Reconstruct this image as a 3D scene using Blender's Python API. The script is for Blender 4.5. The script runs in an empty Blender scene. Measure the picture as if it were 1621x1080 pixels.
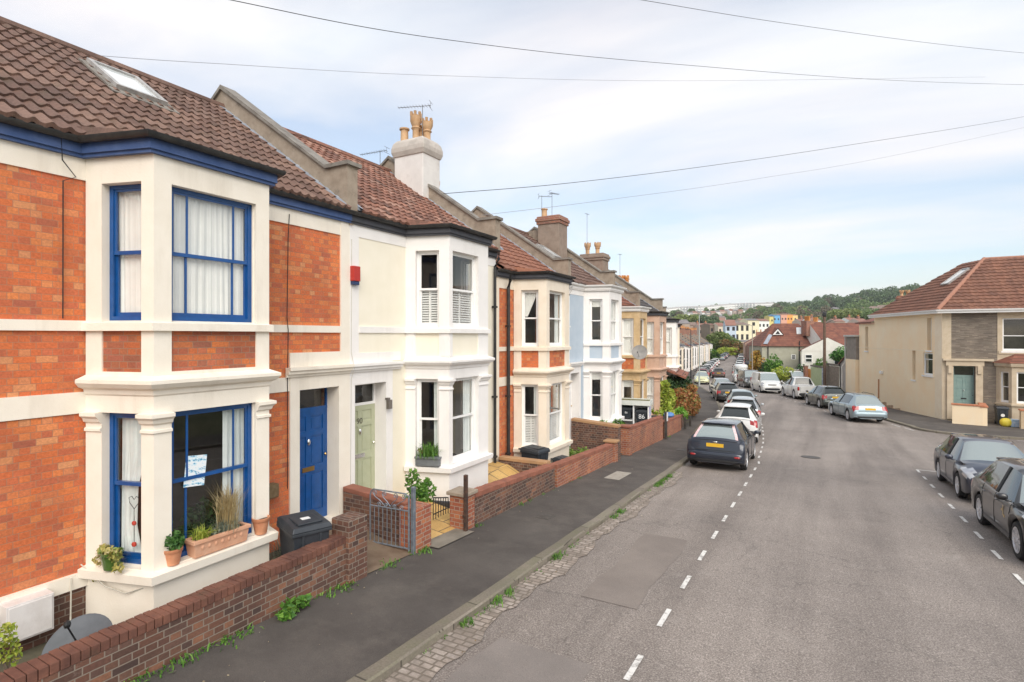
import bpy, math, random
from mathutils import Vector, Matrix
PI=math.pi; R=math.radians; rnd=random.Random(7)
SC=bpy.context.scene; COL=SC.collection
# ---------------------------------------------------------------- camera
EYE=3.3; YAW=29.17; FPX=860.0
cd=bpy.data.cameras.new('camera'); cam=bpy.data.objects.new('camera',cd); COL.objects.link(cam)
cam.location=(0,0,EYE); cam.rotation_euler=(R(90),0,R(YAW)); cd.sensor_width=36; cd.lens=36*FPX/1621
cd.shift_y=-8/1621; cd.clip_start=.1; cd.clip_end=9000; SC.camera=cam
# ---------------------------------------------------------------- world
SUN_AZ=R(138); SUN_EL=R(42)      # azimuth of the sun: measured from +Y towards +X
w=bpy.data.worlds.new('World'); SC.world=w; w.use_nodes=True
nt=w.node_tree; nt.nodes.clear()
def nn(nt,t,**k):
    n=nt.nodes.new(t)
    for a,b in k.items():
        if a.startswith('i_'): n.inputs[a[2:].replace('_',' ')].default_value=b
        else: setattr(n,a,b)
    return n
sky=nn(nt,'ShaderNodeTexSky',sky_type='NISHITA',sun_disc=False,sun_elevation=SUN_EL,sun_rotation=SUN_AZ,dust_density=2.0,ozone_density=1.5)
b1=nn(nt,'ShaderNodeBackground'); b1.inputs[1].default_value=.15
b2=nn(nt,'ShaderNodeBackground'); b2.inputs[1].default_value=.74
tc=nn(nt,'ShaderNodeTexCoord'); sp=nn(nt,'ShaderNodeSeparateXYZ'); nt.links.new(tc.outputs['Generated'],sp.inputs[0])
def mth(nt,op,a,b=None,clamp=False):
    n=nt.nodes.new('ShaderNodeMath'); n.operation=op; n.use_clamp=clamp
    for i,v in enumerate((a,b)):
        if v is None: continue
        if isinstance(v,(int,float)): n.inputs[i].default_value=v
        else: nt.links.new(v,n.inputs[i])
    return n.outputs[0]
zz=mth(nt,'MAXIMUM',mth(nt,'ADD',sp.outputs[2],.16),.06)
cb=nn(nt,'ShaderNodeCombineXYZ'); nt.links.new(mth(nt,'DIVIDE',sp.outputs[0],zz),cb.inputs[0]); nt.links.new(mth(nt,'DIVIDE',sp.outputs[1],zz),cb.inputs[1])
mp=nn(nt,'ShaderNodeMapping'); mp.inputs['Scale'].default_value=(.55,1.0,1); mp.inputs['Rotation'].default_value=(0,0,R(-35)); mp.inputs['Location'].default_value=(3.1,1.7,0)
nt.links.new(cb.outputs[0],mp.inputs[0])
n1=nn(nt,'ShaderNodeTexNoise'); n1.inputs['Scale'].default_value=.75; n1.inputs['Detail'].default_value=7; n1.inputs['Roughness'].default_value=.52; n1.inputs['Distortion'].default_value=.35
nt.links.new(mp.outputs[0],n1.inputs['Vector'])
rp=nn(nt,'ShaderNodeValToRGB'); e=rp.color_ramp.elements; e[0].position=.42; e[0].color=(.34,.34,.34,1); e[1].position=.60; e[1].color=(.97,.97,.97,1)
nt.links.new(n1.outputs[0],rp.inputs[0])
n2=nn(nt,'ShaderNodeTexNoise'); n2.inputs['Scale'].default_value=1.3; n2.inputs['Detail'].default_value=4; nt.links.new(mp.outputs[0],n2.inputs['Vector'])
rc=nn(nt,'ShaderNodeValToRGB'); e=rc.color_ramp.elements; e[0].position=.36; e[0].color=(.90,.93,.97,1); e[1].position=.62; e[1].color=(1.0,.955,.95,1)
nt.links.new(n2.outputs[0],rc.inputs[0]); nt.links.new(rc.outputs[0],b2.inputs[0])
tn=nn(nt,'ShaderNodeMixRGB',blend_type='MULTIPLY'); tn.inputs[0].default_value=1; tn.inputs[2].default_value=(.98,1.0,.95,1)
nt.links.new(sky.outputs[0],tn.inputs[1]); nt.links.new(tn.outputs[0],b1.inputs[0])
mx=nn(nt,'ShaderNodeMixShader'); nt.links.new(rp.outputs[0],mx.inputs[0]); nt.links.new(b1.outputs[0],mx.inputs[1]); nt.links.new(b2.outputs[0],mx.inputs[2])
wo=nn(nt,'ShaderNodeOutputWorld'); nt.links.new(mx.outputs[0],wo.inputs[0])
# ---------------------------------------------------------------- sun and exposure
sl=bpy.data.lights.new('sun','SUN'); sl.energy=1.75; sl.angle=R(50); sl.color=(1,.95,.87)
so=bpy.data.objects.new('sun',sl); COL.objects.link(so)
sd=Vector((math.sin(SUN_AZ)*math.cos(SUN_EL),math.cos(SUN_AZ)*math.cos(SUN_EL),math.sin(SUN_EL)))
so.rotation_euler=sd.to_track_quat('Z','Y').to_euler(); so.location=(20,-10,40)
SC.view_settings.view_transform='Standard'; SC.view_settings.look='None'; SC.view_settings.exposure=0.58; SC.view_settings.gamma=1
# ---------------------------------------------------------------- helpers
class MB:
    def __init__(s): s.v=[]; s.f=[]; s.m=[]; s.T=None
    def add(s,vs,fs,m=0):
        o=len(s.v)
        s.v+= [s.T(*p) for p in vs] if s.T else [tuple(p) for p in vs]
        s.f+=[tuple(i+o for i in f) for f in fs]; s.m+=[m]*len(fs)
    def box(s,x0,x1,y0,y1,z0,z1,m=0):
        s.add([(x0,y0,z0),(x1,y0,z0),(x1,y1,z0),(x0,y1,z0),(x0,y0,z1),(x1,y0,z1),(x1,y1,z1),(x0,y1,z1)],
              [(0,3,2,1),(4,5,6,7),(0,1,5,4),(1,2,6,5),(2,3,7,6),(3,0,4,7)],m)
    def wbox(s,fr,a0,a1,d0,d1,z0,z1,m=0):   # box in a wall frame: a along the wall, d outwards
        o,dr=fr; ox,oy=dr[1],-dr[0]
        P=lambda a,d,z:(o[0]+dr[0]*a+ox*d,o[1]+dr[1]*a+oy*d,z)
        s.add([P(a0,d0,z0),P(a1,d0,z0),P(a1,d1,z0),P(a0,d1,z0),P(a0,d0,z1),P(a1,d0,z1),P(a1,d1,z1),P(a0,d1,z1)],
              [(0,1,2,3),(7,6,5,4),(4,5,1,0),(5,6,2,1),(6,7,3,2),(7,4,0,3)],m)
    def prism(s,poly,z0,z1,m=0):
        n=len(poly)
        s.add([(p[0],p[1],z0) for p in poly]+[(p[0],p[1],z1) for p in poly],
              [tuple(range(n))[::-1],tuple(range(n,2*n))]+[(i,(i+1)%n,n+(i+1)%n,n+i) for i in range(n)],m)
    def tube(s,pts,r,n=6,m=0,r2=None,cap=True):
        pts=[Vector(p) for p in pts]; o=[]; k=len(pts)
        for i,p in enumerate(pts):
            d=(pts[min(i+1,k-1)]-pts[max(i-1,0)]).normalized()
            u=d.cross(Vector((0,0,1)) if abs(d.z)<.95 else Vector((1,0,0))).normalized(); v=d.cross(u)
            rr=r if r2 is None else r+(r2-r)*i/max(1,k-1)
            o+=[tuple(p+u*math.cos(2*PI*j/n)*rr+v*math.sin(2*PI*j/n)*rr) for j in range(n)]
        fs=[(i*n+j,(i+1)*n+j,(i+1)*n+(j+1)%n,i*n+(j+1)%n) for i in range(k-1) for j in range(n)]
        if cap: fs+=[tuple(range(n)),tuple((k-1)*n+j for j in range(n))[::-1]]
        s.add(o,fs,m)
    def lathe(s,prof,c=(0,0,0),n=16,m=0,axis='z',cap=True):
        k=len(prof); o=[]
        for r,z in prof:
            for j in range(n):
                a=2*PI*j/n; x,y=r*math.cos(a),r*math.sin(a)
                o.append((c[0]+x,c[1]+y,c[2]+z) if axis=='z' else (c[0]+x,c[1]+z,c[2]+y) if axis=='y' else (c[0]+z,c[1]+x,c[2]+y))
        fs=[(i*n+j,i*n+(j+1)%n,(i+1)*n+(j+1)%n,(i+1)*n+j) for i in range(k-1) for j in range(n)]
        if cap: fs+=[tuple(range(n))[::-1],tuple((k-1)*n+j for j in range(n))]
        s.add(o,fs,m)
    def sup(s,c,h,p=3.0,n=12,m=0,rot=0):     # rounded box (superellipsoid)
        f=lambda t:math.copysign(abs(t)**(2/p),t)
        o=[]; k=n//2
        for i in range(k+1):
            b=-PI/2+PI*i/k
            for j in range(n):
                a=2*PI*(j+.5)/n
                x=h[0]*f(math.cos(b))*f(math.cos(a)); y=h[1]*f(math.cos(b))*f(math.sin(a)); z=h[2]*f(math.sin(b))
                o.append((c[0]+x*math.cos(rot)-y*math.sin(rot),c[1]+x*math.sin(rot)+y*math.cos(rot),c[2]+z))
        s.add(o,[(i*n+j,i*n+(j+1)%n,(i+1)*n+(j+1)%n,(i+1)*n+j) for i in range(k) for j in range(n)],m)
    def sweep(s,path,prof,m=0,closed=True,zf=None):   # profile (outward offset, z) along a plan polyline; outward is to the right of travel
        k=len(path); n=len(prof); o=[]
        for i,p in enumerate(path):
            def dr(a,b):
                d=Vector((b[0]-a[0],b[1]-a[1])); return d.normalized()
            if i==0: d=dr(path[0],path[1]); nrm=Vector((d.y,-d.x)); sc=1
            elif i==k-1: d=dr(path[-2],path[-1]); nrm=Vector((d.y,-d.x)); sc=1
            else:
                a=dr(path[i-1],p); b=dr(p,path[i+1]); na=Vector((a.y,-a.x)); nb=Vector((b.y,-b.x)); nrm=(na+nb).normalized(); sc=1/max(.35,nrm.dot(na))
            zo=zf(p) if zf else (p[2] if len(p)>2 else 0)
            o+=[(p[0]+nrm.x*q[0]*sc,p[1]+nrm.y*q[0]*sc,q[1]+zo) for q in prof]
        e=n if closed else n-1
        fs=[(i*n+j,i*n+(j+1)%n,(i+1)*n+(j+1)%n,(i+1)*n+j) for i in range(k-1) for j in range(e)]
        if closed: fs+=[tuple(range(n))[::-1],tuple((k-1)*n+j for j in range(n))]
        s.add(o,fs,m)
    def grid(s,rows,m=0):
        k=len(rows); n=len(rows[0])
        s.add([p for r in rows for p in r],[(i*n+j,i*n+j+1,(i+1)*n+j+1,(i+1)*n+j) for i in range(k-1) for j in range(n-1)],m)
    def build(s,name,mat,par=None,smooth=False,angle=40,uv=True,bevel=0):
        me=bpy.data.meshes.new(name); me.from_pydata(s.v,[],s.f)
        for x in (mat if isinstance(mat,(list,tuple)) else [mat]): me.materials.append(x)
        me.polygons.foreach_set('material_index',s.m)
        me.update()
        if uv:
            l=me.uv_layers.new(name='UVMap'); buf=[0.0]*(2*len(me.loops)); V=s.v
            for p in me.polygons:
                n=p.normal
                if abs(n.z)>.97: t=(1,0,0); b=(0,1,0)
                else:
                    q=math.hypot(n.x,n.y); t=(-n.y/q,n.x/q,0)
                    if (abs(t[0])>abs(t[1]) and t[0]<0) or (abs(t[1])>=abs(t[0]) and t[1]<0): t=(-t[0],-t[1],0)
                    b=(n.y*t[2]-n.z*t[1],n.z*t[0]-n.x*t[2],n.x*t[1]-n.y*t[0])
                    if b[2]<0: b=(-b[0],-b[1],-b[2])
                for li in p.loop_indices:
                    c=V[me.loops[li].vertex_index]
                    buf[2*li]=c[0]*t[0]+c[1]*t[1]; buf[2*li+1]=c[0]*b[0]+c[1]*b[1]+c[2]*b[2]
            l.data.foreach_set('uv',buf)
        if smooth:
            me.polygons.foreach_set('use_smooth',[True]*len(me.polygons))
            if angle<179: me.set_sharp_from_angle(angle=R(angle))
        o=bpy.data.objects.new(name,me); COL.objects.link(o)
        if par: o.parent=par
        if bevel:
            md=o.modifiers.new('b','BEVEL'); md.width=bevel; md.segments=2; md.limit_method='ANGLE'; md.angle_limit=R(40); md.harden_normals=False
        return o
def tag(o,label=None,cat=None,group=None,kind=None):
    if label: o['label']=label
    if cat: o['category']=cat
    if group: o['group']=group
    if kind: o['kind']=kind
    return o
def empty(name,loc,rz=0,label=None,cat=None,group=None):
    o=bpy.data.objects.new(name,None); COL.objects.link(o); o.location=loc; o.rotation_euler=(0,0,rz); o.empty_display_size=.3
    return tag(o,label,cat,group)
def copy_tree(o,par=None):
    c=o.copy(); COL.objects.link(c)
    if par: c.parent=par
    for ch in list(o.children): copy_tree(ch,c)
    return c
def at(x,y,z):     # place seen at photo pixel x,y at depth z metres -> world
    c,s=math.cos(R(YAW)),math.sin(R(YAW)); X=(x-810.5)/FPX*z
    return (X*c-z*s,X*s+z*c,EYE-(y-532)/FPX*z)
# ---------------------------------------------------------------- materials
MATS={}
def newmat(name):
    m=bpy.data.materials.new(name); m.use_nodes=True; nt=m.node_tree; nt.nodes.clear()
    b=nt.nodes.new('ShaderNodeBsdfPrincipled'); o=nt.nodes.new('ShaderNodeOutputMaterial'); nt.links.new(b.outputs[0],o.inputs[0])
    return m,nt,b
def ramp(nt,src,stops,interp='LINEAR'):
    r=nt.nodes.new('ShaderNodeValToRGB'); r.color_ramp.interpolation=interp; el=r.color_ramp.elements
    while len(el)<len(stops): el.new(.5)
    for e,(p,c) in zip(el,stops): e.position=p; e.color=(*c,1) if len(c)==3 else c
    nt.links.new(src,r.inputs[0]); return r.outputs[0]
def noise(nt,vec,scale,det=4,rough=.6,dist=0,out=0):
    n=nt.nodes.new('ShaderNodeTexNoise'); n.inputs['Scale'].default_value=scale; n.inputs['Detail'].default_value=det; n.inputs['Roughness'].default_value=rough; n.inputs['Distortion'].default_value=dist
    if vec is not None: nt.links.new(vec,n.inputs['Vector'])
    return n.outputs[out]
def mix(nt,f,a,b,t='MIX'):
    n=nt.nodes.new('ShaderNodeMixRGB'); n.blend_type=t
    for i,v in enumerate((f,a,b)):
        if isinstance(v,(int,float)): n.inputs[i].default_value=v
        elif isinstance(v,(tuple,list)): n.inputs[i].default_value=(*v,1) if len(v)==3 else v
        else: nt.links.new(v,n.inputs[i])
    return n.outputs[0]
def bump(nt,b,h,st=.3,dist=.01,prev=None):
    n=nt.nodes.new('ShaderNodeBump'); n.inputs['Strength'].default_value=st; n.inputs['Distance'].default_value=dist
    nt.links.new(h,n.inputs['Height']); nt.links.new(n.outputs[0],b.inputs['Normal']); return n.outputs[0]
def coords(nt,kind='Object'):
    t=nt.nodes.new('ShaderNodeTexCoord'); return t.outputs[kind]
def simple(name,c,c2=None,scale=6,rough=.6,bmp=0,bscale=60,metal=0,coat=0,dirt=0,dcol=(.12,.10,.08),dscale=1.5,streak=False,lo=.35,hi=.65,dlo=.55,dhi=.75):
    if name in MATS: return MATS[name]
    m,nt,b=newmat(name); ob=coords(nt)
    col=None
    if c2: col=ramp(nt,noise(nt,ob,scale,5),[(lo,c),(hi,c2)])
    if dirt:
        vec=ob
        if streak:
            mpn=nt.nodes.new('ShaderNodeMapping'); mpn.inputs['Scale'].default_value=(1,1,.15); nt.links.new(ob,mpn.inputs[0]); vec=mpn.outputs[0]
        f=ramp(nt,noise(nt,vec,dscale,6,.7),[(dlo,(0,0,0)),(dhi,(dirt,dirt,dirt))])
        col=mix(nt,f,col if col is not None else c,dcol)
    if col is None: b.inputs['Base Color'].default_value=(*c,1)
    else: nt.links.new(col,b.inputs['Base Color'])
    b.inputs['Roughness'].default_value=rough; b.inputs['Metallic'].default_value=metal; b.inputs['Coat Weight'].default_value=coat
    if coat: b.inputs['Coat Roughness'].default_value=.04
    if bmp: bump(nt,b,noise(nt,ob,bscale,4),bmp,.01)
    MATS[name]=m; return m
def brick(name,cols,mortar,bw=.235,rh=.077,ms=.006,squash=.5,fr=2,dirt=0,dcol=(.05,.035,.03),dscale=.8,bmp=.6,rough=.85,effl=0,dlo=.45,dhi=.7):
    m,nt,b=newmat(name); uv=coords(nt,'UV')
    ds=nt.nodes.new('ShaderNodeMixRGB'); ds.blend_type='ADD'; ds.inputs[0].default_value=.006; nt.links.new(uv,ds.inputs[1]); nt.links.new(noise(nt,uv,9,3,out=1),ds.inputs[2])
    bt=nt.nodes.new('ShaderNodeTexBrick'); bt.inputs['Color1'].default_value=(0,0,0,1); bt.inputs['Color2'].default_value=(1,1,1,1); bt.inputs['Mortar'].default_value=(.5,.5,.5,1)
    bt.inputs['Scale'].default_value=1; bt.inputs['Mortar Size'].default_value=ms; bt.inputs['Mortar Smooth'].default_value=.15; bt.inputs['Brick Width'].default_value=bw; bt.inputs['Row Height'].default_value=rh
    bt.squash=squash; bt.squash_frequency=fr; bt.offset=.5
    nt.links.new(ds.outputs[0],bt.inputs['Vector'])
    n=len(cols); c=ramp(nt,bt.outputs['Color'],[((i+.5)/n,cc) for i,cc in enumerate(cols)])
    big=ramp(nt,noise(nt,uv,1.1,3),[(.35,(.80,.78,.78)),(.65,(1.12,1.08,1.05))]); c=mix(nt,.8,c,big,'MULTIPLY')
    fine=ramp(nt,noise(nt,uv,38,4),[(.3,(.72,.72,.72)),(.7,(1.18,1.18,1.18))]); c=mix(nt,.8,c,fine,'MULTIPLY')
    if dirt: c=mix(nt,ramp(nt,noise(nt,uv,dscale,6,.7),[(dlo,(0,0,0)),(dhi,(dirt,)*3)]),c,dcol)
    if effl: c=mix(nt,ramp(nt,noise(nt,uv,2.3,6,.8),[(.6,(0,0,0)),(.74,(effl,)*3)]),c,(.62,.52,.45))
    c=mix(nt,bt.outputs['Fac'],c,mortar); nt.links.new(c,b.inputs['Base Color']); b.inputs['Roughness'].default_value=rough
    h=mix(nt,.25,mth(nt,'SUBTRACT',1,bt.outputs['Fac']),noise(nt,uv,60,4)); bump(nt,b,h,bmp,.008)
    MATS[name]=m; return m
def tiles(name,cols,tw,gauge,dirt=0,dcol=(.03,.035,.015),joint=True,line=.0):
    m,nt,b=newmat(name); uv=coords(nt,'UV')
    sp=nt.nodes.new('ShaderNodeSeparateXYZ'); nt.links.new(uv,sp.inputs[0])
    cu=mth(nt,'FLOOR',mth(nt,'DIVIDE',sp.outputs[0],tw)); cv=mth(nt,'FLOOR',mth(nt,'DIVIDE',sp.outputs[1],gauge))
    cb=nt.nodes.new('ShaderNodeCombineXYZ'); nt.links.new(cu,cb.inputs[0]); nt.links.new(cv,cb.inputs[1])
    wn=nt.nodes.new('ShaderNodeTexWhiteNoise'); wn.noise_dimensions='2D'; nt.links.new(cb.outputs[0],wn.inputs['Vector'])
    n=len(cols); c=ramp(nt,wn.outputs['Value'],[((i+.5)/n,cc) for i,cc in enumerate(cols)])
    c=mix(nt,.85,c,ramp(nt,noise(nt,uv,1.0,4),[(.35,(.78,.78,.8)),(.65,(1.15,1.1,1.05))]),'MULTIPLY')
    c=mix(nt,.8,c,ramp(nt,noise(nt,uv,30,4),[(.3,(.7,.7,.7)),(.7,(1.2,1.2,1.2))]),'MULTIPLY')
    if dirt: c=mix(nt,ramp(nt,noise(nt,uv,3.5,8,.8),[(.52,(0,0,0)),(.66,(dirt,)*3)]),c,dcol)
    fv=mth(nt,'FRACT',mth(nt,'DIVIDE',sp.outputs[1],gauge))
    if line: c=mix(nt,mth(nt,'MULTIPLY',mth(nt,'LESS_THAN',fv,.14),line),c,(.02,.015,.012))
    nt.links.new(c,b.inputs['Base Color']); b.inputs['Roughness'].default_value=.82
    h=mix(nt,.4,fv,noise(nt,uv,40,4)); bump(nt,b,h,.4,.02)
    MATS[name]=m; return m
def glassmat(name,tint=(.85,.9,.9),fac=.12):
    m=bpy.data.materials.new(name); m.use_nodes=True; nt=m.node_tree; nt.nodes.clear()
    o=nt.nodes.new('ShaderNodeOutputMaterial'); t=nt.nodes.new('ShaderNodeBsdfTransparent'); t.inputs[0].default_value=(*tint,1)
    g=nt.nodes.new('ShaderNodeBsdfGlossy'); g.inputs['Roughness'].default_value=.015
    fr=nt.nodes.new('ShaderNodeFresnel'); gg=nt.nodes.new('ShaderNodeNewGeometry'); nt.links.new(mth(nt,'SUBTRACT',1.5,mth(nt,'MULTIPLY',gg.outputs['Backfacing'],1.5-1/1.5)),fr.inputs[0])
    x=nt.nodes.new('ShaderNodeMixShader'); nt.links.new(mth(nt,'ADD',fr.outputs[0],fac,True),x.inputs[0]); nt.links.new(t.outputs[0],x.inputs[1]); nt.links.new(g.outputs[0],x.inputs[2]); nt.links.new(x.outputs[0],o.inputs[0])
    MATS[name]=m; return m
def leafmat(name,c1,c2,c3=None,scale=2):
    m,nt,b=newmat(name); ge=nt.nodes.new('ShaderNodeNewGeometry')
    st=[(.1,c1),(.9,c2)] if not c3 else [(.05,c1),(.5,c2),(.95,c3)]
    c=ramp(nt,ge.outputs['Random Per Island'],st)
    c=mix(nt,.7,c,ramp(nt,noise(nt,coords(nt),scale,3),[(.35,(.65,.65,.65)),(.65,(1.25,1.25,1.15))]),'MULTIPLY')
    nt.links.new(c,b.inputs['Base Color']); b.inputs['Roughness'].default_value=.6
    tr=nt.nodes.new('ShaderNodeBsdfTranslucent'); nt.links.new(c,tr.inputs[0]); ms=nt.nodes.new('ShaderNodeMixShader'); ms.inputs[0].default_value=.25
    o=[x for x in nt.nodes if x.type=='OUTPUT_MATERIAL'][0]; nt.links.new(b.outputs[0],ms.inputs[1]); nt.links.new(tr.outputs[0],ms.inputs[2]); nt.links.new(ms.outputs[0],o.inputs[0])
    MATS[name]=m; return m
BR_O=brick('facade_brick',[(.56,.145,.06),(.64,.165,.055),(.69,.18,.055),(.56,.15,.07),(.73,.24,.075),(.65,.165,.055),(.43,.125,.07),(.70,.205,.06),(.68,.31,.14),(.63,.16,.055)],(.40,.19,.11),bw=.20,ms=.0035,dirt=.3,dcol=(.34,.12,.06),dscale=2.5)
BR_S=brick('facade_brick_sooty',[(.42,.12,.06),(.56,.15,.05),(.32,.12,.075),(.70,.20,.05),(.46,.14,.08)],(.28,.18,.12),ms=.004,dirt=.5,dcol=(.10,.05,.04))
BR_W=brick('garden_brick',bmp=1.0,cols=[(.105,.055,.04),(.175,.08,.052),(.13,.062,.045),(.22,.105,.065),(.075,.045,.038),(.16,.085,.062),(.26,.12,.07)],mortar=(.24,.19,.15),rh=.075,ms=.0065,squash=.5,dirt=.6,dcol=(.055,.036,.032),effl=.3)
BR_R=brick('garden_brick_red',[(.34,.10,.055),(.46,.15,.07),(.28,.09,.06),(.52,.20,.09),(.38,.12,.06)],(.34,.26,.20),rh=.075,ms=.007,squash=.5,dirt=.5,dcol=(.09,.045,.035),effl=.3)
BR_C=brick('coping_brick',[(.13,.05,.035),(.22,.08,.045),(.17,.06,.045),(.25,.11,.07)],(.10,.085,.06),bw=.085,rh=.30,ms=.008,squash=1,fr=2,dirt=.5,dcol=(.06,.05,.035))
BR_K=brick('stack_brick',[(.33,.12,.07),(.42,.18,.10),(.28,.12,.09)],(.35,.30,.25),dirt=.6,dcol=(.12,.09,.07))
CREAM=simple('cream_render',(.81,.74,.63),(.85,.785,.68),3,.75,.2,40,dirt=.42,dcol=(.52,.45,.36),streak=True)
CREAM2=simple('pale_cream_render',(.82,.76,.62),(.86,.80,.67),2,.75,.12,60,dirt=.15,dcol=(.60,.54,.42),streak=True)
WHITE=simple('white_render',(.80,.77,.74),(.84,.81,.78),3,.7,.18,50,dirt=.35,dcol=(.55,.52,.48),streak=True)
CREAM3=simple('beige_render',(.76,.66,.53),(.81,.72,.60),3,.75,.1,50,dirt=.3,dcol=(.5,.4,.3),streak=True)
BLUEW=simple('pale_blue_render',(.42,.50,.58),(.48,.55,.62),2,.8,.35,25,dirt=.25,dcol=(.33,.40,.50))
OCHRE=simple('ochre_bath_stone',(.50,.34,.17),(.62,.45,.26),4,.8,.2,40,dirt=.5,dcol=(.30,.20,.11))
PINKS=simple('pink_painted_stone',(.50,.32,.23),(.58,.40,.30),3,.8,.15,40,dirt=.35,dcol=(.36,.24,.18))
PEACH=simple('peach_render',(.92,.70,.45),(.93,.76,.53),.9,.85,.15,40,dirt=.4,dcol=(.86,.76,.60),dscale=.9,streak=True,dlo=.45,dhi=.72)
BLUE=simple('blue_gloss_paint',(.003,.062,.22),(.005,.078,.28),8,.35,.15,30,coat=.3)
BLUEF=simple('weathered_blue_fascia',(.035,.075,.20),(.065,.11,.25),5,.6,.2,30,dirt=.4,dcol=(.12,.15,.25))
BLACKP=simple('black_plastic',(.012,.012,.013),(.03,.03,.03),5,.45,.1,30)
GUT=simple('weathered_black_gutter',(.015,.015,.016),(.035,.033,.03),6,.5,.1,30,dirt=.25,dcol=(.12,.10,.08))
GREYF=simple('dark_grey_fascia',(.045,.047,.055),(.06,.06,.07),5,.6)
UPVC=simple('white_frame',(.80,.79,.77),(.84,.83,.81),4,.35)
SAGE=simple('sage_door_paint',(.40,.42,.28),(.44,.46,.32),5,.45)
TEAL=simple('teal_door_paint',(.20,.30,.28),(.24,.34,.31),5,.5)
BRASS=simple('brass',(.45,.30,.12),None,rough=.35,metal=1)
CHROME=simple('chrome',(.7,.7,.7),None,rough=.2,metal=1)
GALV=simple('galvanised_metal',(.20,.235,.28),(.33,.37,.42),14,.45,metal=.6)
NET=simple('net_curtain',(.80,.78,.74),(.86,.84,.80),3,.9)
CURT=simple('pale_curtain',(.66,.70,.68),(.78,.80,.78),3,.9)
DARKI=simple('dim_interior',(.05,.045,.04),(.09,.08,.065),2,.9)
GLASS=glassmat('window_glass',(.97,.985,.98),fac=.05)
STONE=simple('weathered_render',(.26,.205,.155),(.36,.295,.23),5,.9,.3,40,dirt=.7,dcol=(.07,.06,.05),dscale=2.2)
STONEC=simple('stone_coping',(.17,.15,.13),(.26,.24,.21),5,.9,.3,40,dirt=.5,dcol=(.06,.055,.05))
LEAD=simple('lead_flashing',(.22,.25,.30),(.36,.39,.44),6,.6,.2,20)
TERRA=simple('terracotta',(.50,.20,.10),(.60,.28,.15),9,.8,.15,40,dirt=.3,dcol=(.55,.38,.28))
TERRAP=simple('pale_terracotta',(.60,.30,.18),(.68,.38,.24),6,.8,.2,30,dirt=.35,dcol=(.68,.50,.38))
POT=simple('chimney_pot_clay',(.48,.29,.15),(.58,.38,.22),7,.85,.1,30,dirt=.5,dcol=(.30,.20,.13),dscale=3)
SOIL=simple('soil',(.035,.024,.016),(.07,.05,.03),20,.95,.5,60)
WIRE=simple('black_cable',(.02,.02,.02),None,rough=.6)
T1=tiles('brown_concrete_tiles',[(.125,.072,.056),(.175,.105,.080),(.145,.085,.067),(.21,.13,.10)],.30,.33,dirt=.45,dcol=(.05,.045,.02))
T2=tiles('weathered_clay_tiles',[(.15,.075,.055),(.25,.12,.085),(.31,.15,.105),(.19,.09,.065),(.38,.22,.165),(.11,.06,.047),(.27,.125,.085)],.21,.25,dirt=.6,dcol=(.08,.05,.035))
T3=tiles('orange_brown_tiles',[(.24,.10,.06),(.29,.125,.075),(.26,.11,.07)],.30,.33,dirt=.2)
T4=tiles('dark_grey_tiles',[(.07,.065,.065),(.10,.09,.09),(.085,.075,.075)],.28,.25,dirt=.3,line=.6)
T5=tiles('red_brown_far_tiles',[(.22,.085,.055),(.28,.11,.07),(.25,.095,.06)],.30,.34,dirt=.35,dcol=(.12,.07,.05),line=.75)
HAZE=1
# ---------------------------------------------------------------- ground heights and kerb lines
def lerp_tab(T,x):
    if x<=T[0][0]:
        (a,b),(c,d)=T[0],T[1]; return b+(x-a)*(d-b)/(c-a)
    for (a,b),(c,d) in zip(T,T[1:]):
        if x<=c: return b+(x-a)*(d-b)/(c-a)
    return T[-1][1]
HT=[(-40,1.1),(0,3.3),(25,4.68),(31,4.88),(38,5.0),(46,5.18),(60,5.6),(72,6.0),(84,6.22),(100,6.38),(130,6.45),(400,6.4)]
def gz(t):     # road surface height, smoothed
    return EYE-sum(lerp_tab(HT,t+d)*w_ for d,w_ in ((-3,.25),(0,.5),(3,.25)))
LT=[(-40,-3.86),(19,-3.86),(26,-4.1),(32,-4.6),(38,-5.35),(46,-6.8),(55,-8.9),(65,-11.7),(72,-13.7),(84,-15.5),(110,-18.6),(130,-20.6),(179,-25.0),(260,-33)]
RT=[(-40,5.0),(22,5.0),(36,4.6),(38,3.95),(42,2.75),(46,1.55),(52,-.1),(60,-2.5),(65,-4.0),(75,-6.7),(95,-9.7),(129,-13.2),(180,-18.6),(260,-28)]
def sm(T,t): return .25*lerp_tab(T,t-2)+.5*lerp_tab(T,t)+.25*lerp_tab(T,t+2)
def Lk(t): return sm(LT,t) if t>21 else -3.86
def Rk(t): return sm(RT,t) if t>40 else lerp_tab(RT,t)
def smst(x): x=max(0,min(1,x)); return x*x*(3-2*x)
def skyl(brg): # hill height by camera bearing (pixel column)
    T=[(-2000,40),(600,40),(1000,44),(1080,50),(1180,54),(1260,54),(1320,60),(1400,70),(1480,75),(1700,75),(4000,60)]
    return lerp_tab(T,brg)
def G(x,y):
    g=gz(y)
    c,s=math.cos(R(YAW)),math.sin(R(YAW)); z=y*c-x*s; X=x*c+y*s
    d=math.hypot(x,y)
    if z>150:
        b=810+FPX*max(-3,min(3,X/z)); g+=smst((d-300)/900)*skyl(b)
    return g
mb=MB()
xs=[-1800,-1200,-900,-700,-550,-450,-380,-320,-270,-230,-190,-160,-130,-100,-80,-60,-50,-40,-30,-25,-20,-15,-11,-7.5,-5.9,-4.2,0,5.3,8,12,16,20,26,34,44,60,80,100,140,180,240,320,420,550,700,900,1200,1800]
ys=[-60,-30,-10]+list(range(-5,100,5))+[110,120,130,145,160,180,200,225,250,280,310,350,400,450,500,560,620,700,780,860,950,1050,1150,1300,1500,1800,2400]
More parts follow.
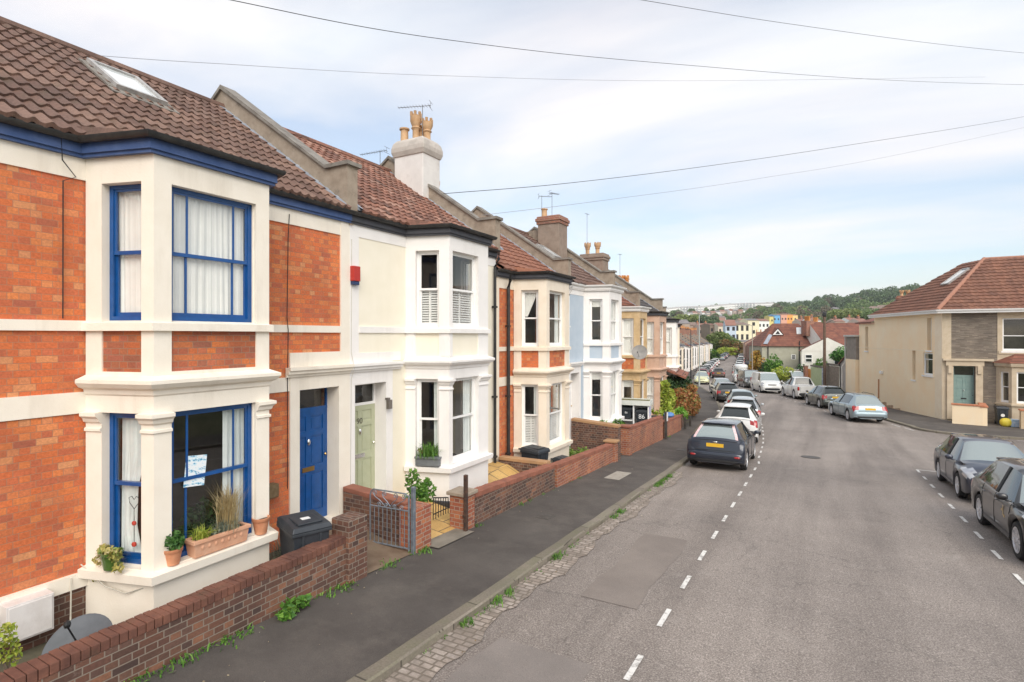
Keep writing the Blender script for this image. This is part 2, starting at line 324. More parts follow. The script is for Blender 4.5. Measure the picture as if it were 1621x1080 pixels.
mb.grid([[(x,y,G(x,y)-.14) for x in xs] for y in ys])
GRS=simple('rough_ground',(.07,.09,.035),(.13,.13,.06),.35,.95,.3,5)
tag(mb.build('ground',GRS,smooth=True),'rough grassy ground under the town and far hills','ground',kind='structure')
# road
def roadmat():
    m,nt,b=newmat('asphalt'); ob=coords(nt)
    c=ramp(nt,noise(nt,ob,55,3,.75),[(.32,(.12,.103,.092)),(.5,(.225,.198,.178)),(.68,(.43,.39,.36))])
    c=mix(nt,.9,c,ramp(nt,noise(nt,ob,.28,5,.6,.4),[(.3,(.78,.76,.75)),(.7,(1.16,1.13,1.1))]),'MULTIPLY')
    mp=nt.nodes.new('ShaderNodeMapping'); mp.inputs['Scale'].default_value=(1.1,.05,1); nt.links.new(ob,mp.inputs[0])
    c=mix(nt,.8,c,ramp(nt,noise(nt,mp.outputs[0],.9,4,.6,.3),[(.35,(.74,.72,.71)),(.6,(1.14,1.13,1.12))]),'MULTIPLY')
    v=nt.nodes.new('ShaderNodeTexVoronoi'); v.feature='DISTANCE_TO_EDGE'; v.inputs['Scale'].default_value=.33; 
    dd=nt.nodes.new('ShaderNodeMixRGB'); dd.blend_type='ADD'; dd.inputs[0].default_value=.9; nt.links.new(ob,dd.inputs[1]); nt.links.new(noise(nt,ob,1.3,6,.7,out=1),dd.inputs[2]); nt.links.new(dd.outputs[0],v.inputs['Vector'])
    ck=ramp(nt,v.outputs[0],[(.0,(1,1,1)),(.006,(0,0,0))]); ck=mix(nt,1,ck,ramp(nt,noise(nt,ob,.35,2),[(.42,(0,0,0)),(.5,(.35,.35,.35))]),'MULTIPLY')
    c=mix(nt,ck,c,(.05,.045,.04))
    c=mix(nt,ramp(nt,noise(nt,ob,1.9,5,.75,.5),[(.62,(0,0,0)),(.74,(.38,.38,.38))]),c,(.06,.052,.046))
    c=mix(nt,ramp(nt,noise(nt,ob,.9,6,.7,.8),[(.60,(0,0,0)),(.72,(.25,.25,.25))]),c,(.42,.38,.34))
    nt.links.new(c,b.inputs['Base Color']); b.inputs['Roughness'].default_value=.8
    bump(nt,b,noise(nt,ob,90,3,.8),.5,.006); return m
ASPH=roadmat()
PAVE=simple('pavement_asphalt',(.062,.053,.047),(.092,.080,.071),.9,.85,.5,110,dirt=.7,dcol=(.15,.13,.11),dscale=1.1,dlo=.48,dhi=.8)
def speck(m,amt=.5):
    nt=m.node_tree; b=[n for n in nt.nodes if n.type=='BSDF_PRINCIPLED'][0]; l=b.inputs['Base Color'].links[0]; s=l.from_socket
    c=mix(nt,amt,s,ramp(nt,noise(nt,coords(nt),120,3,.8),[(.3,(.55,.55,.55)),(.72,(1.6,1.6,1.6))]),'MULTIPLY'); nt.links.new(c,b.inputs['Base Color'])
speck(PAVE,.7)
mb=MB(); rows=[]
def right_edge(t):
    if t<=22: return 5.0
    if t<24: return 5.0+2-math.sqrt(max(0,4-(t-22)**2))
    if t<34.3: return 60
    if t<36.3:
        q=36.3-t; return 4.5+2-math.sqrt(max(0,4-q*q))
    return Rk(t)
ts=[-30+i for i in range(52)]+[22+.2*i for i in range(10)]+[23.9,23.999,24.001]+[25+i for i in range(10)]+[34.299,34.301]+[34.4+.2*i for i in range(10)]+[36.5+i for i in range(94)]+[135+5*i for i in range(26)]
ts=sorted(set(ts))
for t in ts:
    a,b_=Lk(t),right_edge(t); z=gz(t)
    xsr=[a,a+1.5,a+3,.3 if t<20 else (a+min(b_,a+8.5))/2,min(b_,a+8.5)-1,min(b_,a+8.6),b_] 
    rows.append([(x,t,z+.02*(1-((x-(a+4.4))/4.4)**2)*(1 if abs(x-(a+4.4))<4.4 else 0)) for x in xsr])
mb.grid(rows); tag(mb.build('road',ASPH,smooth=True),'worn grey asphalt road running down the hill','road',kind='structure')
# pavements
def wall_line(t):
    if t<29.5: return -5.78
    return Lk(t)-1.92-min(.2,(t-29.5)*.02)
mb=MB(); T_=[-30+i for i in range(300)]
T_=[t for t in T_ if t<262]
mb.grid([[(wall_line(t)-.35,t,gz(t)+.10),((wall_line(t)+Lk(t))/2,t,gz(t)+.105),(Lk(t)-.15,t,gz(t)+.098)] for t in T_])
tag(mb.build('pavement',PAVE,smooth=True),'dark asphalt pavement on the left side','pavement',kind='structure')
def Wl(t): # wall line right side beyond side street
    return 6.6-.33*(t-40.7) if t<66 else -1.75-.20*(t-66)
mb=MB()
mb.grid([[(right_edge(t)+.2,t,gz(t)+.10),(max(7,right_edge(t)+2),t,gz(t)+.10),(60,t,gz(t)+.10)] for t in [34.45,34.6,34.8,35,35.4,35.8,36.3,37,38,39,40]])
mb.grid([[(Rk(t)+.2,t,gz(t)+.10),((Rk(t)+Wl(t))/2,t,gz(t)+.10),(max(Rk(t)+.9,Wl(t)+.1),t,gz(t)+.10)] for t in [40+i for i in range(200)]])
mb.grid([[(5.25,t,gz(t)+.10),(7.4,t,gz(t)+.10)] for t in [-30+i for i in range(54)]])
tag(mb.build('pavement',PAVE,smooth=True),'asphalt pavement round the corner on the right','pavement',kind='structure')
# kerbs
KERB=brick('kerb_stone',[(.19,.165,.13),(.25,.22,.18),(.22,.19,.155)],(.07,.06,.045),bw=.9,rh=2,ms=.012,squash=1,dirt=.6,dcol=(.11,.12,.06),dscale=2.2,dlo=.42,dhi=.7)
def kerb(path,label):
    mb=MB(); mb.sweep(path,[(0,-.1),(0,.085),(-.02,.105),(-.17,.108),(-.17,-.1)])
    return tag(mb.build('kerb',KERB),label,'kerb',kind='structure')
def jit(t): return .012*math.sin(t*3.1)+.01*math.sin(t*1.27)
kerb([(Lk(t)+jit(t),t,gz(t)) for t in [-20+.9*i for i in range(200)]],'worn stone kerb along the left pavement')
def kerbR(path,label):
    mb=MB(); mb.sweep(path,[(0,-.1),(0,.085),(.02,.105),(.22,.108),(.22,-.1)])
    return tag(mb.build('kerb',KERB),label,'kerb',kind='structure')
kerbR([(4.5+2-2*math.cos(a),36.3-2*math.sin(a),gz(36.3-2*math.sin(a))) for a in [R(x) for x in range(90,-1,-9)]]+[(Rk(t)-.02,t,gz(t)) for t in [37+.9*i for i in range(150)]],'stone kerb curving round the far corner')
kerbR([(5.0,t,gz(t)) for t in [-20+i for i in range(43)]]+[(7-2*math.cos(a),22+2*math.sin(a),gz(22+2*math.sin(a))) for a in [R(x) for x in range(9,91,9)]]+[(60,24,gz(24))],'stone kerb on the near right corner')
mb=MB(); mb.box(6.5,60,34.3,34.52,gz(34.4)-.1,gz(34.4)+.108); tag(mb.build('kerb',KERB),'straight stone kerb of the side street','kerb',kind='structure')
# cobbled gutter
SETT=brick('granite_setts',[(.38,.33,.29),(.50,.44,.39),(.44,.38,.33),(.32,.27,.23)],(.17,.14,.11),bw=.20,rh=.10,ms=.013,squash=.7,bmp=1,dirt=.85,dcol=(.20,.165,.135),dscale=2.6,dlo=.38,dhi=.6)
mb=MB(); mb.grid([[(Lk(t)+.0,t,gz(t)+.012),(Lk(t)+.22,t,gz(t)+.014),(Lk(t)+.36+.06*math.sin(t*1.7)+.04*math.sin(t*5)+.03*math.sin(t*13),t,gz(t)+.016)] for t in [-6+.2*i for i in range(118)]])
tag(mb.build('gutter',SETT,smooth=True),'strip of pale granite setts in the gutter','gutter',kind='structure')
# patches of newer asphalt
PATCH=simple('patch_asphalt',(.19,.16,.14),(.23,.195,.17),1.2,.85,.5,90,dirt=.4,dcol=(.22,.19,.17)); speck(PATCH,.7)
PATD=simple('dark_patch_asphalt',(.19,.166,.15),(.23,.2,.18),1.2,.85,.5,90); speck(PATD,.7)
def strip(name,label,mat,x0,x1,t0,t1,dz=.006,wob=.03):
    mb=MB(); n=max(2,int((t1-t0)/.35)); rr=[]
    for i in range(n+1):
        t=t0+(t1-t0)*i/n; a=x0+wob*math.sin(t*2.3)+wob*.6*math.sin(t*6.1); b=x1+wob*math.sin(t*1.9+2)+wob*.5*math.sin(t*5.3)
        rr.append([(a+(b-a)*k/4,t,gz(t)+.02*(1-((a+(b-a)*k/4+3.86-4.4)/4.4)**2)+dz) for k in range(5)])
    mb.grid(rr); return tag(mb.build(name,mat,smooth=True),label,'road surface' if 'mark' not in name else 'road marking',kind='structure')
strip('road_patch','brownish repaired patch beside the setts',PATCH,-2.9,-2.1,7.2,10.6)
strip('road_patch','long narrow dark trench repair by the setts',PATD,-3.3,-2.1,1.0,5.6,dz=.005)
PAINT=simple('road_paint',(.66,.64,.60),(.74,.72,.68),20,.7,.2,60,dirt=.75,dcol=(.22,.20,.18),dscale=9,dlo=.5,dhi=.62)
def dash(x,t,l=.56,w_=.066,ang=0,lab='white dash'):
    mb=MB(); dx,dy=math.sin(-ang),math.cos(ang); nx,ny=dy,-dx; rr=[]
    for i in range(5):
        q=-l/2+l*i/4; px,py=x+dx*q,t+dy*q; hw=w_/2
        rr.append([(px+nx*k*hw,py+ny*k*hw,gz(py+ny*k*hw)+.02*(1-min(1,((px+3.86-4.4)/4.4)**2))+.010) for k in (-1,1)])
    mb.grid(rr); o=mb.build('road_marking',PAINT); o['kind']='structure'; return o
k=0
t=4.44
while t<62:
    dash(Lk(t)+2.14,t,ang=math.atan2(-(Lk(t+1)-Lk(t)),1)); t+=1.36
t=8.9
while t<22.6: dash(2.86+.012*(t-10),t,w_=.07); t+=1.36
t=38.2
while t<60: dash(Rk(t)-2.1,t,l=.5,ang=math.atan2(-(Rk(t+1)-Rk(t)),1)); t+=1.36
dash(3.35,22.75,l=.7,w_=.08,ang=R(90)); dash(4.0,22.75,l=.7,w_=.08,ang=R(90))
for tt,xx in ((35.4,4.35),(36.6,3.9)): dash(xx,tt,l=1.0,w_=.07,ang=R(18))
for i in range(6): dash(7.5+i*1.3,33.9,l=1.0,w_=.06,ang=R(90))
mb=MB(); mb.lathe([(.33,0),(.33,.006),(.27,.007),(.0,.008)],n=28); o=mb.build('manhole_cover',simple('cast_iron',(.05,.045,.04),(.09,.08,.07),25,.6,.4,50)); o.location=(-.15,23.3,gz(23.3)+.026); o.rotation_euler=(R(-3),0,0); tag(o,'round iron manhole cover in the middle of the road','manhole cover')
mb=MB(); mb.grid([[(-5.2,t,gz(t)+.112),(-4.75,t,gz(t)+.112)] for t in (14.6,15.2,15.8)]); tag(mb.build('pavement_patch',simple('pale_concrete',(.3,.27,.23),(.38,.35,.3),8,.9)),'small pale concrete patch set in the pavement','pavement patch',kind='structure')

for (x,t,w_,l_,lb) in ((-4.9,10.2,.24,.3,'small iron service cover in the pavement nearest the gate'),(-4.5,21.4,.28,.4,'iron service cover further down the pavement')):
    mb=MB(); mb.box(-w_/2,w_/2,-l_/2,l_/2,-.02,.004); mb.box(-w_/2-.03,w_/2+.03,-l_/2-.03,l_/2+.03,-.02,.001); o=mb.build('service_cover',MATS['cast_iron']); o.location=(x,t,gz(t)+.108); o.rotation_euler=(R(-3.1),0,0); tag(o,lb,'service cover')
# ---------------------------------------------------------------- house parts
def tile_sheet(P0,U,V,N,length,run,gauge,pitch,amp,seg=6,lift=.035,e0=(0,0),e1=None,r=None):
    """tiles laid in courses: wavy strips, each lapping over the one below"""
    mb=MB(); mb.vuv=[]; P0,U,V,N=map(Vector,(P0,U,V,N)); n=int(math.ceil(run/gauge-.001)); e1=e1 or (length,0)
    for i in range(n):
        v0=i*gauge; v1=min(run,(i+1)*gauge+.04)
        rows=[]; uvs=[]
        ua0,ub0=e0[0]+e0[1]*v0,e1[0]+e1[1]*v0; ua1,ub1=e0[0]+e0[1]*v1,e1[0]+e1[1]*v1
        if ub0-ua0<.05: break
        k=max(2,int((ub0-ua0)/pitch*seg)); off=(gauge*.0)
        jr=[(.006*math.sin(i*7.3+j*.9)) for j in range(k+1)]
        for (v,l,ua,ub) in ((v0,-.012,ua0,ub0),(v0,lift,ua0,ub0),(v1,0,ua1,ub1)):
            row=[]
            for j in range(k+1):
                u=ua0+(ub0-ua0)*j/k; u=min(max(u,ua),ub) if v==v1 else u
                ph=(u/pitch)%1
                h=amp*(.5+.5*math.cos(2*PI*ph))**1.5
                row.append(tuple(P0+U*u+V*(v+(jr[j] if v!=v1 else 0))+N*(h+l if l>-.01 else (h-.3*amp+l))))
                mb.vuv.append((u+.0001,(v0+.01*gauge if v==v0 else v0+.97*gauge)))
            rows.append(row)
        mb.grid(rows)
    return mb
_b=MB.build
def build2(s,name,mat,par=None,**k):
    vu=getattr(s,'vuv',None)
    if vu is None or len(vu)!=len(s.v): return _b(s,name,mat,par,**k)
    o=_b(s,name,mat,par,**{**k,'uv':False}); me=o.data; l=me.uv_layers.new(name='UVMap')
    buf=[0.0]*(2*len(me.loops))
    for i,lp in enumerate(me.loops): buf[2*i],buf[2*i+1]=vu[lp.vertex_index]
    l.data.foreach_set('uv',buf); return o
MB.build=build2
def folds(fr,a0,a1,d,z0,z1,per=.09,amp=.02,seed=0,pinch=None):
    mb=MB(); n=max(8,int((a1-a0)/per*8)); r=random.Random(seed); ph=r.random()*6; o,dr=fr; ox,oy=dr[1],-dr[0]; rows=[]
    for k in range(5):
        f=k/4; z=z0+(z1-z0)*f; row=[]
        for j in range(n+1):
            a=a0+(a1-a0)*j/n
            if pinch:
                q=abs(f-.35)*1.6; q=min(1,.45+q); a=(a0 if pinch>0 else a1)+(a-(a0 if pinch>0 else a1))*q
            dd=d+amp*(.75*math.sin(2*PI*(a-a0)/per+ph+1.5*math.sin(a*11+f*1.6+ph))+.5*math.sin(2*PI*(a-a0)/(per*.37)+f*.8+2.2*math.sin(a*17+ph)))*(.3+.7*math.sin(j*.09+ph)**2)
            row.append((o[0]+dr[0]*a+ox*dd,o[1]+dr[1]*a+oy*dd,z))
        rows.append(row)
    mb.grid(rows); return mb
def window(par,fr,a0,a1,z0,z1,fm,bars=(),mid=.52,d=-.10,cur='none',fw=.055,cm=None,sashes=True,seed=1,sill=0,name='window',glass=None,fixed=False):
    mb=MB()
    for (p,q,r_,s_) in ((a0,a0+fw,z0,z1),(a1-fw,a1,z0,z1),(a0+fw,a1-fw,z1-fw*.8,z1),(a0+fw,a1-fw,z0,z0+fw*1.3)): mb.wbox(fr,p,q,d-.07,d,r_,s_)
    zi0,zi1=z0+fw*1.3,z1-fw*.8; zm=zi0+(zi1-zi0)*mid; b=.035
    i0,i1=a0+fw,a1-fw; m_=.022 if fixed else .03
    if sashes:
        mb.wbox(fr,i0,i1,d-.055,d-.008,zm-.022,zm+.022)
        for (x,y) in ((i0,i0+m_),(i1-m_,i1)):
            mb.wbox(fr,x,y,d-.03,d-.012,zm+.022,zi1); mb.wbox(fr,x,y,d-.06,d-.035,zi0,zm-.022)
        mb.wbox(fr,i0+m_,i1-m_,d-.06,d-.035,zi0,zi0+.05); mb.wbox(fr,i0+m_,i1-m_,d-.03,d-.012,zi1-.03,zi1)
    for f in bars:
        x=i0+(i1-i0)*f; mb.wbox(fr,x-.012,x+.012,d-.028,d-.014,zm+.022,zi1-.03); mb.wbox(fr,x-.012,x+.012,d-.058,d-.038,zi0+.05,zm-.022)
    w_=mb.build(name,fm,par)
    o,dr=fr; ox,oy=dr[1],-dr[0]; P=lambda a,dd,z:(o[0]+dr[0]*a+ox*dd,o[1]+dr[1]*a+oy*dd,z)
    g=MB()
    if sashes:
        g.add([P(i0,d-.022,zm),P(i1,d-.022,zm),P(i1,d-.022,zi1),P(i0,d-.022,zi1)],[(0,1,2,3)]); g.add([P(i0,d-.048,zi0),P(i1,d-.048,zi0),P(i1,d-.048,zm),P(i0,d-.048,zm)],[(0,1,2,3)])
    else: g.add([P(i0,d-.03,zi0),P(i1,d-.03,zi0),P(i1,d-.03,zi1),P(i0,d-.03,zi1)],[(0,1,2,3)])
    g.build('pane',glass or GLASS,w_)
    for c in (cur if isinstance(cur,(list,tuple)) else [cur]):
        if c=='net': folds(fr,i0,i1,d-.085,z0+.02,z1-.03,.085,.013,seed).build('curtain',cm or NET,w_,smooth=True,angle=180)
        elif c=='left': folds(fr,i0,i0+(i1-i0)*.42,d-.095,z0-.02,z1-.03,.09,.025,seed).build('curtain',cm or CURT,w_,smooth=True,angle=180)
        elif c=='right': folds(fr,i1-(i1-i0)*.3,i1,d-.095,z0-.02,z1-.03,.08,.02,seed).build('curtain',cm or CURT,w_,smooth=True,angle=180)
        elif c=='tie': folds(fr,i0+.02,i0+(i1-i0)*.8,d-.095,z0-.02,z1-.03,.09,.03,seed,pinch=1).build('curtain',cm or CURT,w_,smooth=True,angle=180)
        elif c=='swag':
            m2=MB(); rows=[]
            for k in range(9):
                f=k/8; z=zm+.05+(zi1-zm-.05)*f; wd=(.25+.75*f)
                rows.append([P(i0+(i1-i0)*wd*j/24,d-.085+.015*math.sin(j*1.7+f*3),z) for j in range(25)])
            m2.grid(rows); m2.build('curtain',NET,w_,smooth=True,angle=180)
        elif c=='blind':
            m2=MB(); m2.wbox(fr,i0+.01,i1-.01,d-.09,d-.08,zi1-(zi1-zi0)*.16,zi1); m2.build('blind',NET,w_)
        elif c=='shut':
            m2=MB(); z=zi0+.03; mm=(i0+i1)/2
            for x in (i0,mm-.025,mm+.001,i1-.026): m2.wbox(fr,x,x+.025 if x in (i0,i1-.026) else x+.024,d-.10,d-.07,zi0,zm-.02)
            o2,dr2=fr
            while z<zm-.05:
                for (x,y) in ((i0+.026,mm-.026),(mm+.026,i1-.027)):
                    pts=[P(x,d-.065,z),P(y,d-.065,z),P(y,d-.105,z+.035),P(x,d-.105,z+.035)]
                    m2.add(pts+[(p[0],p[1],p[2]+.008) for p in pts],[(0,1,2,3),(7,6,5,4),(0,4,5,1),(3,2,6,7)])
                z+=.052
            m2.build('shutter',UPVC,w_)
        elif c=='shutall':
            m2=MB(); z=zi0+.02; mm=(i0+i1)/2
            for x in (i0,mm-.02,i1-.03): m2.wbox(fr,x,x+.03,d-.10,d-.07,zi0,zm)
            while z<zm-.03:
                m2.wbox(fr,i0+.03,i1-.03,d-.09,d-.08,z,z+.034); z+=.048
            m2.build('shutter',UPVC,w_)
    return w_
def door(par,fr,a0,a1,z0,z1,mat,d=-.29,style=6,num=None,letter=BRASS,tr=None,trim=None,glassd=False):
    """door leaf with sunk panels; tr = height of the glazed light above"""
    mb=MB(); w_=a1-a0; st=.1; mb.wbox(fr,a0,a1,d-.05,d-.018,z0,z1)
    zs=[(z0+.18,z0+.86),(z0+1.0,z0+1.52),(z0+1.62,z1-.1)] if style==6 else [(z0+.2,z0+.8),(z0+.95,z1-.12)]
    mid=(a0+a1)/2
    xs_=[(a0+st,mid-.045),(mid+.045,a1-st)]
    # stiles and rails proud of the panels
    mb.wbox(fr,a0,a0+st,d-.018,d,z0,z1); mb.wbox(fr,a1-st,a1,d-.018,d,z0,z1); mb.wbox(fr,mid-.045,mid+.045,d-.018,d-.001,z0,z1)
    zz_=[z0]+[q for p in zs for q in p]+[z1]
    for i in range(0,len(zz_),2):
        mb.wbox(fr,a0+st,mid-.045,d-.018,d-.0005,zz_[i],zz_[i+1]); mb.wbox(fr,mid+.045,a1-st,d-.018,d-.0005,zz_[i],zz_[i+1])
    for p,q in zs:
        for x,y in xs_: mb.wbox(fr,x+.04,y-.04,d-.018,d-.010,p+.04,q-.04)
    dd=mb.build('door',mat,par)
    m2=MB(); m2.wbox(fr,mid-.13,mid+.13,d,d+.012,z0+.90,z0+.98); m2.build('letterbox',letter,dd)
    m2=MB(); o,dr=fr; ox,oy=dr[1],-dr[0]; c=(o[0]+dr[0]*mid+ox*(d+.02),o[1]+dr[1]*mid+oy*(d+.02),z0+1.42)
    m2.sup(c,(.022,.035,.06),2,8); m2.build('knocker',CHROME,dd,smooth=True)
    m2=MB(); m2.sup((c[0],o[1]+dr[1]*(a1-.06),z0+1.15) if abs(dr[1])>.5 else (o[0]+dr[0]*(a1-.06),c[1],z0+1.15),(.025,.025,.025),2,8); m2.build('handle',letter,dd,smooth=True)
    if tr:
        m3=MB(); t0,t1=z1+.05,tr; f_=trim or mat
        m3.wbox(fr,a0,a1,d-.04,d+.005,z1,z1+.05); m3.wbox(fr,a0,a0+.03,d-.04,d,t0,t1); m3.wbox(fr,a1-.03,a1,d-.04,d,t0,t1); m3.wbox(fr,a0+.03,a1-.03,d-.04,d,t1-.03,t1)
        tw=m3.build('transom_window',f_,par); g=MB(); P=lambda a,z:(o[0]+dr[0]*a+ox*(d-.02),o[1]+dr[1]*a+oy*(d-.02),z)
        g.add([P(a0+.03,t0),P(a1-.03,t0),P(a1-.03,t1-.03),P(a0+.03,t1-.03)],[(0,1,2,3)]); g.build('pane',GLASS,tw)
    return dd
FONTC={}
def text(par,s,size,loc,rot,mat,name='lettering',ext=.002):
    c=bpy.data.curves.new('t','FONT'); c.body=s; c.size=size; c.extrude=ext; c.align_x='CENTER'; c.align_y='CENTER'
    o=bpy.data.objects.new('t',c); COL.objects.link(o); bpy.context.view_layer.update()
    me=bpy.data.meshes.new_from_object(o); bpy.data.objects.remove(o); me.materials.clear(); me.materials.append(mat)
    ob=bpy.data.objects.new(name,me); COL.objects.link(ob); ob.location=loc; ob.rotation_euler=rot
    if par: ob.parent=par
    return ob
def chimney(par,x0,x1,y0,y1,z0,z1,mat,pots,cap='band',capm=None,potm=None,shoulder=None):
    mb=MB(); mb.box(x0,x1,y0,y1,z0,z1-.0)
    ch=mb.build('chimney',mat,par,bevel=.02)
    m2=MB()
    if cap=='haunch':
        prof=[(0,z1-.46),(.06,z1-.44),(.14,z1-.32),(.14,z1-.2),(.06,z1-.05),(-.10,z1+.05)]
        pth=[(x0,y0),(x0,y1),(x1,y1),(x1,y0)]
        k=len(prof); o=[]
        for q,z in prof: q*=.5; o+=[(x0-q,y0-q,z),(x1+q,y0-q,z),(x1+q,y1+q,z),(x0-q,y1+q,z)]
        m2.add(o,[(i*4+j,i*4+(j+1)%4,(i+1)*4+(j+1)%4,(i+1)*4+j) for i in range(k-1) for j in range(4)]+[(k*4-4,k*4-3,k*4-2,k*4-1),(3,2,1,0)])
    else:
        for q,a,b in ((.05,z1-.32,z1-.2),(.09,z1-.2,z1-.06),(.04,z1-.06,z1+.03)): m2.box(x0-q,x1+q,y0-q,y1+q,a,b)
    m2.build('chimney_cap',capm or mat,ch,bevel=.02)
    for (px,py,ph,kind) in pots:
        m3=MB(); r=.12
        if kind=='plain': m3.lathe([(r+.02,0),(r,.05),(r-.01,ph-.05),(r+.03,ph-.04),(r+.03,ph),(r-.03,ph),(r-.04,ph-.1)],(px,py,z1),12)
        else:
            m3.lathe([(r+.01,0),(r-.02,.05),(r-.02,ph*.45),(r+.02,ph*.5),(r-.01,ph*.55),(r+.05,ph*.72),(r+.05,ph*.86),(r-.02,ph*.86),(r-.03,ph*.7)],(px,py,z1),12)
            for j in range(6):
                a=2*PI*j/6; cx,cy=px+(r+.02)*math.cos(a),py+(r+.02)*math.sin(a); m3.box(cx-.03,cx+.03,cy-.03,cy+.03,z1+ph*.86,z1+ph)
        m3.build('chimney_pot',potm or POT,ch,smooth=True)
    return ch
def parapet(par,yc,e=0,side='parapet',hw=.13,rx=-3.65,mat=None,tp=.687,ze=5.62,flash=True):
    zr=lambda x: ze+tp*(.15-x)
    mb=MB()
    def ex(poly,y0,y1,m=0):
        n=len(poly); mb.add([(p[0],y0,p[1]) for p in poly]+[(p[0],y1,p[1]) for p in poly],[tuple(range(n)),tuple(range(n,2*n))[::-1]]+[(i,n+i,n+(i+1)%n,(i+1)%n) for i in range(n)],m)
    a=(-.45,zr(-.45)+.42)
    ex([(.08,ze+.02),(.08,a[1]),a,(rx,zr(rx)+.42),(rx*2-.1,ze+.4),(rx*2-.1,ze-.3),(rx,zr(rx)-.3),(-.3,ze-.2)],yc-hw,yc+hw)
    pr=mb.build(side,mat or STONE,par)
    mb=MB(); t=.07; g=hw+.05
    ex([(.14,a[1]),(.14,a[1]+t),(a[0]-.02,a[1]+t),(rx,zr(rx)+.42+t+.02),(rx,zr(rx)+.42),(a[0],a[1])],yc-g,yc+g)
    ex([(rx,zr(rx)+.42),(rx,zr(rx)+.5),(rx*2-.1,ze+.48),(rx*2-.1,ze+.4)],yc-g,yc+g)
    mb.build('coping',STONEC,pr)
    if flash:
        mb=MB(); n=14
        for i in range(n):
            x0=.1+(rx-.1)*i/n; x1=.1+(rx-.1)*(i+.97)/n
            for s_ in (-1,1):
                ys_=sorted((yc+s_*(hw+.003),yc+s_*(hw+.13))); zb=.06
                p=[(x0,ys_[0],zr(x0)+zb),(x1,ys_[0],zr(x1)+zb+.025),(x1,ys_[1],zr(x1)+zb+.025),(x0,ys_[1],zr(x0)+zb)]
                mb.add(p+[(q[0],q[1],q[2]-.05) for q in p],[(0,1,2,3),(4,7,6,5),(0,3,7,4),(1,5,6,2),(0,4,5,1),(3,2,6,7)])
        mb.build('flashing',LEAD,pr)
    return pr
def terrace(name,x,t0,w,zo,rz,sp):
    H=empty(name,(x,t0,zo),rz,sp['label'],'house',sp.get('group'))
    P=sp.get('P',.92); r_=sp.get('run',.28); b0,b1=sp['bay'][0]-t0,sp['bay'][1]-t0; wm,tm=sp['wall'],sp['trim']; pm=sp.get('panel',wm); bm=sp.get('baywall',tm)
    F=((0,0),(0,1))
    mats=[tm,wm,pm,bm]+sp.get('extra',[])
    mb=MB()
    # facade strips either side of the bay
    for (a0,a1,zs) in sp['strips']:
        for (z0,z1,m,off) in zs: mb.wbox(F,a0-t0,a1-t0,-.35,off,z0,z1,m)
    mb.box(-7.4,-.7,0,w,-1.2,5.35,1)
    for y in (0,w-.1): mb.box(-.7,-.36,y,y+.1,-1,5.3,1)
    # bay
    ln=math.hypot(P,r_); frs=[((0,b0),(P/ln,r_/ln),ln,sp['cw']),((P,b0+r_),(0,1),b1-b0-2*r_,sp['fw']),((P,b1-r_),(-P/ln,r_/ln),ln,(ln-sp['cw'][1],ln-sp['cw'][0]))]
    for (o,d,L,(h0,h1)) in frs:
        f=(o,d)
        for (p,q) in ((0,h0),(h1,L)): mb.wbox(f,p,q,-.22,0,-1.0,5.4,3)
        for (z0,z1,m,off) in ((-1.0,.6,3,0),(2.40,2.88,3,0),(2.88,3.37,2,-.02),(3.37,3.46,3,0),(5.09,5.4,3,0)): mb.wbox(f,h0,h1,-.22,off,z0,z1,m)
    mb.build('wall',mats,H)
    bay=[(0,b0),(P,b0+r_),(P,b1-r_),(0,b1)]
    tr=MB()
    tr.sweep(bay,[(-.12,.47),(.09,.47),(.10,.57),(-.12,.615)])
    tr.sweep(bay,[(0.001,2.60),(.02,2.62),(.03,2.67),(.09,2.70),(.13,2.75),(.13,2.79),(0.001,2.84)])
    tr.sweep(bay,[(-.11,3.36),(.05,3.36),(.05,3.45),(-.11,3.485)])
    def pl(f,a): return (f[0][0]+f[1][0]*a,f[0][1]+f[1][1]*a)
    A,B,C=[((o),(d)) for (o,d,L,h) in frs]; hA=frs[0][3]; hB=frs[1][3]; hC=frs[2][3]
    for path in ([pl(A,.0),pl(A,hA[0])],[pl(A,hA[1]),(P,b0+r_),pl(B,hB[0])],[pl(B,hB[1]),(P,b1-r_),pl(C,hC[0])],[pl(C,hC[1]),pl(C,ln)]):
        tr.sweep(path,[(0.001,2.17),(.022,2.18),(.022,2.21),(0.001,2.22)])
        tr.sweep(path,[(0.001,2.27),(.03,2.29),(.045,2.33),(.08,2.36),(.08,2.40),(0.001,2.41)])
    for (a0,a1) in sp.get('cornice',[]):
        tr.wbox(F,a0-t0,a1-t0,.016,.05,2.62,2.67); tr.wbox(F,a0-t0,a1-t0,.016,.10,2.67,2.73); tr.wbox(F,a0-t0,a1-t0,.016,.14,2.73,2.78)
    tr.build('moulding',tm,H)
    # windows in the bay
    bars=sp.get('bars',((),())); cu=sp.get('cur',{}); fm=sp['frame']
    for i,(o,d,L,(h0,h1)) in enumerate(frs):
        f=(o,d); br=bars[1] if i==1 else bars[0]
        window(H,f,h0,h1,3.46,5.09,fm,br,sp.get('mid',.5),cur=cu.get(('u',i),'none'),seed=i+3,cm=sp.get('ucm'))
        window(H,f,h0,h1,.6,2.40,fm,br,sp.get('midl',.5),cur=cu.get(('l',i),'none'),seed=i+9)
    # dim rooms behind the windows
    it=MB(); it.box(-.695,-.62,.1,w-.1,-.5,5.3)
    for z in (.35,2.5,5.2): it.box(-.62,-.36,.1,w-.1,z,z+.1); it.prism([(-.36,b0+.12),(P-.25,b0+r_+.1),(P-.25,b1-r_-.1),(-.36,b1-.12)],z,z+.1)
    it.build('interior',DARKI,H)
    # doors
    for (a0,a1,z0,z1,tz,m,kw) in sp.get('doors',[]): door(H,F,a0-t0,a1-t0,z0,z1,m,tr=tz,**kw)
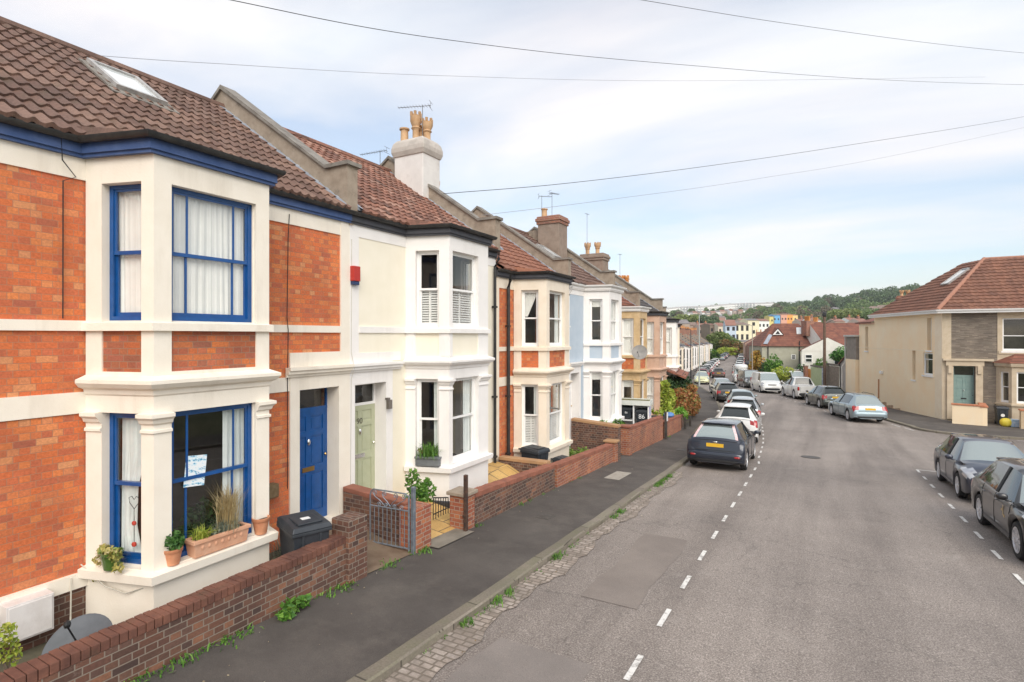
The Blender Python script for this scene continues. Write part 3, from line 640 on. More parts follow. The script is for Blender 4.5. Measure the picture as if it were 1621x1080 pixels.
    # fascia, gutter
    fas=sp.get('fascia',[(0,w,GREYF)])
    pth=[(0,-.0),(0,b0-.02),(P,b0+r_-.02),(P,b1-r_+.02),(0,b1+.02),(0,w)]
    fa=MB(); fa.sweep(pth,[(0.001,5.39),(.05,5.39),(.05,5.43),(.075,5.43),(.075,5.57),(0.001,5.57)]); 
    fa.build('fascia',fas,H)
    gu=MB(); gu.sweep(pth,[(.08,5.60),(.082,5.56),(.10,5.535),(.14,5.535),(.165,5.56),(.17,5.60)]); gu.build('gutter',sp.get('gut',GUT),H,smooth=True)
    # roof
    tp=sp.get('tp',.687); c=1/math.hypot(1,tp); s_=tp*c; rx=sp.get('rx',-3.65); run=(.17-rx)/c; ze=5.60; hi=sp.get('tile',dict(gauge=.33,pitch=.165,amp=.035,seg=7))
    rf=tile_sheet((.17,.14,ze),(0,1,0),(-c,0,s_),(s_,0,c),w-.28,run,**hi).build('roof',sp['roof'],H,smooth=True,angle=35)
    m=MB(); zr=ze+tp*(.17-rx); m.add([(rx,0,zr-.02),(rx,w,zr-.02),(-7.4,w,ze-.1),(-7.4,0,ze-.1)],[(0,1,2,3)]); m.add([(.16,.02,ze-.03),(.16,w-.02,ze-.03),(rx,w-.02,zr-.05),(rx,.02,zr-.05)],[(0,1,2,3)]); m.build('roof_back',sp['roof'],rf)
    m=MB(); m.tube([(rx,.05,zr+.0),(rx,w-.05,zr+.0)],.11,8); m.build('ridge',sp.get('ridge',sp['roof']),rf)
    m=MB(); q=.17; xr=.02; zt_=ze+tp*(.17-xr)+.05
    f0=(P+q,b0+r_-.12),(P+q,b1-r_+.12)
    m.add([(.15,b0-.12,ze-.01),(P+q,b0+r_-.1,ze-.01),(P+q,b1-r_+.1,ze-.01),(.15,b1+.12,ze-.01),(xr,b0-.1,zt_),(xr,b1+.1,zt_)],[(1,2,5,4),(0,1,4),(2,3,5),(0,3,2,1)]); m.build('bay_roof',sp.get('bayroof',sp['roof']),rf)
    for yc in sp.get('par',[w]): parapet(H,yc,rx=rx,tp=tp,ze=ze)
    # interior of gable: close the roof ends
    m=MB(); m.add([(.1,0.02,5.35),(rx,.02,zr-.1),(-7.4,.02,5.35)],[(0,1,2)]); m.add([(.1,w-.02,5.35),(rx,w-.02,zr-.1),(-7.4,w-.02,5.35)],[(2,1,0)]); m.build('gable',STONE,H)
    return H,rf
XF=-7.55
# -- house 1: orange brick with blue windows
t0=-1.5; w1=7.33-t0
B=1;TR=0
up=lambda m,off=-.02:[(3.48,5.14,m,off),(5.14,5.4,0,0)]
z1s=[(-1,.35,4,-.01),(.35,.52,0,.03),(.52,2.39,1,-.02),(2.39,2.64,0,0),(2.64,3.36,1,-.02),(3.36,3.48,0,.015)]+up(1)
sp1=dict(label='orange brick terraced house with blue sash windows and a blue front door',wall=BR_O,trim=CREAM,panel=BR_S,baywall=CREAM,extra=[BR_W],
 bay=(3.16,5.23),cw=(.23,.79),fw=(.20,1.31),frame=BLUE,bars=((),(.19,.80)),mid=.5,midl=.52,
 strips=[(-1.5,3.2,z1s),(5.2,6.02,[(-1,2.39,1,-.02),(2.39,2.62,0,0),(2.62,3.36,1,-.02),(3.36,3.48,0,.015)]+up(1)),
  (6.02,6.21,[(-1,2.62,0,.015)]),(7.07,7.33,[(-1,2.62,0,.015)]),(6.21,7.07,[(-1,0,0,.015),(2.39,2.62,0,.015)]),
  (6.02,7.12,[(2.62,3.02,0,.015),(3.02,3.36,1,-.02),(3.36,3.48,0,.015)]+up(1)),(7.12,7.33,[(2.62,5.4,0,.012)])],
 cornice=[(5.93,7.33)],doors=[(6.21,7.07,0,1.98,2.38,BLUE,dict())],
 cur={('u',0):'net',('u',1):'net',('u',2):'net',('l',0):'tie',('l',1):'right'},
 fascia=BLUEF,roof=T1,par=[w1],tile=dict(gauge=.33,pitch=.165,amp=.04,seg=7))
H1,RF1=terrace('terraced_house',XF,t0,w1,0,0,sp1)
# skylight on house 1 roof
def skylight(rf,y0,y1,s0,s1,tp=.687,ze=5.60,open_=.0):
    c=1/math.hypot(1,tp); s_=tp*c
    P=lambda y,v,n:(.17-c*v+s_*n,y,ze+s_*v+c*n)
    def bx(m,y0,y1,v0,v1,n0,n1):
        m.add([P(y0,v0,n0),P(y1,v0,n0),P(y1,v1,n0),P(y0,v1,n0),P(y0,v0,n1),P(y1,v0,n1),P(y1,v1,n1),P(y0,v1,n1)],[(0,1,2,3),(7,6,5,4),(4,5,1,0),(5,6,2,1),(6,7,3,2),(7,4,0,3)])
    m=MB(); e=.07; bx(m,y0,y1,s0,s0+e,.0,.12); bx(m,y0,y1,s1-e,s1,.0,.12); bx(m,y0,y0+e,s0+e,s1-e,0,.12); bx(m,y1-e,y1,s0+e,s1-e,0,.12)
    fr=m.build('skylight',simple('skylight_frame',(.35,.34,.33),(.5,.48,.46),8,.5,metal=.3),rf)
    m=MB(); bx(m,y0+e,y1-e,s0+e,s1-e,.05,.085); m.build('pane',MATS.get('skyglass') or simple('skyglass',(.62,.66,.66),(.72,.74,.73),3,.08,coat=.6),fr)
    m=MB(); bx(m,y0-.12,y1+.12,s0-.22,s0,.03,.05); bx(m,y0-.1,y0,s0,s1,.03,.06); bx(m,y1,y1+.1,s0,s1,.03,.06); m.build('flashing',STONEC,fr)
skylight(RF1,5.94,6.72,2.78,3.95)
# -- house 2: pale cream
t0=7.33
zc=[(-1,.0,5,-.0),(0,2.44,1,0),(2.44,3.36,1,0),(3.36,3.48,0,.03),(3.48,5.4,1,0)]
sp2=dict(label='pale cream rendered terraced house with white trim and a sage green door',wall=CREAM2,trim=WHITE,panel=CREAM2,baywall=WHITE,extra=[WHITE,GREYF],
 bay=(8.92,11.03),run=.29,cw=(.22,.74),fw=(.12,1.12),frame=UPVC,bars=((),()),mid=.5,midl=.52,
 strips=[(7.33,7.46,[(-1,5.4,0,.015)]),(7.46,8.31,[(-1,0,0,.015),(2.38,2.62,0,.015),(2.62,2.8,0,.01)]),(8.31,8.5,[(-1,2.62,0,.015),(2.62,2.8,0,.01)]),
  (7.46,7.56,[(2.8,5.4,0,.012)]),(7.56,8.97,[(5.17,5.4,0,.012),(3.36,3.48,0,.03),(3.48,5.17,1,0),(2.98,3.36,1,0)]),(7.56,8.75,[(2.8,2.98,0,.012)]),(8.75,8.97,[(2.8,2.98,1,0)]),
  (8.5,8.97,[(-1,-.12,5,.02),(-.12,2.8,1,0)]),(10.98,12.6,[(-1,-.12,5,.02),(-.12,2.8,1,0),(2.8,5.17,1,0),(5.17,5.4,0,.012)])],
 cornice=[(7.33,8.72)],doors=[(7.46,8.31,0,1.93,2.36,SAGE,dict(letter=CHROME,trim=UPVC))],
 cur={('u',0):'shut',('u',1):'shut',('u',2):'shut',('l',0):'right',('l',1):'right'},
 fascia=GREYF,roof=T2,par=[5.27],tile=dict(gauge=.25,pitch=.21,amp=.035,seg=6))
H2,RF2=terrace('terraced_house',XF,t0,5.27,0,0,sp2)
mb=MB()
b0=8.92-t0; b1=11.03-t0
mb.sweep([(0,b0),(.92,b0+.29),(.92,b1-.29),(0,b1)],[(0.001,-1),(.03,-1),(.03,-.15),(0.001,-.13)]); mb.build('plinth',GREYF,H2)
mb=MB(); dr=(.92/.9646,.29/.9646)
mb.wbox(((0,b0),dr),.05,.19,0,.012,2.88,3.36); mb.wbox(((0,b0),dr),.78,.955,0,.012,2.88,3.36); mb.wbox(((.92,b0+.29),(0,1)),0.003,.10,0,.012,2.88,3.36); mb.build('moulding',WHITE,H2)
text(H2,'90',.16,(-.285,.55,1.62),(R(90),0,R(90)),simple('dark_metal',(.08,.07,.05),None,rough=.4),'house_number')
mb=MB()
for y in (.98,): mb.box(.015,.09,y-.035,y+.035,2.02,2.06); mb.box(.06,.13,y-.05,y+.05,1.84,2.02)
mb.build('wall_lamp',simple('lamp_metal',(.25,.22,.2),None,rough=.4,metal=.6),H2)
chimney(H2,-3.2,-2.15,4.87,5.67,6.2,8.95,simple('white_stack_render',(.66,.63,.60),(.74,.71,.68),3,.85,.2,30,dirt=.55,dcol=(.30,.26,.23),dscale=1.5),[(-3.1,5.2,.50,'plain'),(-2.75,5.3,.95,'crown'),(-2.45,5.45,.75,'crown'),(-2.75,5.5,.6,'plain')],cap='haunch',capm=simple('sooty_render',(.42,.38,.34),(.55,.50,.45),4,.9,.3,30,dirt=.7,dcol=(.18,.15,.13),dscale=2))
# -- house 3 and 4
def zb(m,base=0): return [(-1.2,.1,0,.02),(.1,2.39,m,-.02),(2.39,2.64,0,0),(2.64,3.36,m,-.02),(3.36,3.48,0,.015),(3.48,5.1,m,-.02),(5.1,5.4,0,0)]
tl=dict(gauge=.33,pitch=.33,amp=.03,seg=4)
t0=12.6
sp3=dict(label='orange brick and cream terraced house with white shutters in the ground floor bay',wall=BR_O,trim=CREAM3,panel=BR_O,baywall=CREAM3,bay=(13.63,15.75),run=.25,cw=(.22,.72),fw=(.2,1.3),frame=UPVC,
 strips=[(12.6,12.78,[(-1.2,5.4,0,.015)]),(12.78,13.66,zb(1)),(15.7,16.3,zb(1)),(16.3,16.5,[(-1.2,2.64,0,.015)]),(16.5,17.35,[(-1.2,0,0,.015),(2.39,2.64,0,.015)]),(17.35,17.5,[(-1.2,2.64,0,.015)]),(16.3,17.5,[(2.64,3.36,1,-.02),(3.36,3.48,0,.015),(3.48,5.1,1,-.02),(5.1,5.4,0,0)])],
 cornice=[(16.2,17.5)],doors=[(16.5,17.35,0,1.95,2.36,UPVC,dict())],cur={('u',0):['swag'],('u',1):'right',('u',2):'net',('l',0):['shutall','right'],('l',1):'shutall'},fascia=GREYF,roof=T3,par=[4.9],tile=tl)
H3,RF3=terrace('terraced_house',XF,t0,4.9,-.48,0,sp3)
t0=17.5
sp4=dict(label='pale blue terraced house with a white bay and white door surround',wall=BLUEW,trim=WHITE,panel=BLUEW,baywall=WHITE,bay=(19.0,20.95),run=.25,cw=(.22,.70),fw=(.2,1.15),frame=UPVC,
 strips=[(17.5,17.75,[(-1.2,2.64,0,.015)]),(17.75,18.55,[(-1.2,0,0,.015),(2.39,2.64,0,.015)]),(18.55,18.7,[(-1.2,2.64,0,.015)]),(18.7,19.03,[(-1.2,2.64,1,0)]),(17.5,19.03,[(2.64,5.2,1,0),(5.2,5.4,0,.01)]),(20.9,22.3,[(-1.2,5.4,1,0)])],
 cornice=[(17.5,18.75)],doors=[(17.75,18.55,0,1.95,2.36,UPVC,dict())],cur={('u',0):'blind',('l',0):'blind',('u',1):'net',('l',1):'net',('u',2):'net'},fascia=WHITE,gut=UPVC,roof=T1,par=[4.8],tile=tl)
H4,RF4=terrace('terraced_house',XF,t0,4.8,-.48+.06,0,sp4)
skylight(RF3,2.7,3.5,2.9,3.9); skylight(RF4,1.1,1.8,2.2,3.2); skylight(RF4,2.4,3.1,2.2,3.2)
BRN=simple('brown_stack_render',(.24,.18,.14),(.32,.25,.20),4,.9,.25,30,dirt=.6,dcol=(.10,.08,.06),dscale=2)
chimney(H4,-2.95,-1.95,3.6,4.5,6.2,8.85,BRN,[(-2.75,3.85,.4,'plain')],capm=BR_K)
mb=MB(); mb.box(-4.9,-2.95,3.9,4.3,7.6,8.35); mb.build('gable',STONE,H4)
# -- house 5, 6
t0=22.3
sp5=dict(label='ochre stone terraced house with orange brick panels under its bay windows',wall=OCHRE,trim=OCHRE,panel=BR_O,baywall=OCHRE,bay=(22.95,24.75),run=.28,P=.9,cw=(.2,.70),fw=(.16,1.0),frame=UPVC,
 strips=[(22.3,23.0,zb(1)),(24.7,26.1,zb(1))],doors=[],cur={('u',0):'net',('l',0):'blind'},fascia=WHITE,gut=UPVC,roof=T5,par=[3.8],tile=tl)
H5,RF5=terrace('terraced_house',XF,t0,3.8,-1.02,0,sp5)
t0=26.1
sp6=dict(label='pinkish painted stone terraced house beside the ochre one',wall=PINKS,trim=PINKS,panel=PINKS,baywall=PINKS,bay=(26.3,28.3),run=.28,cw=(.2,.72),fw=(.18,1.15),frame=UPVC,
 strips=[(26.1,26.35,[(-1.4,5.4,1,0)]),(28.25,30.6,[(-1.4,5.4,1,0)])],cur={('u',0):'net',('l',0):'net',('u',1):'net'},fascia=GREYF,roof=T4,par=[4.5],tile=tl)
H6,RF6=terrace('terraced_house',XF,t0,4.5,-1.1,0,sp6)
chimney(H5,-2.9,-1.7,3.6,4.4,6.2,8.45,BRN,[(-2.6,3.8,.62,'crown'),(-2.1,3.9,.62,'crown')])
chimney(H6,-3.1,-2.2,.6,1.2,6.2,8.2,BR_K,[(-2.9,.8,.5,'crown'),(-2.5,.9,.5,'plain')])
WST=simple('pale_stack_render',(.55,.52,.47),(.62,.58,.53),4,.9,.2,30,dirt=.5,dcol=(.3,.26,.22))
CH6=(WST,[(-2.7,2.2,.6,'crown'),(-2.4,2.4,.6,'crown'),(-2.1,2.5,.6,'crown')],dict(capm=BR_K,potm=simple('orange_pot_clay',(.55,.22,.06),(.62,.28,.09),6,.8)))
# chimneys and gables seen over the first roofs (rear ridge stacks)
chimney(H3,-4.2,-3.0,1.4,2.1,6.6,8.35,BR_K,[(-3.9,1.6,.4,'crown'),(-3.4,1.8,.55,'crown')],cap='haunch',capm=BRN)
# -- houses 7..9 on the bend
def gen_spec(t0,w,label,wall,trim,roof,bx,fm=UPVC,cur=None):
    b0=t0+bx; b1=b0+2.0
    return dict(label=label,wall=wall,trim=trim,panel=wall,baywall=trim,bay=(b0,b1),run=.28,cw=(.2,.72),fw=(.18,1.15),frame=fm,
     strips=[(t0,b0+.04,[(-1.6,5.4,1,0)]),(b1-.04,t0+w,[(-1.6,5.4,1,0)])],cur=cur or {('u',0):'net',('l',0):'net',('u',1):'net',('l',1):'net'},fascia=GREYF,roof=roof,par=[w],tile=tl)
hx,ht=-7.75,30.7
for i,(lb,wl,trm,rf_,ang,w_,zo_,bx) in enumerate((('cream stone terraced house with a black downpipe beyond the pink one',CREAM3,WHITE,T4,9,4.9,-1.45,1.1),('buff stone terraced house second after the bend',OCHRE,CREAM3,T5,12,4.8,-1.65,1.6),('pale grey terraced house third after the bend',WHITE,CREAM3,T4,14,4.8,-1.85,1.2),('cream terraced house fourth after the bend',CREAM2,WHITE,T4,17,4.8,-2.0,1.6),('buff terraced house fifth after the bend',CREAM3,CREAM3,T1,17,4.8,-2.2,1.3),('off white terraced house sixth after the bend',WHITE,WHITE,T4,17,4.8,-2.35,1.5),('sandy terraced house seventh after the bend',CREAM3,WHITE,T5,17,4.8,-2.5,1.3))):
    a=R(ang); h_,r_2=terrace('terraced_house',hx,ht,w_,zo_+.15,a,gen_spec(ht,w_,lb,wl,trm,rf_,bx))
    if i==0:
        mb=MB(); mb.tube([(.12,.25,5.5),(.12,.25,-1)],.05,6); mb.build('downpipe',BLACKP,h_)
        mb=MB(); mb.add([(.0,.2,2.9),(1.5,.2,2.3),(1.5,4.6,2.3),(0,4.6,2.9),(0,.2,2.8),(1.5,.2,2.2),(1.5,4.6,2.2),(0,4.6,2.8)],[(0,1,2,3),(4,7,6,5),(0,4,5,1),(3,2,6,7),(1,5,6,2)]); mb.build('porch_roof',T5,h_)
    if i==0: chimney(h_,-2.9,-1.9,2.0,2.7,6.0,7.75,CH6[0],CH6[1],**CH6[2])
    if i in (0,2,4): chimney(h_,-3.0,-2.2,w_-.4,w_+.4,6.2,7.9,(BR_K,WST,BRN)[i//2%3],[(-2.8,w_-.15,.5,'crown'),(-2.4,w_+.1,.5,'plain')])
    hx-=math.sin(a)*w_; ht+=math.cos(a)*w_
ROWEND=(hx,ht)
# ---------------------------------------------------------------- gardens
def garden(name,label,mat,x0,x1,t0,t1,zf,n=6):
    mb=MB(); mb.grid([[(x0+(x1-x0)*i/3,t0+(t1-t0)*j/n,zf(x0+(x1-x0)*i/3,t0+(t1-t0)*j/n)) for i in range(4)] for j in range(n+1)])
    return tag(mb.build(name,mat,smooth=True),label,'ground',kind='structure')
def gf(a):
    def f(x,t):
        q=smst((x+7.5)/1.5); return a*(1-q)+(gz(t)+.115)*q
    return f
SOILG=simple('garden_soil',(.06,.055,.035),(.11,.10,.065),4,.95,.5,30,dirt=.5,dcol=(.05,.08,.02),dscale=3)
garden('garden_ground','bare earth strip behind the near brick wall',SOILG,-7.5,-6.0,-3,5.9,lambda x,t:-.12)
garden('path','brown slab path behind the scrolled iron gate',simple('brown_slabs',(.15,.10,.065),(.22,.16,.11),3,.9,.3,30,dirt=.5,dcol=(.08,.09,.04)),-7.9,-5.78,5.9,7.22,gf(-.05))
TILEP=brick('buff_paving',[(.62,.40,.14),(.70,.48,.19),(.66,.43,.17),(.55,.35,.12)],(.16,.12,.07),bw=.45,rh=.45,ms=.012,squash=1,dirt=.35,dcol=(.30,.18,.07),dscale=1.3)
garden('patio','buff paving slabs round the cream house',TILEP,-7.75,-5.9,7.32,12.6,gf(-.05),10)
garden('path','concrete threshold between the brick gate pillars',simple('mossy_concrete',(.17,.15,.12),(.25,.22,.18),3,.9,.3,30,dirt=.5,dcol=(.10,.11,.05)),-5.95,-5.55,7.4,8.5,lambda x,t:gz(t)+.125)
garden('garden_ground','earth of the small gardens further down',SOILG,-7.5,-6.0,12.6,31,lambda x,t:gz(t)+.16,12)
# ---------------------------------------------------------------- garden walls
def gwall(label,t0,t1,zt0,zt1,mat=BR_W,lat=-5.8,th=.23,cop=BR_C,pier=None,steps=None,lat2=None,name='garden_wall',base=-.35):
    W_=empty(name,(lat,t0,0),0,label,'wall'); L=t1-t0; k=(zt1-zt0)/L; dl=((lat2 if lat2 is not None else lat)-lat)
    mb=MB(); z0=lambda t:gz(t+t0)+base; n=max(1,int(L/1.2))
    for i in range(n):
        a,b=L*i/n,L*(i+1)/n; xa,xb=dl*a/L,dl*b/L
        mb.add([(xa-th,a,z0(a)),(xa,a,z0(a)),(xb,b,z0(b)),(xb-th,b,z0(b)),(xa-th,a,zt0+k*a-.1),(xa,a,zt0+k*a-.1),(xb,b,zt0+k*b-.1),(xb-th,b,zt0+k*b-.1)],
               [(4,5,6,7),(1,2,6,5),(3,0,4,7)]+([(0,1,5,4)] if i==0 else [])+([(2,3,7,6)] if i==n-1 else []))
    mb.build('brickwork',mat,W_)
    if cop:
        mb=MB(); bw=.078; n=int(L/bw)
        for i in range(n):
            a=L*i/n; b=L*(i+1)/n-.007; z=zt0+k*a; x=dl*a/L; j=.006*math.sin(i*12.9); q=.004*math.sin(i*7.7)
            mb.box(x-th-.008+j,x+.008+j,a,b,z-.1+.002,z+q)
        mb.box(-th+.01,-.01,0.01,L-.01,min(zt0,zt1)-.1,min(zt0,zt1)-.02) if abs(k)<.005 and not dl else None
        mb.build('coping',cop,W_,bevel=.006)
    for (a,pw,ph,m_,cm_) in (pier or []):
        mb=MB(); z=zt0+k*a; x=dl*a/L; mb.box(x-th-.06,x+.06,a-pw/2,a+pw/2,gz(a+t0)-.3,z+ph); p_=mb.build('pier',m_ or mat,W_,bevel=.01)
        if cm_:
            m2=MB(); m2.box(x-th-.11,x+.11,a-pw/2-.05,a+pw/2+.05,z+ph,z+ph+.07); m2.build('cap',cm_,p_,bevel=.015)
    return W_
COP=simple('coping_brick_a',(.10,.042,.03),(.20,.085,.055),3.2,.85,.5,40,dirt=.6,dcol=(.06,.055,.03),dscale=3)
COPR=simple('coping_brick_b',(.22,.085,.055),(.32,.12,.075),3.2,.85,.5,40,dirt=.6,dcol=(.12,.06,.045),dscale=3)
COPB=simple('sandstone_coping',(.36,.20,.10),(.45,.27,.14),3,.85,.3,30,dirt=.5,dcol=(.15,.09,.05))
gwall('sooty dark brick front wall below the orange house, nearest the camera',-3.0,5.6,.44,.46,cop=COP,pier=[(8.75,.36,.22,BR_W,None)])
def cross(label,x0,x1,t,z0,z1,mat,cop=None,th=.23,ext=0,zb=-.8):
    W_=empty('garden_wall',(x0,t,0),0,label,'wall'); L=x1-x0; mb=MB()
    mb.add([(0,-th/2,zb),(L,-th/2,zb-.3),(L,th/2,zb-.3),(0,th/2,zb),(0,-th/2,z0-.08),(L,-th/2,z1-.08),(L,th/2,z1-.08),(0,th/2,z0-.08)],[(4,5,6,7),(0,1,5,4),(1,2,6,5),(2,3,7,6),(3,0,4,7)])
    mb.build('brickwork',mat,W_)
    mb=MB(); mb.add([(0,-th/2-.01,z0-.08),(L+.01,-th/2-.01,z1-.08),(L+.01,th/2+.01,z1-.08),(0,th/2+.01,z0-.08),(0,-th/2-.01,z0),(L+.01,-th/2-.01,z1),(L+.01,th/2+.01,z1),(0,th/2+.01,z0)],[(4,5,6,7),(0,1,5,4),(1,2,6,5),(2,3,7,6),(3,0,4,7)])
    mb.build('coping',cop or COPR,W_,bevel=.01); return W_
wd=cross('brick wall running from between the blue and sage doors to the gate',-7.5,-6.05,7.25,.56,.47,BR_W)
mb=MB(); mb.box(1.38,1.75,-.2,.22,-.95,.43); mb.build('pier',BR_R,wd,bevel=.02)
gwall('red brown brick front wall of the cream house with a capped end pillar',8.52,12.62,.26,.02,mat=BR_W,cop=COPR,pier=[(.12,.34,.02,BR_R,STONE)])
cross('low brick wall across the end of the buff patio',-7.45,-6.03,12.72,.05,.06,BR_W,cop=COPB)
gwall('red brick front wall below the bins, with a stone capped pillar at its end',12.78,17.35,-.02,-.26,mat=BR_R,cop=COPR,pier=[(4.6,.3,.04,BR_R,COPB)])
cross('tall brick dividing wall with sandstone coping beside the blue house',-7.5,-5.8,17.85,.40,.28,BR_W,cop=COPB,th=.3)
gwall('orange brown brick front wall below the pale blue house',18.9,23.9,.02,-.2,mat=BR_R,cop=COPR,pier=[(.1,.3,.02,BR_R,COPR)])
gwall('short orange brick front wall beyond the white post',24.15,27.6,-.48,-.62,mat=BR_R,cop=COPR)
gwall('mossy grey wall beneath the red hedge',28.6,35.5,-.75,-1.05,mat=BR_W,cop=COP,lat=-5.95,lat2=-6.9)
gwall('low dark wall beyond the red hedge',36,44,-1.1,-1.35,mat=BR_W,cop=COP,lat=-7.0,lat2=-8.4)
# ---------------------------------------------------------------- gate
g=empty('iron_gate',(-5.84,6.98,gz(7.0)+.10),R(184),'pale grey wrought iron gate with scrolls, standing open','gate')   # local x: along the gate
mb=MB(); W=.80; Hh=.98
mb.tube([(0,0,.04),(0,0,Hh-.02)],.016,8); mb.tube([(W,0,.02),(W,0,Hh-.10),(W-.02,0,Hh-.04),(W-.07,0,Hh),(.07,0,Hh),(.02,0,Hh-.03),(0,0,Hh-.10)],.013,8)
mb.tube([(0,0,.08),(W,0,.08)],.014,8); mb.tube([(0,0,.70),(W,0,.70)],.012,8)
for i in range(1,9): mb.tube([(W*i/9,0,.08),(W*i/9,0,.70)],.0075,6)
mb.build('gate_frame',GALV,g,smooth=True)
mb=MB()
def spiral(cx,cz,r0,turns,a0,s=1,n=22): return [(cx+(r0*(1-i/n*.8))*math.cos(a0+s*i/n*turns*2*PI),0,cz+(r0*(1-i/n*.8))*math.sin(a0+s*i/n*turns*2*PI)) for i in range(n+1)]
for (cx,cz,r_,a,s_) in ((.10,.93,.045,PI,-1),(.27,.93,.045,PI,-1),(.50,.93,.045,0,1),(.70,.93,.045,0,1),(.15,.745,.042,PI,-1),(.29,.745,.042,0,1),(.47,.745,.042,PI,-1),(.61,.745,.042,0,1)):
    mb.tube(spiral(cx,cz-.01,r_,1.3,a,s_),.007,6)
mb.tube([(.055,0,.92),(.10,0,.86),(.18,0,.82),(.24,0,.78),(.33,0,.745)],.007,6); mb.tube([(.225,0,.92),(.25,0,.86),(.33,0,.80),(.38,0,.73)],.007,6); mb.tube([(.545,0,.92),(.52,0,.86),(.44,0,.80),(.38,0,.73)],.007,6); mb.tube([(.745,0,.92),(.70,0,.86),(.60,0,.81),(.515,0,.745)],.007,6)
mb.build('scrollwork',GALV,g,smooth=True)
o=MB(); o.box(-.03,.03,-.03,.03,-.12,1.0); o=tag(o.build('gate_post',GALV,bevel=.005),'pale grey square steel gate post against the brick pillar','gate post'); o.location=(-5.78,7.02,gz(7)+.2)
mb=MB(); mb.box(-.03,.03,-.035,.035,-.3,1.02); mb.box(-.05,.035,-.04,.04,.22,.27); o=tag(mb.build('gate_post',simple('rusty_dark_metal',(.03,.02,.018),(.10,.05,.03),12,.8,.3,50),bevel=.004),'rusty dark metal post in front of the capped brick pillar','gate post'); o.location=(-5.70,8.44,gz(8.44)+.15)
# ---------------------------------------------------------------- wheelie bins
def bin_(loc,rz,label,w=.5,d=.56,h=1.0,col=None,decal=None,lid=0,group=None,cat='wheelie bin'):
    m=col or simple('bin_plastic',(.022,.027,.034),(.034,.04,.048),5,.5,.15,60,dirt=.3,dcol=(.08,.08,.08))
    B_=empty('wheelie_bin',loc,rz,label,cat,group)
    mb=MB(); a=.80
    mb.add([(-w*a/2,-d*a/2,.04),(w*a/2,-d*a/2,.04),(w*a/2,d*a/2,.04),(-w*a/2,d*a/2,.04),(-w/2,-d/2,h-.08),(w/2,-d/2,h-.08),(w/2,d/2,h-.08),(-w/2,d/2,h-.08)],[(0,3,2,1),(4,5,6,7),(0,1,5,4),(1,2,6,5),(2,3,7,6),(3,0,4,7)])
    mb.box(-w/2-.025,w/2+.025,-d/2-.025,d/2+.02,h-.12,h-.07)
    for x in (-.12,.12): mb.box(x-.02,x+.02,-d/2-.01,-d/2+.06,.2,h-.12)
    mb.build('body',m,B_,bevel=.012)
    mb=MB(); mb.add([(-w/2-.03,-d/2-.035,h-.065),(w/2+.03,-d/2-.035,h-.065),(w/2+.03,d/2+.02,h-.065),(-w/2-.03,d/2+.02,h-.065),(-w/2-.0,-d/2,h-.0),(w/2+.0,-d/2,h),(w/2,d/2-.02,h+.03),(-w/2,d/2-.02,h+.03)],[(0,3,2,1),(4,5,6,7),(0,1,5,4),(1,2,6,5),(2,3,7,6),(3,0,4,7)])
    mb.box(-w/2+.08,w/2-.08,-d/2+.06,d/2-.16,h+.005,h+.03)
    l=mb.build('lid',m,B_,bevel=.012)
    mb=MB(); mb.tube([(-w/2+.02,d/2+.09,h-.04),(w/2-.02,d/2+.09,h-.04)],.016,8); 
    for x in (-w/2+.03,w/2-.03): mb.box(x-.015,x+.015,d/2,d/2+.10,h-.06,h-.02)
    mb.build('handle',m,B_)
    for x in (-w/2+.01,w/2-.06):
        mb=MB(); mb.lathe([(.0,0),(.09,0),(.1,.012),(.1,.04),(.09,.05),(0,.05)],(x,d/2-.02,.1),14,axis='x'); mb.build('wheel',BLACKP,B_,smooth=True)
    if decal=='lid': mb=MB(); mb.box(-.06,.06,-.1,.0,h+.032,h+.034); mb.build('sticker',UPVC,l)
    if decal=='front': mb=MB(); mb.lathe([(.09,0),(.09,-.004),(0,-.004)],(0,-d*a/2-.055,.55),16,axis='y'); mb.build('sticker',UPVC,B_)
    return B_
bin_((-6.32,5.28,-.28),R(70),'dark grey wheelie bin with a small white sticker on its lid by the blue door',w=.50,d=.62,h=.98,decal='lid')
bin_((-6.78,13.45,-.62),R(80),'black wheelie bin standing under the white shuttered bay',w=.5,d=.6,h=.82)
bin_((-6.25,14.25,-.74),R(80),'small black bin with a flat lid behind the red brick wall',w=.42,d=.46,h=.56)
# bin store with two bins
bs=empty('bin_store',(-6.66,22.6,-.80),R(90),'white bin store with a mossy roof tray in front of the ochre house','bin store')
mb=MB(); wS,dS,hS=1.25,.8,1.22
mb.box(-wS/2,-wS/2+.05,-dS/2,dS/2,0,hS); mb.box(wS/2-.05,wS/2,-dS/2,dS/2,0,hS); mb.box(-wS/2+.05,wS/2-.05,dS/2-.05,dS/2,0,hS); mb.box(-.03,.03,-dS/2,-dS/2+.06,0,hS); mb.box(-wS/2+.05,-.03,-dS/2+.02,dS/2-.05,.55,.59)
bs.rotation_euler=(0,0,R(8))
mb.build('carcass',UPVC,bs,bevel=.005)
mb=MB(); e=.06; mb.box(-wS/2-e,wS/2+e,-dS/2-e,-dS/2-e+.04,hS,hS+.2); mb.box(-wS/2-e,wS/2+e,dS/2+e-.04,dS/2+e,hS,hS+.2); mb.box(-wS/2-e,-wS/2-e+.04,-dS/2-e+.04,dS/2+e-.04,hS,hS+.2); mb.box(wS/2+e-.04,wS/2+e,-dS/2-e+.04,dS/2+e-.04,hS,hS+.2); mb.build('roof_tray',simple('grey_white_paint',(.62,.64,.58),(.70,.71,.66),5,.6,dirt=.3,dcol=(.4,.42,.36)),bs)
mb=MB(); mb.box(-wS/2-.02,wS/2+.02,-dS/2-.02,dS/2+.02,hS+.02,hS+.16); mb.build('moss',simple('moss',(.12,.10,.045),(.20,.20,.09),12,.95,.6,40),bs)
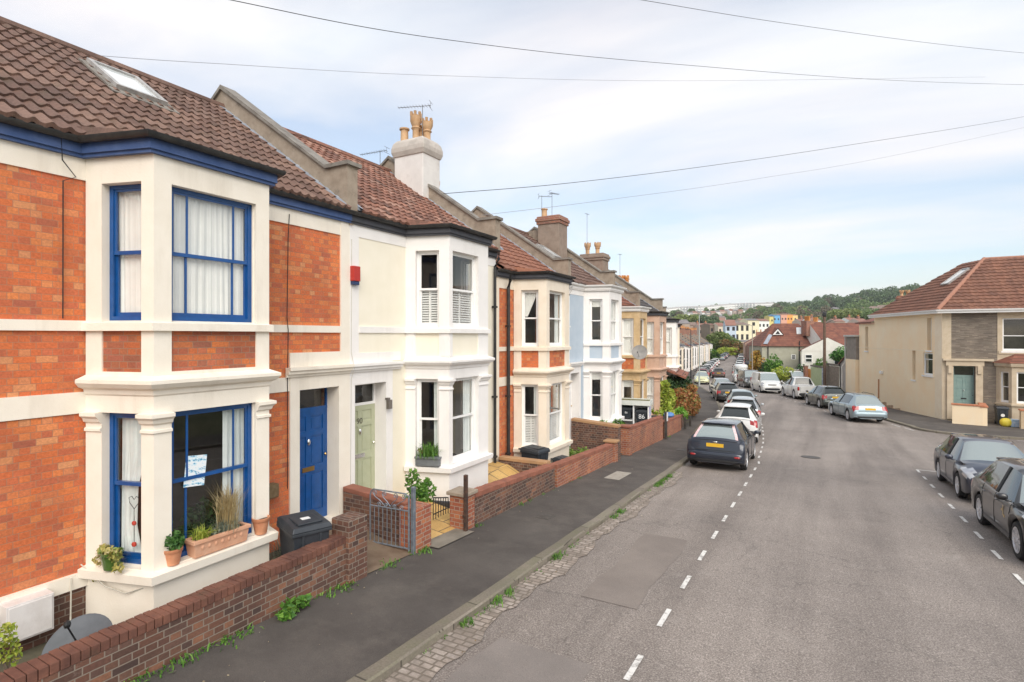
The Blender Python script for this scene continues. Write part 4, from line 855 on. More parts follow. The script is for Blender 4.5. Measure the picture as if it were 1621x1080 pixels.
mb=MB(); mb.box(wS/2+.001,wS/2+.006,-.2,.12,.75,1.15); mb.build('poster',simple('lilac_poster',(.45,.25,.55),(.25,.45,.65),6,.5),bs)
wt=simple('white_lettering',(.8,.8,.8),None,rough=.6)
for (x,s_,sz) in ((.32,'86',.26),(-.32,'86',.12)):
    b_=bin_((0,0,0),0,'dark bin marked 86 in large white numerals' if sz>.2 else 'dark recycling box marked 86 in small white numerals on the store shelf',w=.46,d=.5,h=1.02 if sz>.2 else .5,cat='bin')
    c_,s2=math.cos(R(8)),math.sin(R(8)); lx,ly=x,-.05; b_.location=(-6.66+lx*c_-ly*s2,22.6+lx*s2+ly*c_,-.80 if sz>.2 else -.80+.6); b_.rotation_euler=(0,0,R(8))
    text(b_,s_,sz,(0,-.262 if sz>.2 else -.25,.74 if sz>.2 else .28),(R(90),0,0),wt)
# ---------------------------------------------------------------- foliage
def leaves(mb,c,r,n,size,seed=0,m=0,shell=.35,up=0,asp=1.8,zcut=None):
    q=random.Random(seed)
    for _ in range(n):
        while 1:
            x,y,z=q.uniform(-1,1),q.uniform(-1,1),q.uniform(-1,1); d=x*x+y*y+z*z
            if d<1 and (d>shell*shell or q.random()<.25): break
        p=Vector((c[0]+x*r[0],c[1]+y*r[1],c[2]+z*r[2]))
        a=Vector((q.gauss(0,1),q.gauss(0,1),q.gauss(0,1)+up)).normalized(); b=a.cross(Vector((q.gauss(0,1),q.gauss(0,1),q.gauss(0,1)))).normalized()
        s=size*q.uniform(.6,1.3); A=a*s*asp/2; Bv=b*s/2; nn_=a.cross(b)*s*.15
        mb.add([tuple(p-A),tuple(p+Bv+nn_),tuple(p+A),tuple(p-Bv+nn_)],[(0,1,2,3)],m)
def blades(mb,c,n,h,sp,seed=0,w=.006,m=0,base=.04,droop=.3):
    q=random.Random(seed)
    for _ in range(n):
        a=q.uniform(0,2*PI); bx,by=q.gauss(0,base),q.gauss(0,base); hh=h*q.uniform(.55,1.1); s=sp*q.uniform(.1,1)
        dx,dy=math.cos(a)*s,math.sin(a)*s; nx,ny=-math.sin(a)*w,math.cos(a)*w
        p0=(c[0]+bx,c[1]+by,c[2]); p1=(p0[0]+dx*.35,p0[1]+dy*.35,c[2]+hh*.65); p2=(p0[0]+dx,p0[1]+dy,c[2]+hh*(1-droop*q.random()))
        mb.add([(p0[0]-nx,p0[1]-ny,p0[2]),(p0[0]+nx,p0[1]+ny,p0[2]),(p1[0]+nx,p1[1]+ny,p1[2]),(p1[0]-nx,p1[1]-ny,p1[2]),p2],[(0,1,2,3),(3,2,4)],m)
L_MID=leafmat('mid_green_leaves',(.05,.14,.02),(.10,.24,.03),(.19,.34,.06))
L_DARK=leafmat('dark_green_leaves',(.02,.05,.02),(.035,.09,.03),(.07,.13,.04))
L_YEL=leafmat('yellow_green_leaves',(.20,.30,.03),(.36,.44,.05),(.52,.52,.12))
L_RED=leafmat('red_orange_leaves',(.30,.10,.045),(.46,.20,.07),(.26,.27,.08))
L_VAR=leafmat('variegated_ivy_leaves',(.20,.26,.06),(.48,.42,.12),(.60,.52,.28))
L_STRAW=leafmat('straw_blades',(.34,.24,.11),(.48,.37,.19),(.56,.46,.27))
L_GREY=leafmat('grey_green_leaves',(.12,.15,.12),(.22,.26,.20),(.34,.36,.28))
L_ORG=leafmat('orange_flowers',(.55,.10,.03),(.65,.18,.05))
def potmesh(par,r,h,mat,rim=.02):
    mb=MB(); mb.lathe([(r*.68,0),(r*.95,h*.78),(r*1.0,h*.78),(r*1.04,h*.8),(r*1.06,h),(r*.94,h),(r*.9,h*.88),(0,h*.88)],n=20); return mb.build('pot',mat,par,smooth=True,angle=50)
SILL=.615; ZD=0
def pot_at(name,x,t,z,r,h,mat,label,cat='plant pot'):
    e_=empty(name,(x,t,z),0,label,cat); potmesh(e_,r,h,mat); mb=MB(); mb.lathe([(r*.88,0),(0,.005)],(0,0,h*.885),16); mb.build('soil',SOIL,e_); return e_
GRNG=simple('green_glaze',(.05,.10,.02),(.09,.16,.035),6,.25,coat=.5,dirt=.4,dcol=(.02,.05,.01))
# sill of bay 1: canted face from (XF,3.16) to (XF+.92,3.44); front X=XF+.92
p=pot_at('plant_pot',XF+.42,3.24,.605,.115,.20,GRNG,'green glazed pot of trailing variegated ivy on the side sill','plant pot')
mb=MB(); leaves(mb,(-.09,-.02,.2),(.10,.07,.06),60,.045,2); leaves(mb,(.10,-.02,.18),(.1,.07,.07),90,.045,3); leaves(mb,(-.22,-.03,.08),(.10,.05,.07),30,.04,4); leaves(mb,(-.26,-.06,-.1),(.04,.02,.12),25,.035,5); leaves(mb,(.2,-.03,.06),(.06,.05,.05),25,.04,6); mb.build('ivy',L_VAR,p)
p=pot_at('plant_pot',XF+.90,3.66,.60,.105,.19,TERRA,'small terracotta pot with a red geranium at the left of the trough')
mb=MB(); leaves(mb,(0,0,.27),(.13,.12,.11),240,.05,8,asp=1.2); mb.build('geranium',leafmat('geranium_leaves',(.03,.09,.02),(.06,.16,.03),(.10,.22,.05)),p); mb=MB(); leaves(mb,(-.04,-.06,.40),(.04,.04,.02),40,.03,9); mb.build('flower',L_ORG,p)
p=pot_at('plant_pot',XF+.92,4.82,.60,.11,.22,TERRA,'empty terracotta pot at the right end of the sill')
tr_=empty('planter',(XF+.91,4.22,.60),0,'pink terracotta trough of straw grass in the middle of the sill','planter')
mb=MB(); a,b,hh=.10,.36,.21
mb.add([(-a*.8,-b*.95,0),(a*.8,-b*.95,0),(a*.8,b*.95,0),(-a*.8,b*.95,0),(-a,-b,hh-.04),(a,-b,hh-.04),(a,b,hh-.04),(-a,b,hh-.04)],[(0,3,2,1),(4,5,6,7),(0,1,5,4),(1,2,6,5),(2,3,7,6),(3,0,4,7)])
for (x0,x1,y0,y1) in ((-a-.02,-a+.03,-b-.02,b+.02),(a-.03,a+.02,-b-.02,b+.02),(-a+.03,a-.03,-b-.02,-b+.03),(-a+.03,a-.03,b-.03,b+.02)): mb.box(x0,x1,y0,y1,hh-.04,hh)
for i in range(-3,4): mb.sup((a*.93,i*.085,.11),(.012,.022,.03),2,8)
mb.build('trough',TERRAP,tr_,bevel=.004)
mb=MB(); mb.box(-a+.03,a-.03,-b+.03,b-.03,hh-.04,hh-.015); mb.build('soil',SOIL,tr_)
mb=MB(); blades(mb,(0,.14,.18),260,.62,.30,11,.0035,0,.05,.1); mb.build('straw_grass',L_STRAW,tr_)
mb=MB(); blades(mb,(0,.10,.17),260,.24,.22,12,.003,0,.06,.6); mb.build('blue_grass',L_GREY,tr_)
mb=MB(); blades(mb,(0,-.22,.17),130,.20,.22,13,.005,0,.04,.6); mb.build('yellow_grass',L_YEL,tr_)
mb=MB(); leaves(mb,(0,-.02,.22),(.08,.12,.05),90,.025,14); mb.build('ground_cover',L_GREY,tr_)
# planting behind the window glass of the ground floor bay
ip=empty('house_plant',(XF+.42,4.2,.46),0,'leafy house plants just inside the ground floor bay window','house plant')
mb=MB(); leaves(mb,(0,.15,.38),(.12,.34,.30),320,.06,21,asp=1.5); mb.build('foliage',L_DARK,ip)
mb=MB(); leaves(mb,(.1,-.42,.42),(.06,.12,.16),16,.13,22,asp=1.6); mb.build('foliage',L_MID,ip)
# poster on the pane
po=MB(); po.box(-.001,.001,-.13,.13,-.19,.19); PM,nt,b=newmat('poster_print'); ob=coords(nt); vv=nt.nodes.new('ShaderNodeMapping'); vv.inputs['Scale'].default_value=(1,9,22); nt.links.new(ob,vv.inputs[0])
c=ramp(nt,noise(nt,vv.outputs[0],1.2,3,.6),[(.40,(.80,.84,.86)),(.5,(.55,.75,.85)),(.56,(.06,.30,.50)),(.62,(.8,.84,.86)),(.72,(.03,.08,.20))],'CONSTANT'); nt.links.new(c,b.inputs['Base Color'])
po=po.build('poster',PM); po.location=(XF+.92-.118,3.99,1.62); po.rotation_euler=(R(-6),0,0); tag(po,'pale blue handbill stuck inside the ground floor window','poster')
mb=MB(); mb.tube([(0,-.0,.0),(0,.06,.07),(0,.07,.13),(0,.03,.15),(0,0,.11),(0,-.03,.15),(0,-.07,.13),(0,-.06,.07),(0,0,0),(0,0,-.1),(0,0,-.45)],.004,5)
ho=empty('heart_decoration',(XF+.53,3.36,1.3),R(72-90+90),'wire heart with small charms hanging inside the side window','ornament'); ho.rotation_euler=(0,0,R(-70)); ho.location=(XF+.50,3.44,1.25)
mb.build('wire_heart',WIRE,ho); mb=MB(); mb.sup((0,0,-.17),(.02,.03,.03),2,8); mb.sup((0,.0,-.42),(.02,.03,.03),2.5,8); mb.build('charm',simple('red_charm',(.45,.05,.03),None),ho,smooth=True)
# meter box, dish, plants by house 1
mb=MB(); mb.box(0,.24,-.34,.34,-.32,.32); mb.box(.24,.255,-.31,.31,-.29,.29); o=mb.build('meter_box',simple('meter_box_white',(.62,.58,.55),(.74,.71,.69),3,.6,.1,30,dirt=.3,dcol=(.35,.30,.22)),bevel=.008); o.location=(XF+.02,2.57,.27); o.scale=(.8,.6,.63); tag(o,'white meter box fixed low on the brick wall at left','meter box')
d_=empty('satellite_dish',(-6.36,2.62,.20),0,'dark grey satellite dish lying tilted behind the front wall','satellite dish')
mb=MB(); mb.lathe([(.0,0),(.15,.012),(.30,.05),(.38,.085),(.385,.08),(.30,.035),(.15,-.005),(0,-.012)],n=36,cap=False); dd=mb.build('reflector',simple('dish_grey',(.075,.085,.095),(.12,.13,.145),3,.6,.1,30,dirt=.4,dcol=(.07,.08,.08)),d_,smooth=True); dd.rotation_euler=(R(35),R(30),0); dd.scale=(.8,.8,.8)
mb=MB(); mb.tube([(0,0,0),(.02,-.12,.28)],.008,6); mb.sup((.02,-.12,.30),(.03,.03,.04),2.5,8); mb.tube([(0,0,-.05),(-.05,.05,-.35)],.02,6); mb.build('arm',BLACKP,d_)
def cable(name,pts,r,mat,label,n=0):
    mb=MB(); mb.tube(pts,r,6); return tag(mb.build(name,mat,smooth=True),label,'cable')
CABW=simple('off_white_cable',(.5,.47,.40),None,rough=.6)
cable('cable',[(XF+.03,3.1,.62),(XF+.35,3.2,.40),(XF+.6,3.3,.33),(XF+.95,3.5,.45)],.008,CABW,'off white cable sagging below the side sill')
cable('cable',[(XF+.04,3.0,.5),(XF+.15,2.95,.1),(XF+.5,2.8,-.08),(XF+.9,2.4,-.1)],.008,CABW,'off white cable trailing down into the front garden')
cable('cable',[(XF+.02,6.0,4.95+.35),(XF+.015,5.98,4.9),(XF+.013,5.96,3.6),(XF+.03,5.97,3.4),(XF+.013,5.97,2.7),(XF+.013,5.97,.8)],.007,WIRE,'thin black cable down the brick strip beside the blue door')
cable('cable',[(XF+.15,2.86,5.6),(XF+.08,2.9,5.3),(XF+.03,3.05,5.15),(XF+.02,2.93,5.08),(XF+.015,2.93,3.5)],.007,WIRE,'thin black cable down the left brick wall')
cable('cable',[(XF+.02,7.37,5.1),(XF+.02,7.36,3.0),(XF+.10,7.36,2.7),(XF+.02,7.36,2.5),(XF+.02,7.34,.5)],.005,CABW,'thin cable down the joint between the first two houses')
mb=MB(); mb.box(0,.10,-.085,.085,-.10,.18); ab=empty('alarm_box',(XF+.012,7.42,4.42),0,'red and blue burglar alarm box between the first two houses','alarm box'); mb.build('casing',simple('alarm_red',(.45,.03,.02),None,rough=.4),ab,bevel=.01); mb=MB(); mb.box(0,.085,-.075,.075,-.17,-.101); mb.build('strobe',simple('alarm_blue',(.02,.04,.12),None,rough=.3),ab,bevel=.01)
# downpipes at the house 2/3 joint
def pipe(label,x,t,z1,z0,mat=BLACKP,r=.04,off=0):
    mb=MB(); mb.tube([(x+.12,t-off,z1+.25),(x+.12,t-off,z1+.1),(x,t,z1-.1),(x,t,z0)],r,8)
    for z in (z0+.6,z0+2.2,z1-1.2): mb.box(x-.07,x+.05,t-.055,t+.055,z,z+.05)
    return tag(mb.build('downpipe',mat,smooth=True,angle=50),label,'downpipe')
pipe('black downpipe at the far edge of the cream house',XF+.08,12.45,5.25,-.55)
pipe('thicker dark downpipe on the brick strip of the white shuttered house',XF+.08,13.18,4.75,-.6,mat=GUT,r=.05,off=.1)
pipe('grey white downpipe beside the pale blue wall',XF+.08,17.42,4.8,-.9,mat=UPVC,r=.035)
# window box of house 2 (on the sill of its side window)
wb=empty('window_box',(XF+.50,9.06,.60),R(17.5),'grey window box of grassy plants on the cream bay','window box')
mb=MB(); mb.box(-.26,.26,-.10,.08,0,.17); mb.box(-.28,.28,-.12,.10,.15,.19); mb.build('trough',simple('grey_plastic',(.13,.14,.15),(.17,.18,.19),6,.6),wb,bevel=.008)
mb=MB(); blades(mb,(0,0,.17),170,.34,.28,31,.006,0,.10,.5); leaves(mb,(0,0,.24),(.22,.08,.08),120,.03,32); mb.build('plants',L_MID,wb); mb=MB(); leaves(mb,(-.16,-.02,.30),(.10,.06,.06),50,.03,33); mb.build('plants',leafmat('red_sedum',(.2,.05,.04),(.3,.2,.08)),wb)
# shrubs and weeds
def shrub(name,label,x,t,z,blobs,mat,n,size,seed,stems=5,cat='shrub',group=None):
    e_=empty(name,(x,t,z),0,label,cat,group); mb=MB(); q=random.Random(seed)
    for i,(c,r) in enumerate(blobs): leaves(mb,c,r,int(n/len(blobs)),size,seed+i)
    mb.build('foliage',mat,e_)
    mb=MB()
    for i in range(stems):
        c,r=blobs[i%len(blobs)]; mb.tube([(q.uniform(-.05,.05),q.uniform(-.05,.05),0),(c[0]*.5+q.uniform(-.05,.05),c[1]*.5,c[2]*.5),(c[0]+q.uniform(-.5,.5)*r[0],c[1]+q.uniform(-.5,.5)*r[1],c[2])],.012,5,r2=.004)
    mb.build('stem',simple('bark',(.08,.06,.04),(.14,.11,.08),10,.9),e_); return e_
shrub('shrub','glossy leaved shrub growing beside the cream bay behind the gate',-6.75,8.25,-.25,[((0,0,.35),(.22,.22,.3)),((.2,-.1,.55),(.15,.15,.22)),((-.15,.1,.7),(.14,.14,.25)),((.1,.25,.5),(.2,.15,.25))],L_MID,520,.06,41)
mb=MB()
for i in range(7): mb.tube([(0,i*.08,0),(0,i*.08,.42-.02*i)],.009,5)
mb.tube([(0,0,.42),(0,.48,.30)],.012,6); mb.tube([(0,0,.1),(0,.48,.1)],.01,6); o=mb.build('planter_rail',BLACKP); o.location=(-6.35,8.3,-.2); tag(o,'small black wire basket rail by the cream bay','rail')
shrub('climbing_plant','yellow green climber hanging in at the left edge',-6.5,2.12,.05,[((-.05,-.05,.50),(.12,.12,.10)),((-.08,0,.28),(.10,.12,.14)),((.0,-.02,.0),(.13,.16,.16)),((.05,.1,-.2),(.16,.2,.12))],L_YEL,620,.03,51)
mb=MB(); mb.box(-.03,.03,-.03,.03,0,.75); o=mb.build('fence_post',simple('old_timber',(.16,.14,.11),(.24,.21,.17),6,.9,.3,30)); o.location=(-6.25,2.05,-.45); tag(o,'short weathered timber post in the left garden','post')
p=pot_at('plant_pot',-6.85,5.35,-.22,.15,.24,simple('mossy_pot',(.18,.17,.10),(.26,.24,.15),8,.9),'mossy pot of dead stems beside the bin'); mb=MB(); blades(mb,(0,0,.2),90,.4,.35,61,.003,0,.06,.3); leaves(mb,(0,0,.32),(.16,.16,.12),80,.02,62); mb.build('dead_stems',L_GREY,p)
mb=MB(); mb.box(-.02,.14,-.1,.1,0,.22); hb=mb.build('hanging_basket',simple('wicker',(.14,.09,.04),(.22,.15,.08),14,.9,.4,40),bevel=.02); hb.location=(XF+.0,5.62,.75); tag(hb,'small wicker basket hung on the brick strip by the blue door','basket')
shrub('weed_clump','bright green mallow weed at the foot of the near wall',-5.66,4.55,gz(4.55)+.1,[((0,0,.1),(.10,.16,.10)),((.04,-.12,.06),(.08,.1,.06)),((.02,.16,.1),(.06,.1,.07))],L_MID,240,.055,71,stems=6,cat='weed')
q=random.Random(5); mb=MB(); 
for _ in range(24):
    t=q.choice([q.uniform(2,6),q.uniform(2,5.8),q.uniform(7.3,12),q.uniform(12,27)]); big=q.random()**2
    if t<8.6 and t>7.4: continue
    blades(mb,(-5.77+q.uniform(0,.04),t,gz(t)+.10),int(6+16*big),.03+.07*big,.05+.05*big,q.randint(0,9999),.006,0,.05,.5)
for tt,k in ((2.6,1),(2.9,1),(3.2,1.2),(3.7,1),(3.95,.8),(5.2,1),(5.5,.8),(6.4,1),(7.15,1.3),(7.25,1.1)): blades(mb,(-5.74,tt,gz(tt)+.10),int(40*k),.07*k,.10,int(tt*77),.008,0,.09,.6)
tag(mb.build('weeds',L_MID),'weeds and grass along the foot of the front walls','weeds',kind='stuff')
mb=MB()
for _ in range(34):
    t=q.choice([q.uniform(4.5,9),q.uniform(9,20)]); blades(mb,(Lk(t)+q.uniform(.0,.05),t,gz(t)+.01),q.randint(4,12),.04,.05,q.randint(0,9999),.006,0,.05,.6)
for t0_,t1_,n_ in ((14.8,16.6,26),(8.3,8.6,5),(11.2,11.9,8),(6.3,6.8,5),(5.3,5.7,3)):
    for i in range(n_): t=q.uniform(t0_,t1_); blades(mb,(Lk(t)+q.uniform(.0,.10),t,gz(t)+.01),18,.09,.09,q.randint(0,9999),.007,0,.05,.6)
tag(mb.build('weeds',L_MID),'grass tufts growing between the kerb and the setts','weeds',kind='stuff')
mb=MB()
for _ in range(160):
    t=q.uniform(2,24); s=q.uniform(.008,.022); x=-5.7+abs(q.gauss(0,.5)) if q.random()<.5 else Lk(t)+abs(q.gauss(0,.4))
    z=gz(t)+(.112 if x<Lk(t)-.02 else .03); a=q.uniform(0,PI); c_,s_=math.cos(a)*s,math.sin(a)*s; mb.add([(x-c_,t-s_,z),(x+s_*.6,t-c_*.6,z+.004),(x+c_,t+s_,z+.003),(x-s_*.6,t+c_*.6,z)],[(0,1,2,3)])
tag(mb.build('fallen_leaves',leafmat('litter',(.25,.16,.06),(.5,.45,.35))),'scattered fallen leaves and litter specks','leaf litter',kind='stuff')
shrub('shrub','bright green shrub behind the brick dividing wall below the blue house',-6.6,19.3,-.7,[((0,0,.55),(.4,.4,.35)),((.15,.4,.6),(.3,.3,.3)),((-.2,-.2,.65),(.25,.25,.25))],L_MID,900,.07,81)
shrub('shrub','low yellow green shrub behind the red brick wall',-6.55,15.7,-.85,[((0,0,.35),(.3,.4,.25)),((.1,.4,.4),(.25,.3,.25)),((-.2,-.1,.55),(.2,.2,.2)),((.1,-.35,.3),(.2,.25,.2))],leafmat('fresh_leaves',(.10,.2,.03),(.2,.33,.05),(.33,.44,.1)),800,.05,85)
shrub('shrub','tall yellow green bamboo like bush by the pink house',-6.7,27.3,-1.4,[((0,0,1.0),(.55,.6,.8)),((.2,.5,1.5),(.4,.5,.6)),((-.1,-.5,.8),(.4,.4,.5)),((.1,.1,2.0),(.35,.45,.5)),((.15,0,.4),(.5,.7,.4)),((.1,.5,.7),(.45,.5,.5))],L_YEL,3600,.11,90)
shrub('shrub','dark evergreen bush behind the red hedge',-7.2,31.6,-1.5,[((0,0,1.6),(.9,1.1,.9)),((.3,.9,1.9),(.7,.9,.7)),((-.3,-.8,1.2),(.6,.7,.7)),((.3,0,.8),(.8,1.5,.7))],L_DARK,3400,.12,95)
shrub('hedge','red and orange photinia hedge overhanging the pavement',-6.55,30.6,-1.65,[((0,-.2,1.1),(.65,.9,.55)),((.05,1.2,1.15),(.7,1.1,.75)),((.05,2.4,1.05),(.65,1.0,.8)),((.05,3.3,.8),(.5,.7,.7)),((0,.3,1.75),(.5,.9,.3)),((.1,2,1.9),(.5,.9,.3))],L_RED,6500,.09,101,cat='hedge')
shrub('shrub','bright green strap leaved plant under the red hedge',-6.2,29.2,-1.5,[((0,0,.75),(.32,.38,.32)),((.1,.3,.6),(.25,.3,.25))],leafmat('lime_leaves',(.12,.3,.03),(.2,.42,.05),(.3,.5,.1)),700,.09,111)
shrub('shrub','grey green tree like bush beyond the dark evergreen',-8.3,36.5,-1.8,[((0,0,1.9),(.7,1.0,1.1)),((.2,.9,1.3),(.6,.8,.8)),((-.3,2.4,1.6),(.7,1.2,.9))],leafmat('dusty_leaves',(.06,.1,.04),(.12,.17,.08),(.2,.24,.12)),2600,.13,121)
mb=MB(); mb.box(-.45,.45,-.5,.5,0,.75); mb.box(-.5,.5,-.55,.55,.75,.8); o=mb.build('storage_box',simple('dark_blue_grey',(.02,.025,.035),(.03,.035,.05),4,.5),bevel=.02); o.location=(-6.45,25.9,-1.35); tag(o,'dark garden storage box behind the short orange brick wall','storage box')
mb=MB(); mb.sup((0,0,.12),(.25,.3,.14),2.2,12); o=mb.build('blue_bag',simple('blue_sheet',(.06,.18,.45),(.12,.26,.55),9,.5,.4,20),smooth=True); o.location=(-6.15,26.5,-.62); tag(o,'crumpled blue plastic bag resting on the storage box','bag')
for (t,h,lab) in ((24.02,1.2,'white topped black post between the two orange brick walls'),(28.0,.6,'dark timber post beside the mossy wall'),(29.3,.55,'second dark timber post at the pavement edge'),(34.2,.9,'dark post at the end of the red hedge')):
    mb=MB(); mb.box(-.05,.05,-.06,.06,-.1,h); e_=empty('post',(wall_line(t)+.08,t,gz(t)+.1),0,lab,'post'); mb.build('shaft',simple('tarred_timber',(.04,.035,.03),(.08,.07,.06),6,.9),e_)
    if h==1.2: mb=MB(); mb.box(.052,.07,-.09,.09,h-.4,h-.02); mb.build('sign',UPVC,e_)
# satellite dish on house 5
d_=empty('satellite_dish',(XF+1.28,21.95,2.62),0,'round grey satellite dish on the corner of the ochre house','satellite dish')
mb=MB(); mb.lathe([(.0,0),(.12,.01),(.24,.035),(.31,.06),(.315,.055),(.24,.02),(.12,-.005),(0,-.01)],n=28,cap=False); dd=mb.build('reflector',simple('dish_grey2',(.22,.21,.20),(.30,.28,.26),6,.6),d_,smooth=True); dd.rotation_euler=(R(70),0,R(12))
mb=MB(); mb.tube([(0,.02,0),(-.25,.35,-.1),(-.3,.6,-.1)],.018,6); mb.tube([(0,-.02,-.22),(.0,-.3,.02)],.008,5); mb.sup((0,-.3,.03),(.025,.03,.025),2.5,8); mb.build('arm',BLACKP,d_)
# aerials
def aerial(x,t,z,h,rz,label,L=1.0,kind='yagi'):
    e_=empty('tv_aerial',(x,t,z),rz,label,'tv aerial'); m=simple('aerial_metal',(.10,.10,.10),(.2,.2,.2),8,.5,metal=.5)
    mb=MB(); mb.tube([(0,0,0),(0,0,h)],.010,6); mb.build('mast',m,e_)
    if kind=='yagi':
        mb=MB(); mb.tube([(-L*.25,0,h-.03),(L*.75,0,h-.03)],.009,5); n=11
        for i in range(n):
            x_=-L*.2+L*.92*i/(n-1); l=.13-.004*i; mb.tube([(x_,-l,h-.03),(x_,l,h-.03)],.005,4)
        for s_ in (-1,1): mb.tube([(-L*.25,-.15,h-.03+s_*.09),(-L*.25,.15,h-.03+s_*.09)],.006,4); mb.tube([(-L*.22,0,h-.03),(-L*.25,0,h-.03+s_*.09)],.006,4)
        mb.build('antenna',m,e_)
    else:
        mb=MB(); mb.tube([(-.18,0,h-.02),(.18,0,h-.02)],.006,4)
        for i in range(4): mb.tube([(-.15+.1*i,-.08,h-.02),(-.15+.1*i,.08,h-.02)],.004,4)
        mb.build('antenna',m,e_)
aerial(-9.95,12.5,8.55,1.45,R(200),'tv aerial standing above the white chimney',1.0)
aerial(-12.6,13.6,8.6,.85,R(185),'tv aerial behind the ridge left of the white chimney',1.1)
aerial(-10.55,21.6,7.6,1.9,R(40),'thin mast aerial by the brown rendered chimney',.6)
aerial(-10.1,21.7,8.1,1.5,R(60),'short aerial rising behind the brown rendered chimney',.5)
aerial(-10.1,25.9,7.2,2.3,R(80),'tall thin mast by the pair of clay pots',.5,'s')
aerial(-10.1,27.6,6.9,1.2,R(80),'small mast behind the clay pots',.4,'s')
aerial(-10.0,30.9,6.8,1.3,R(80),'aerial on the stack with orange pots',.5,'s')
# overhead cables
def wire(label,pts,r=.012,sag=0,mat=WIRE):
    P=[Vector(p) for p in pts]; out=[]; n=24
    def cr(p0,p1,p2,p3,t): return .5*((2*p1)+(-p0+p2)*t+(2*p0-5*p1+4*p2-p3)*t*t+(-p0+3*p1-3*p2+p3)*t**3)
    Q=[P[0]*2-P[1]]+P+[P[-1]*2-P[-2]]
    for i in range(len(P)-1):
        for k in range(n): out.append(cr(Q[i],Q[i+1],Q[i+2],Q[i+3],k/n))
    out.append(P[-1]); return cable('overhead_cable',[tuple(p) for p in out],r,mat,label)
wire('thick overhead cable sweeping across the top of the sky',[at(-700,-230,8),at(120,-60,9),at(365,0,11),at(700,62,15),at(1060,101,22),at(1475,130,34),at(1900,140,50)],.008)
wire('faint overhead cable from the near roof across the sky',[at(125,86,11),at(330,100,15),at(700,120,22),at(1100,128,30),at(1560,122,45)],.006,mat=simple('grey_cable',(.25,.25,.27),None,rough=.7))
wire('overhead cable rising from the white chimney to the right',[at(700,307,15.4),at(900,290,18),at(1120,263,23),at(1330,232,28),at(1620,185,36),at(1900,130,44)],.009)
wire('thin overhead cable rising from the second party wall',[at(762,341,15.8),at(950,318,18),at(1200,283,24),at(1460,237,32),at(1900,140,44)],.006,mat=MATS['grey_cable'])
wire('short overhead cable in the top right of the sky',[at(100,-150,9),at(900,-18,14),at(1015,0,16),at(1250,38,21),at(1530,75,28),at(1800,100,34)],.007)
# ---------------------------------------------------------------- vehicles
def carpaint(name,c,metal=.3,rough=.35):
    m,nt,b=newmat(name); ob=coords(nt)
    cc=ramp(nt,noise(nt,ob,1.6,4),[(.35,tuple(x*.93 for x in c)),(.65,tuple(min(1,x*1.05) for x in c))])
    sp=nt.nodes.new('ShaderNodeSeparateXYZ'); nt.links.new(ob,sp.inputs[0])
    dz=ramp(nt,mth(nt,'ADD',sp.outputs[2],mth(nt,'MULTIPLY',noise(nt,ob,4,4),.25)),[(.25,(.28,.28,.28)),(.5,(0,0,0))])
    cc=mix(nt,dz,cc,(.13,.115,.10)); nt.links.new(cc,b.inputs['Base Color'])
    b.inputs['Metallic'].default_value=metal; b.inputs['Roughness'].default_value=rough; b.inputs['Coat Weight'].default_value=.9; b.inputs['Coat Roughness'].default_value=.05
    MATS[name]=m; return m
CG,nt_,b_=newmat('car_glass'); b_.inputs['Base Color'].default_value=(.02,.026,.027,1); b_.inputs['Roughness'].default_value=.03; b_.inputs['Specular IOR Level'].default_value=.6; b_.inputs['Coat Weight'].default_value=.25; b_.inputs['Coat Roughness'].default_value=.02
CGB,nt_,b_=newmat('sky_lightened_car_glass'); b_.inputs['Base Color'].default_value=(.42,.47,.46,1); b_.inputs['Metallic'].default_value=.8; b_.inputs['Roughness'].default_value=.04  # car glass with a lighter metallic base, standing in for bright sky reflection
TYRE=simple('tyre_rubber',(.016,.016,.017),(.03,.03,.03),8,.85); DARKT=simple('dark_trim',(.02,.02,.022),None,rough=.6); RIM=simple('alloy_rim',(.62,.62,.64),(.72,.72,.74),6,.35,metal=.5)
LRED=simple('red_lens',(.28,.008,.009),(.38,.014,.014),5,.15,coat=.8); LCLR=simple('clear_lens',(.34,.35,.37),(.50,.51,.53),7,.08,metal=.4,coat=1); PLY=simple('yellow_plate',(.72,.44,.03),(.66,.38,.02),4,.5); PLW=simple('white_plate',(.7,.7,.7),None,rough=.5); LPNK=simple('pale_red_lens',(.62,.38,.38),(.75,.6,.6),14,.1,coat=1); LAMB=simple('amber_lens',(.6,.22,.03),None,rough=.2)
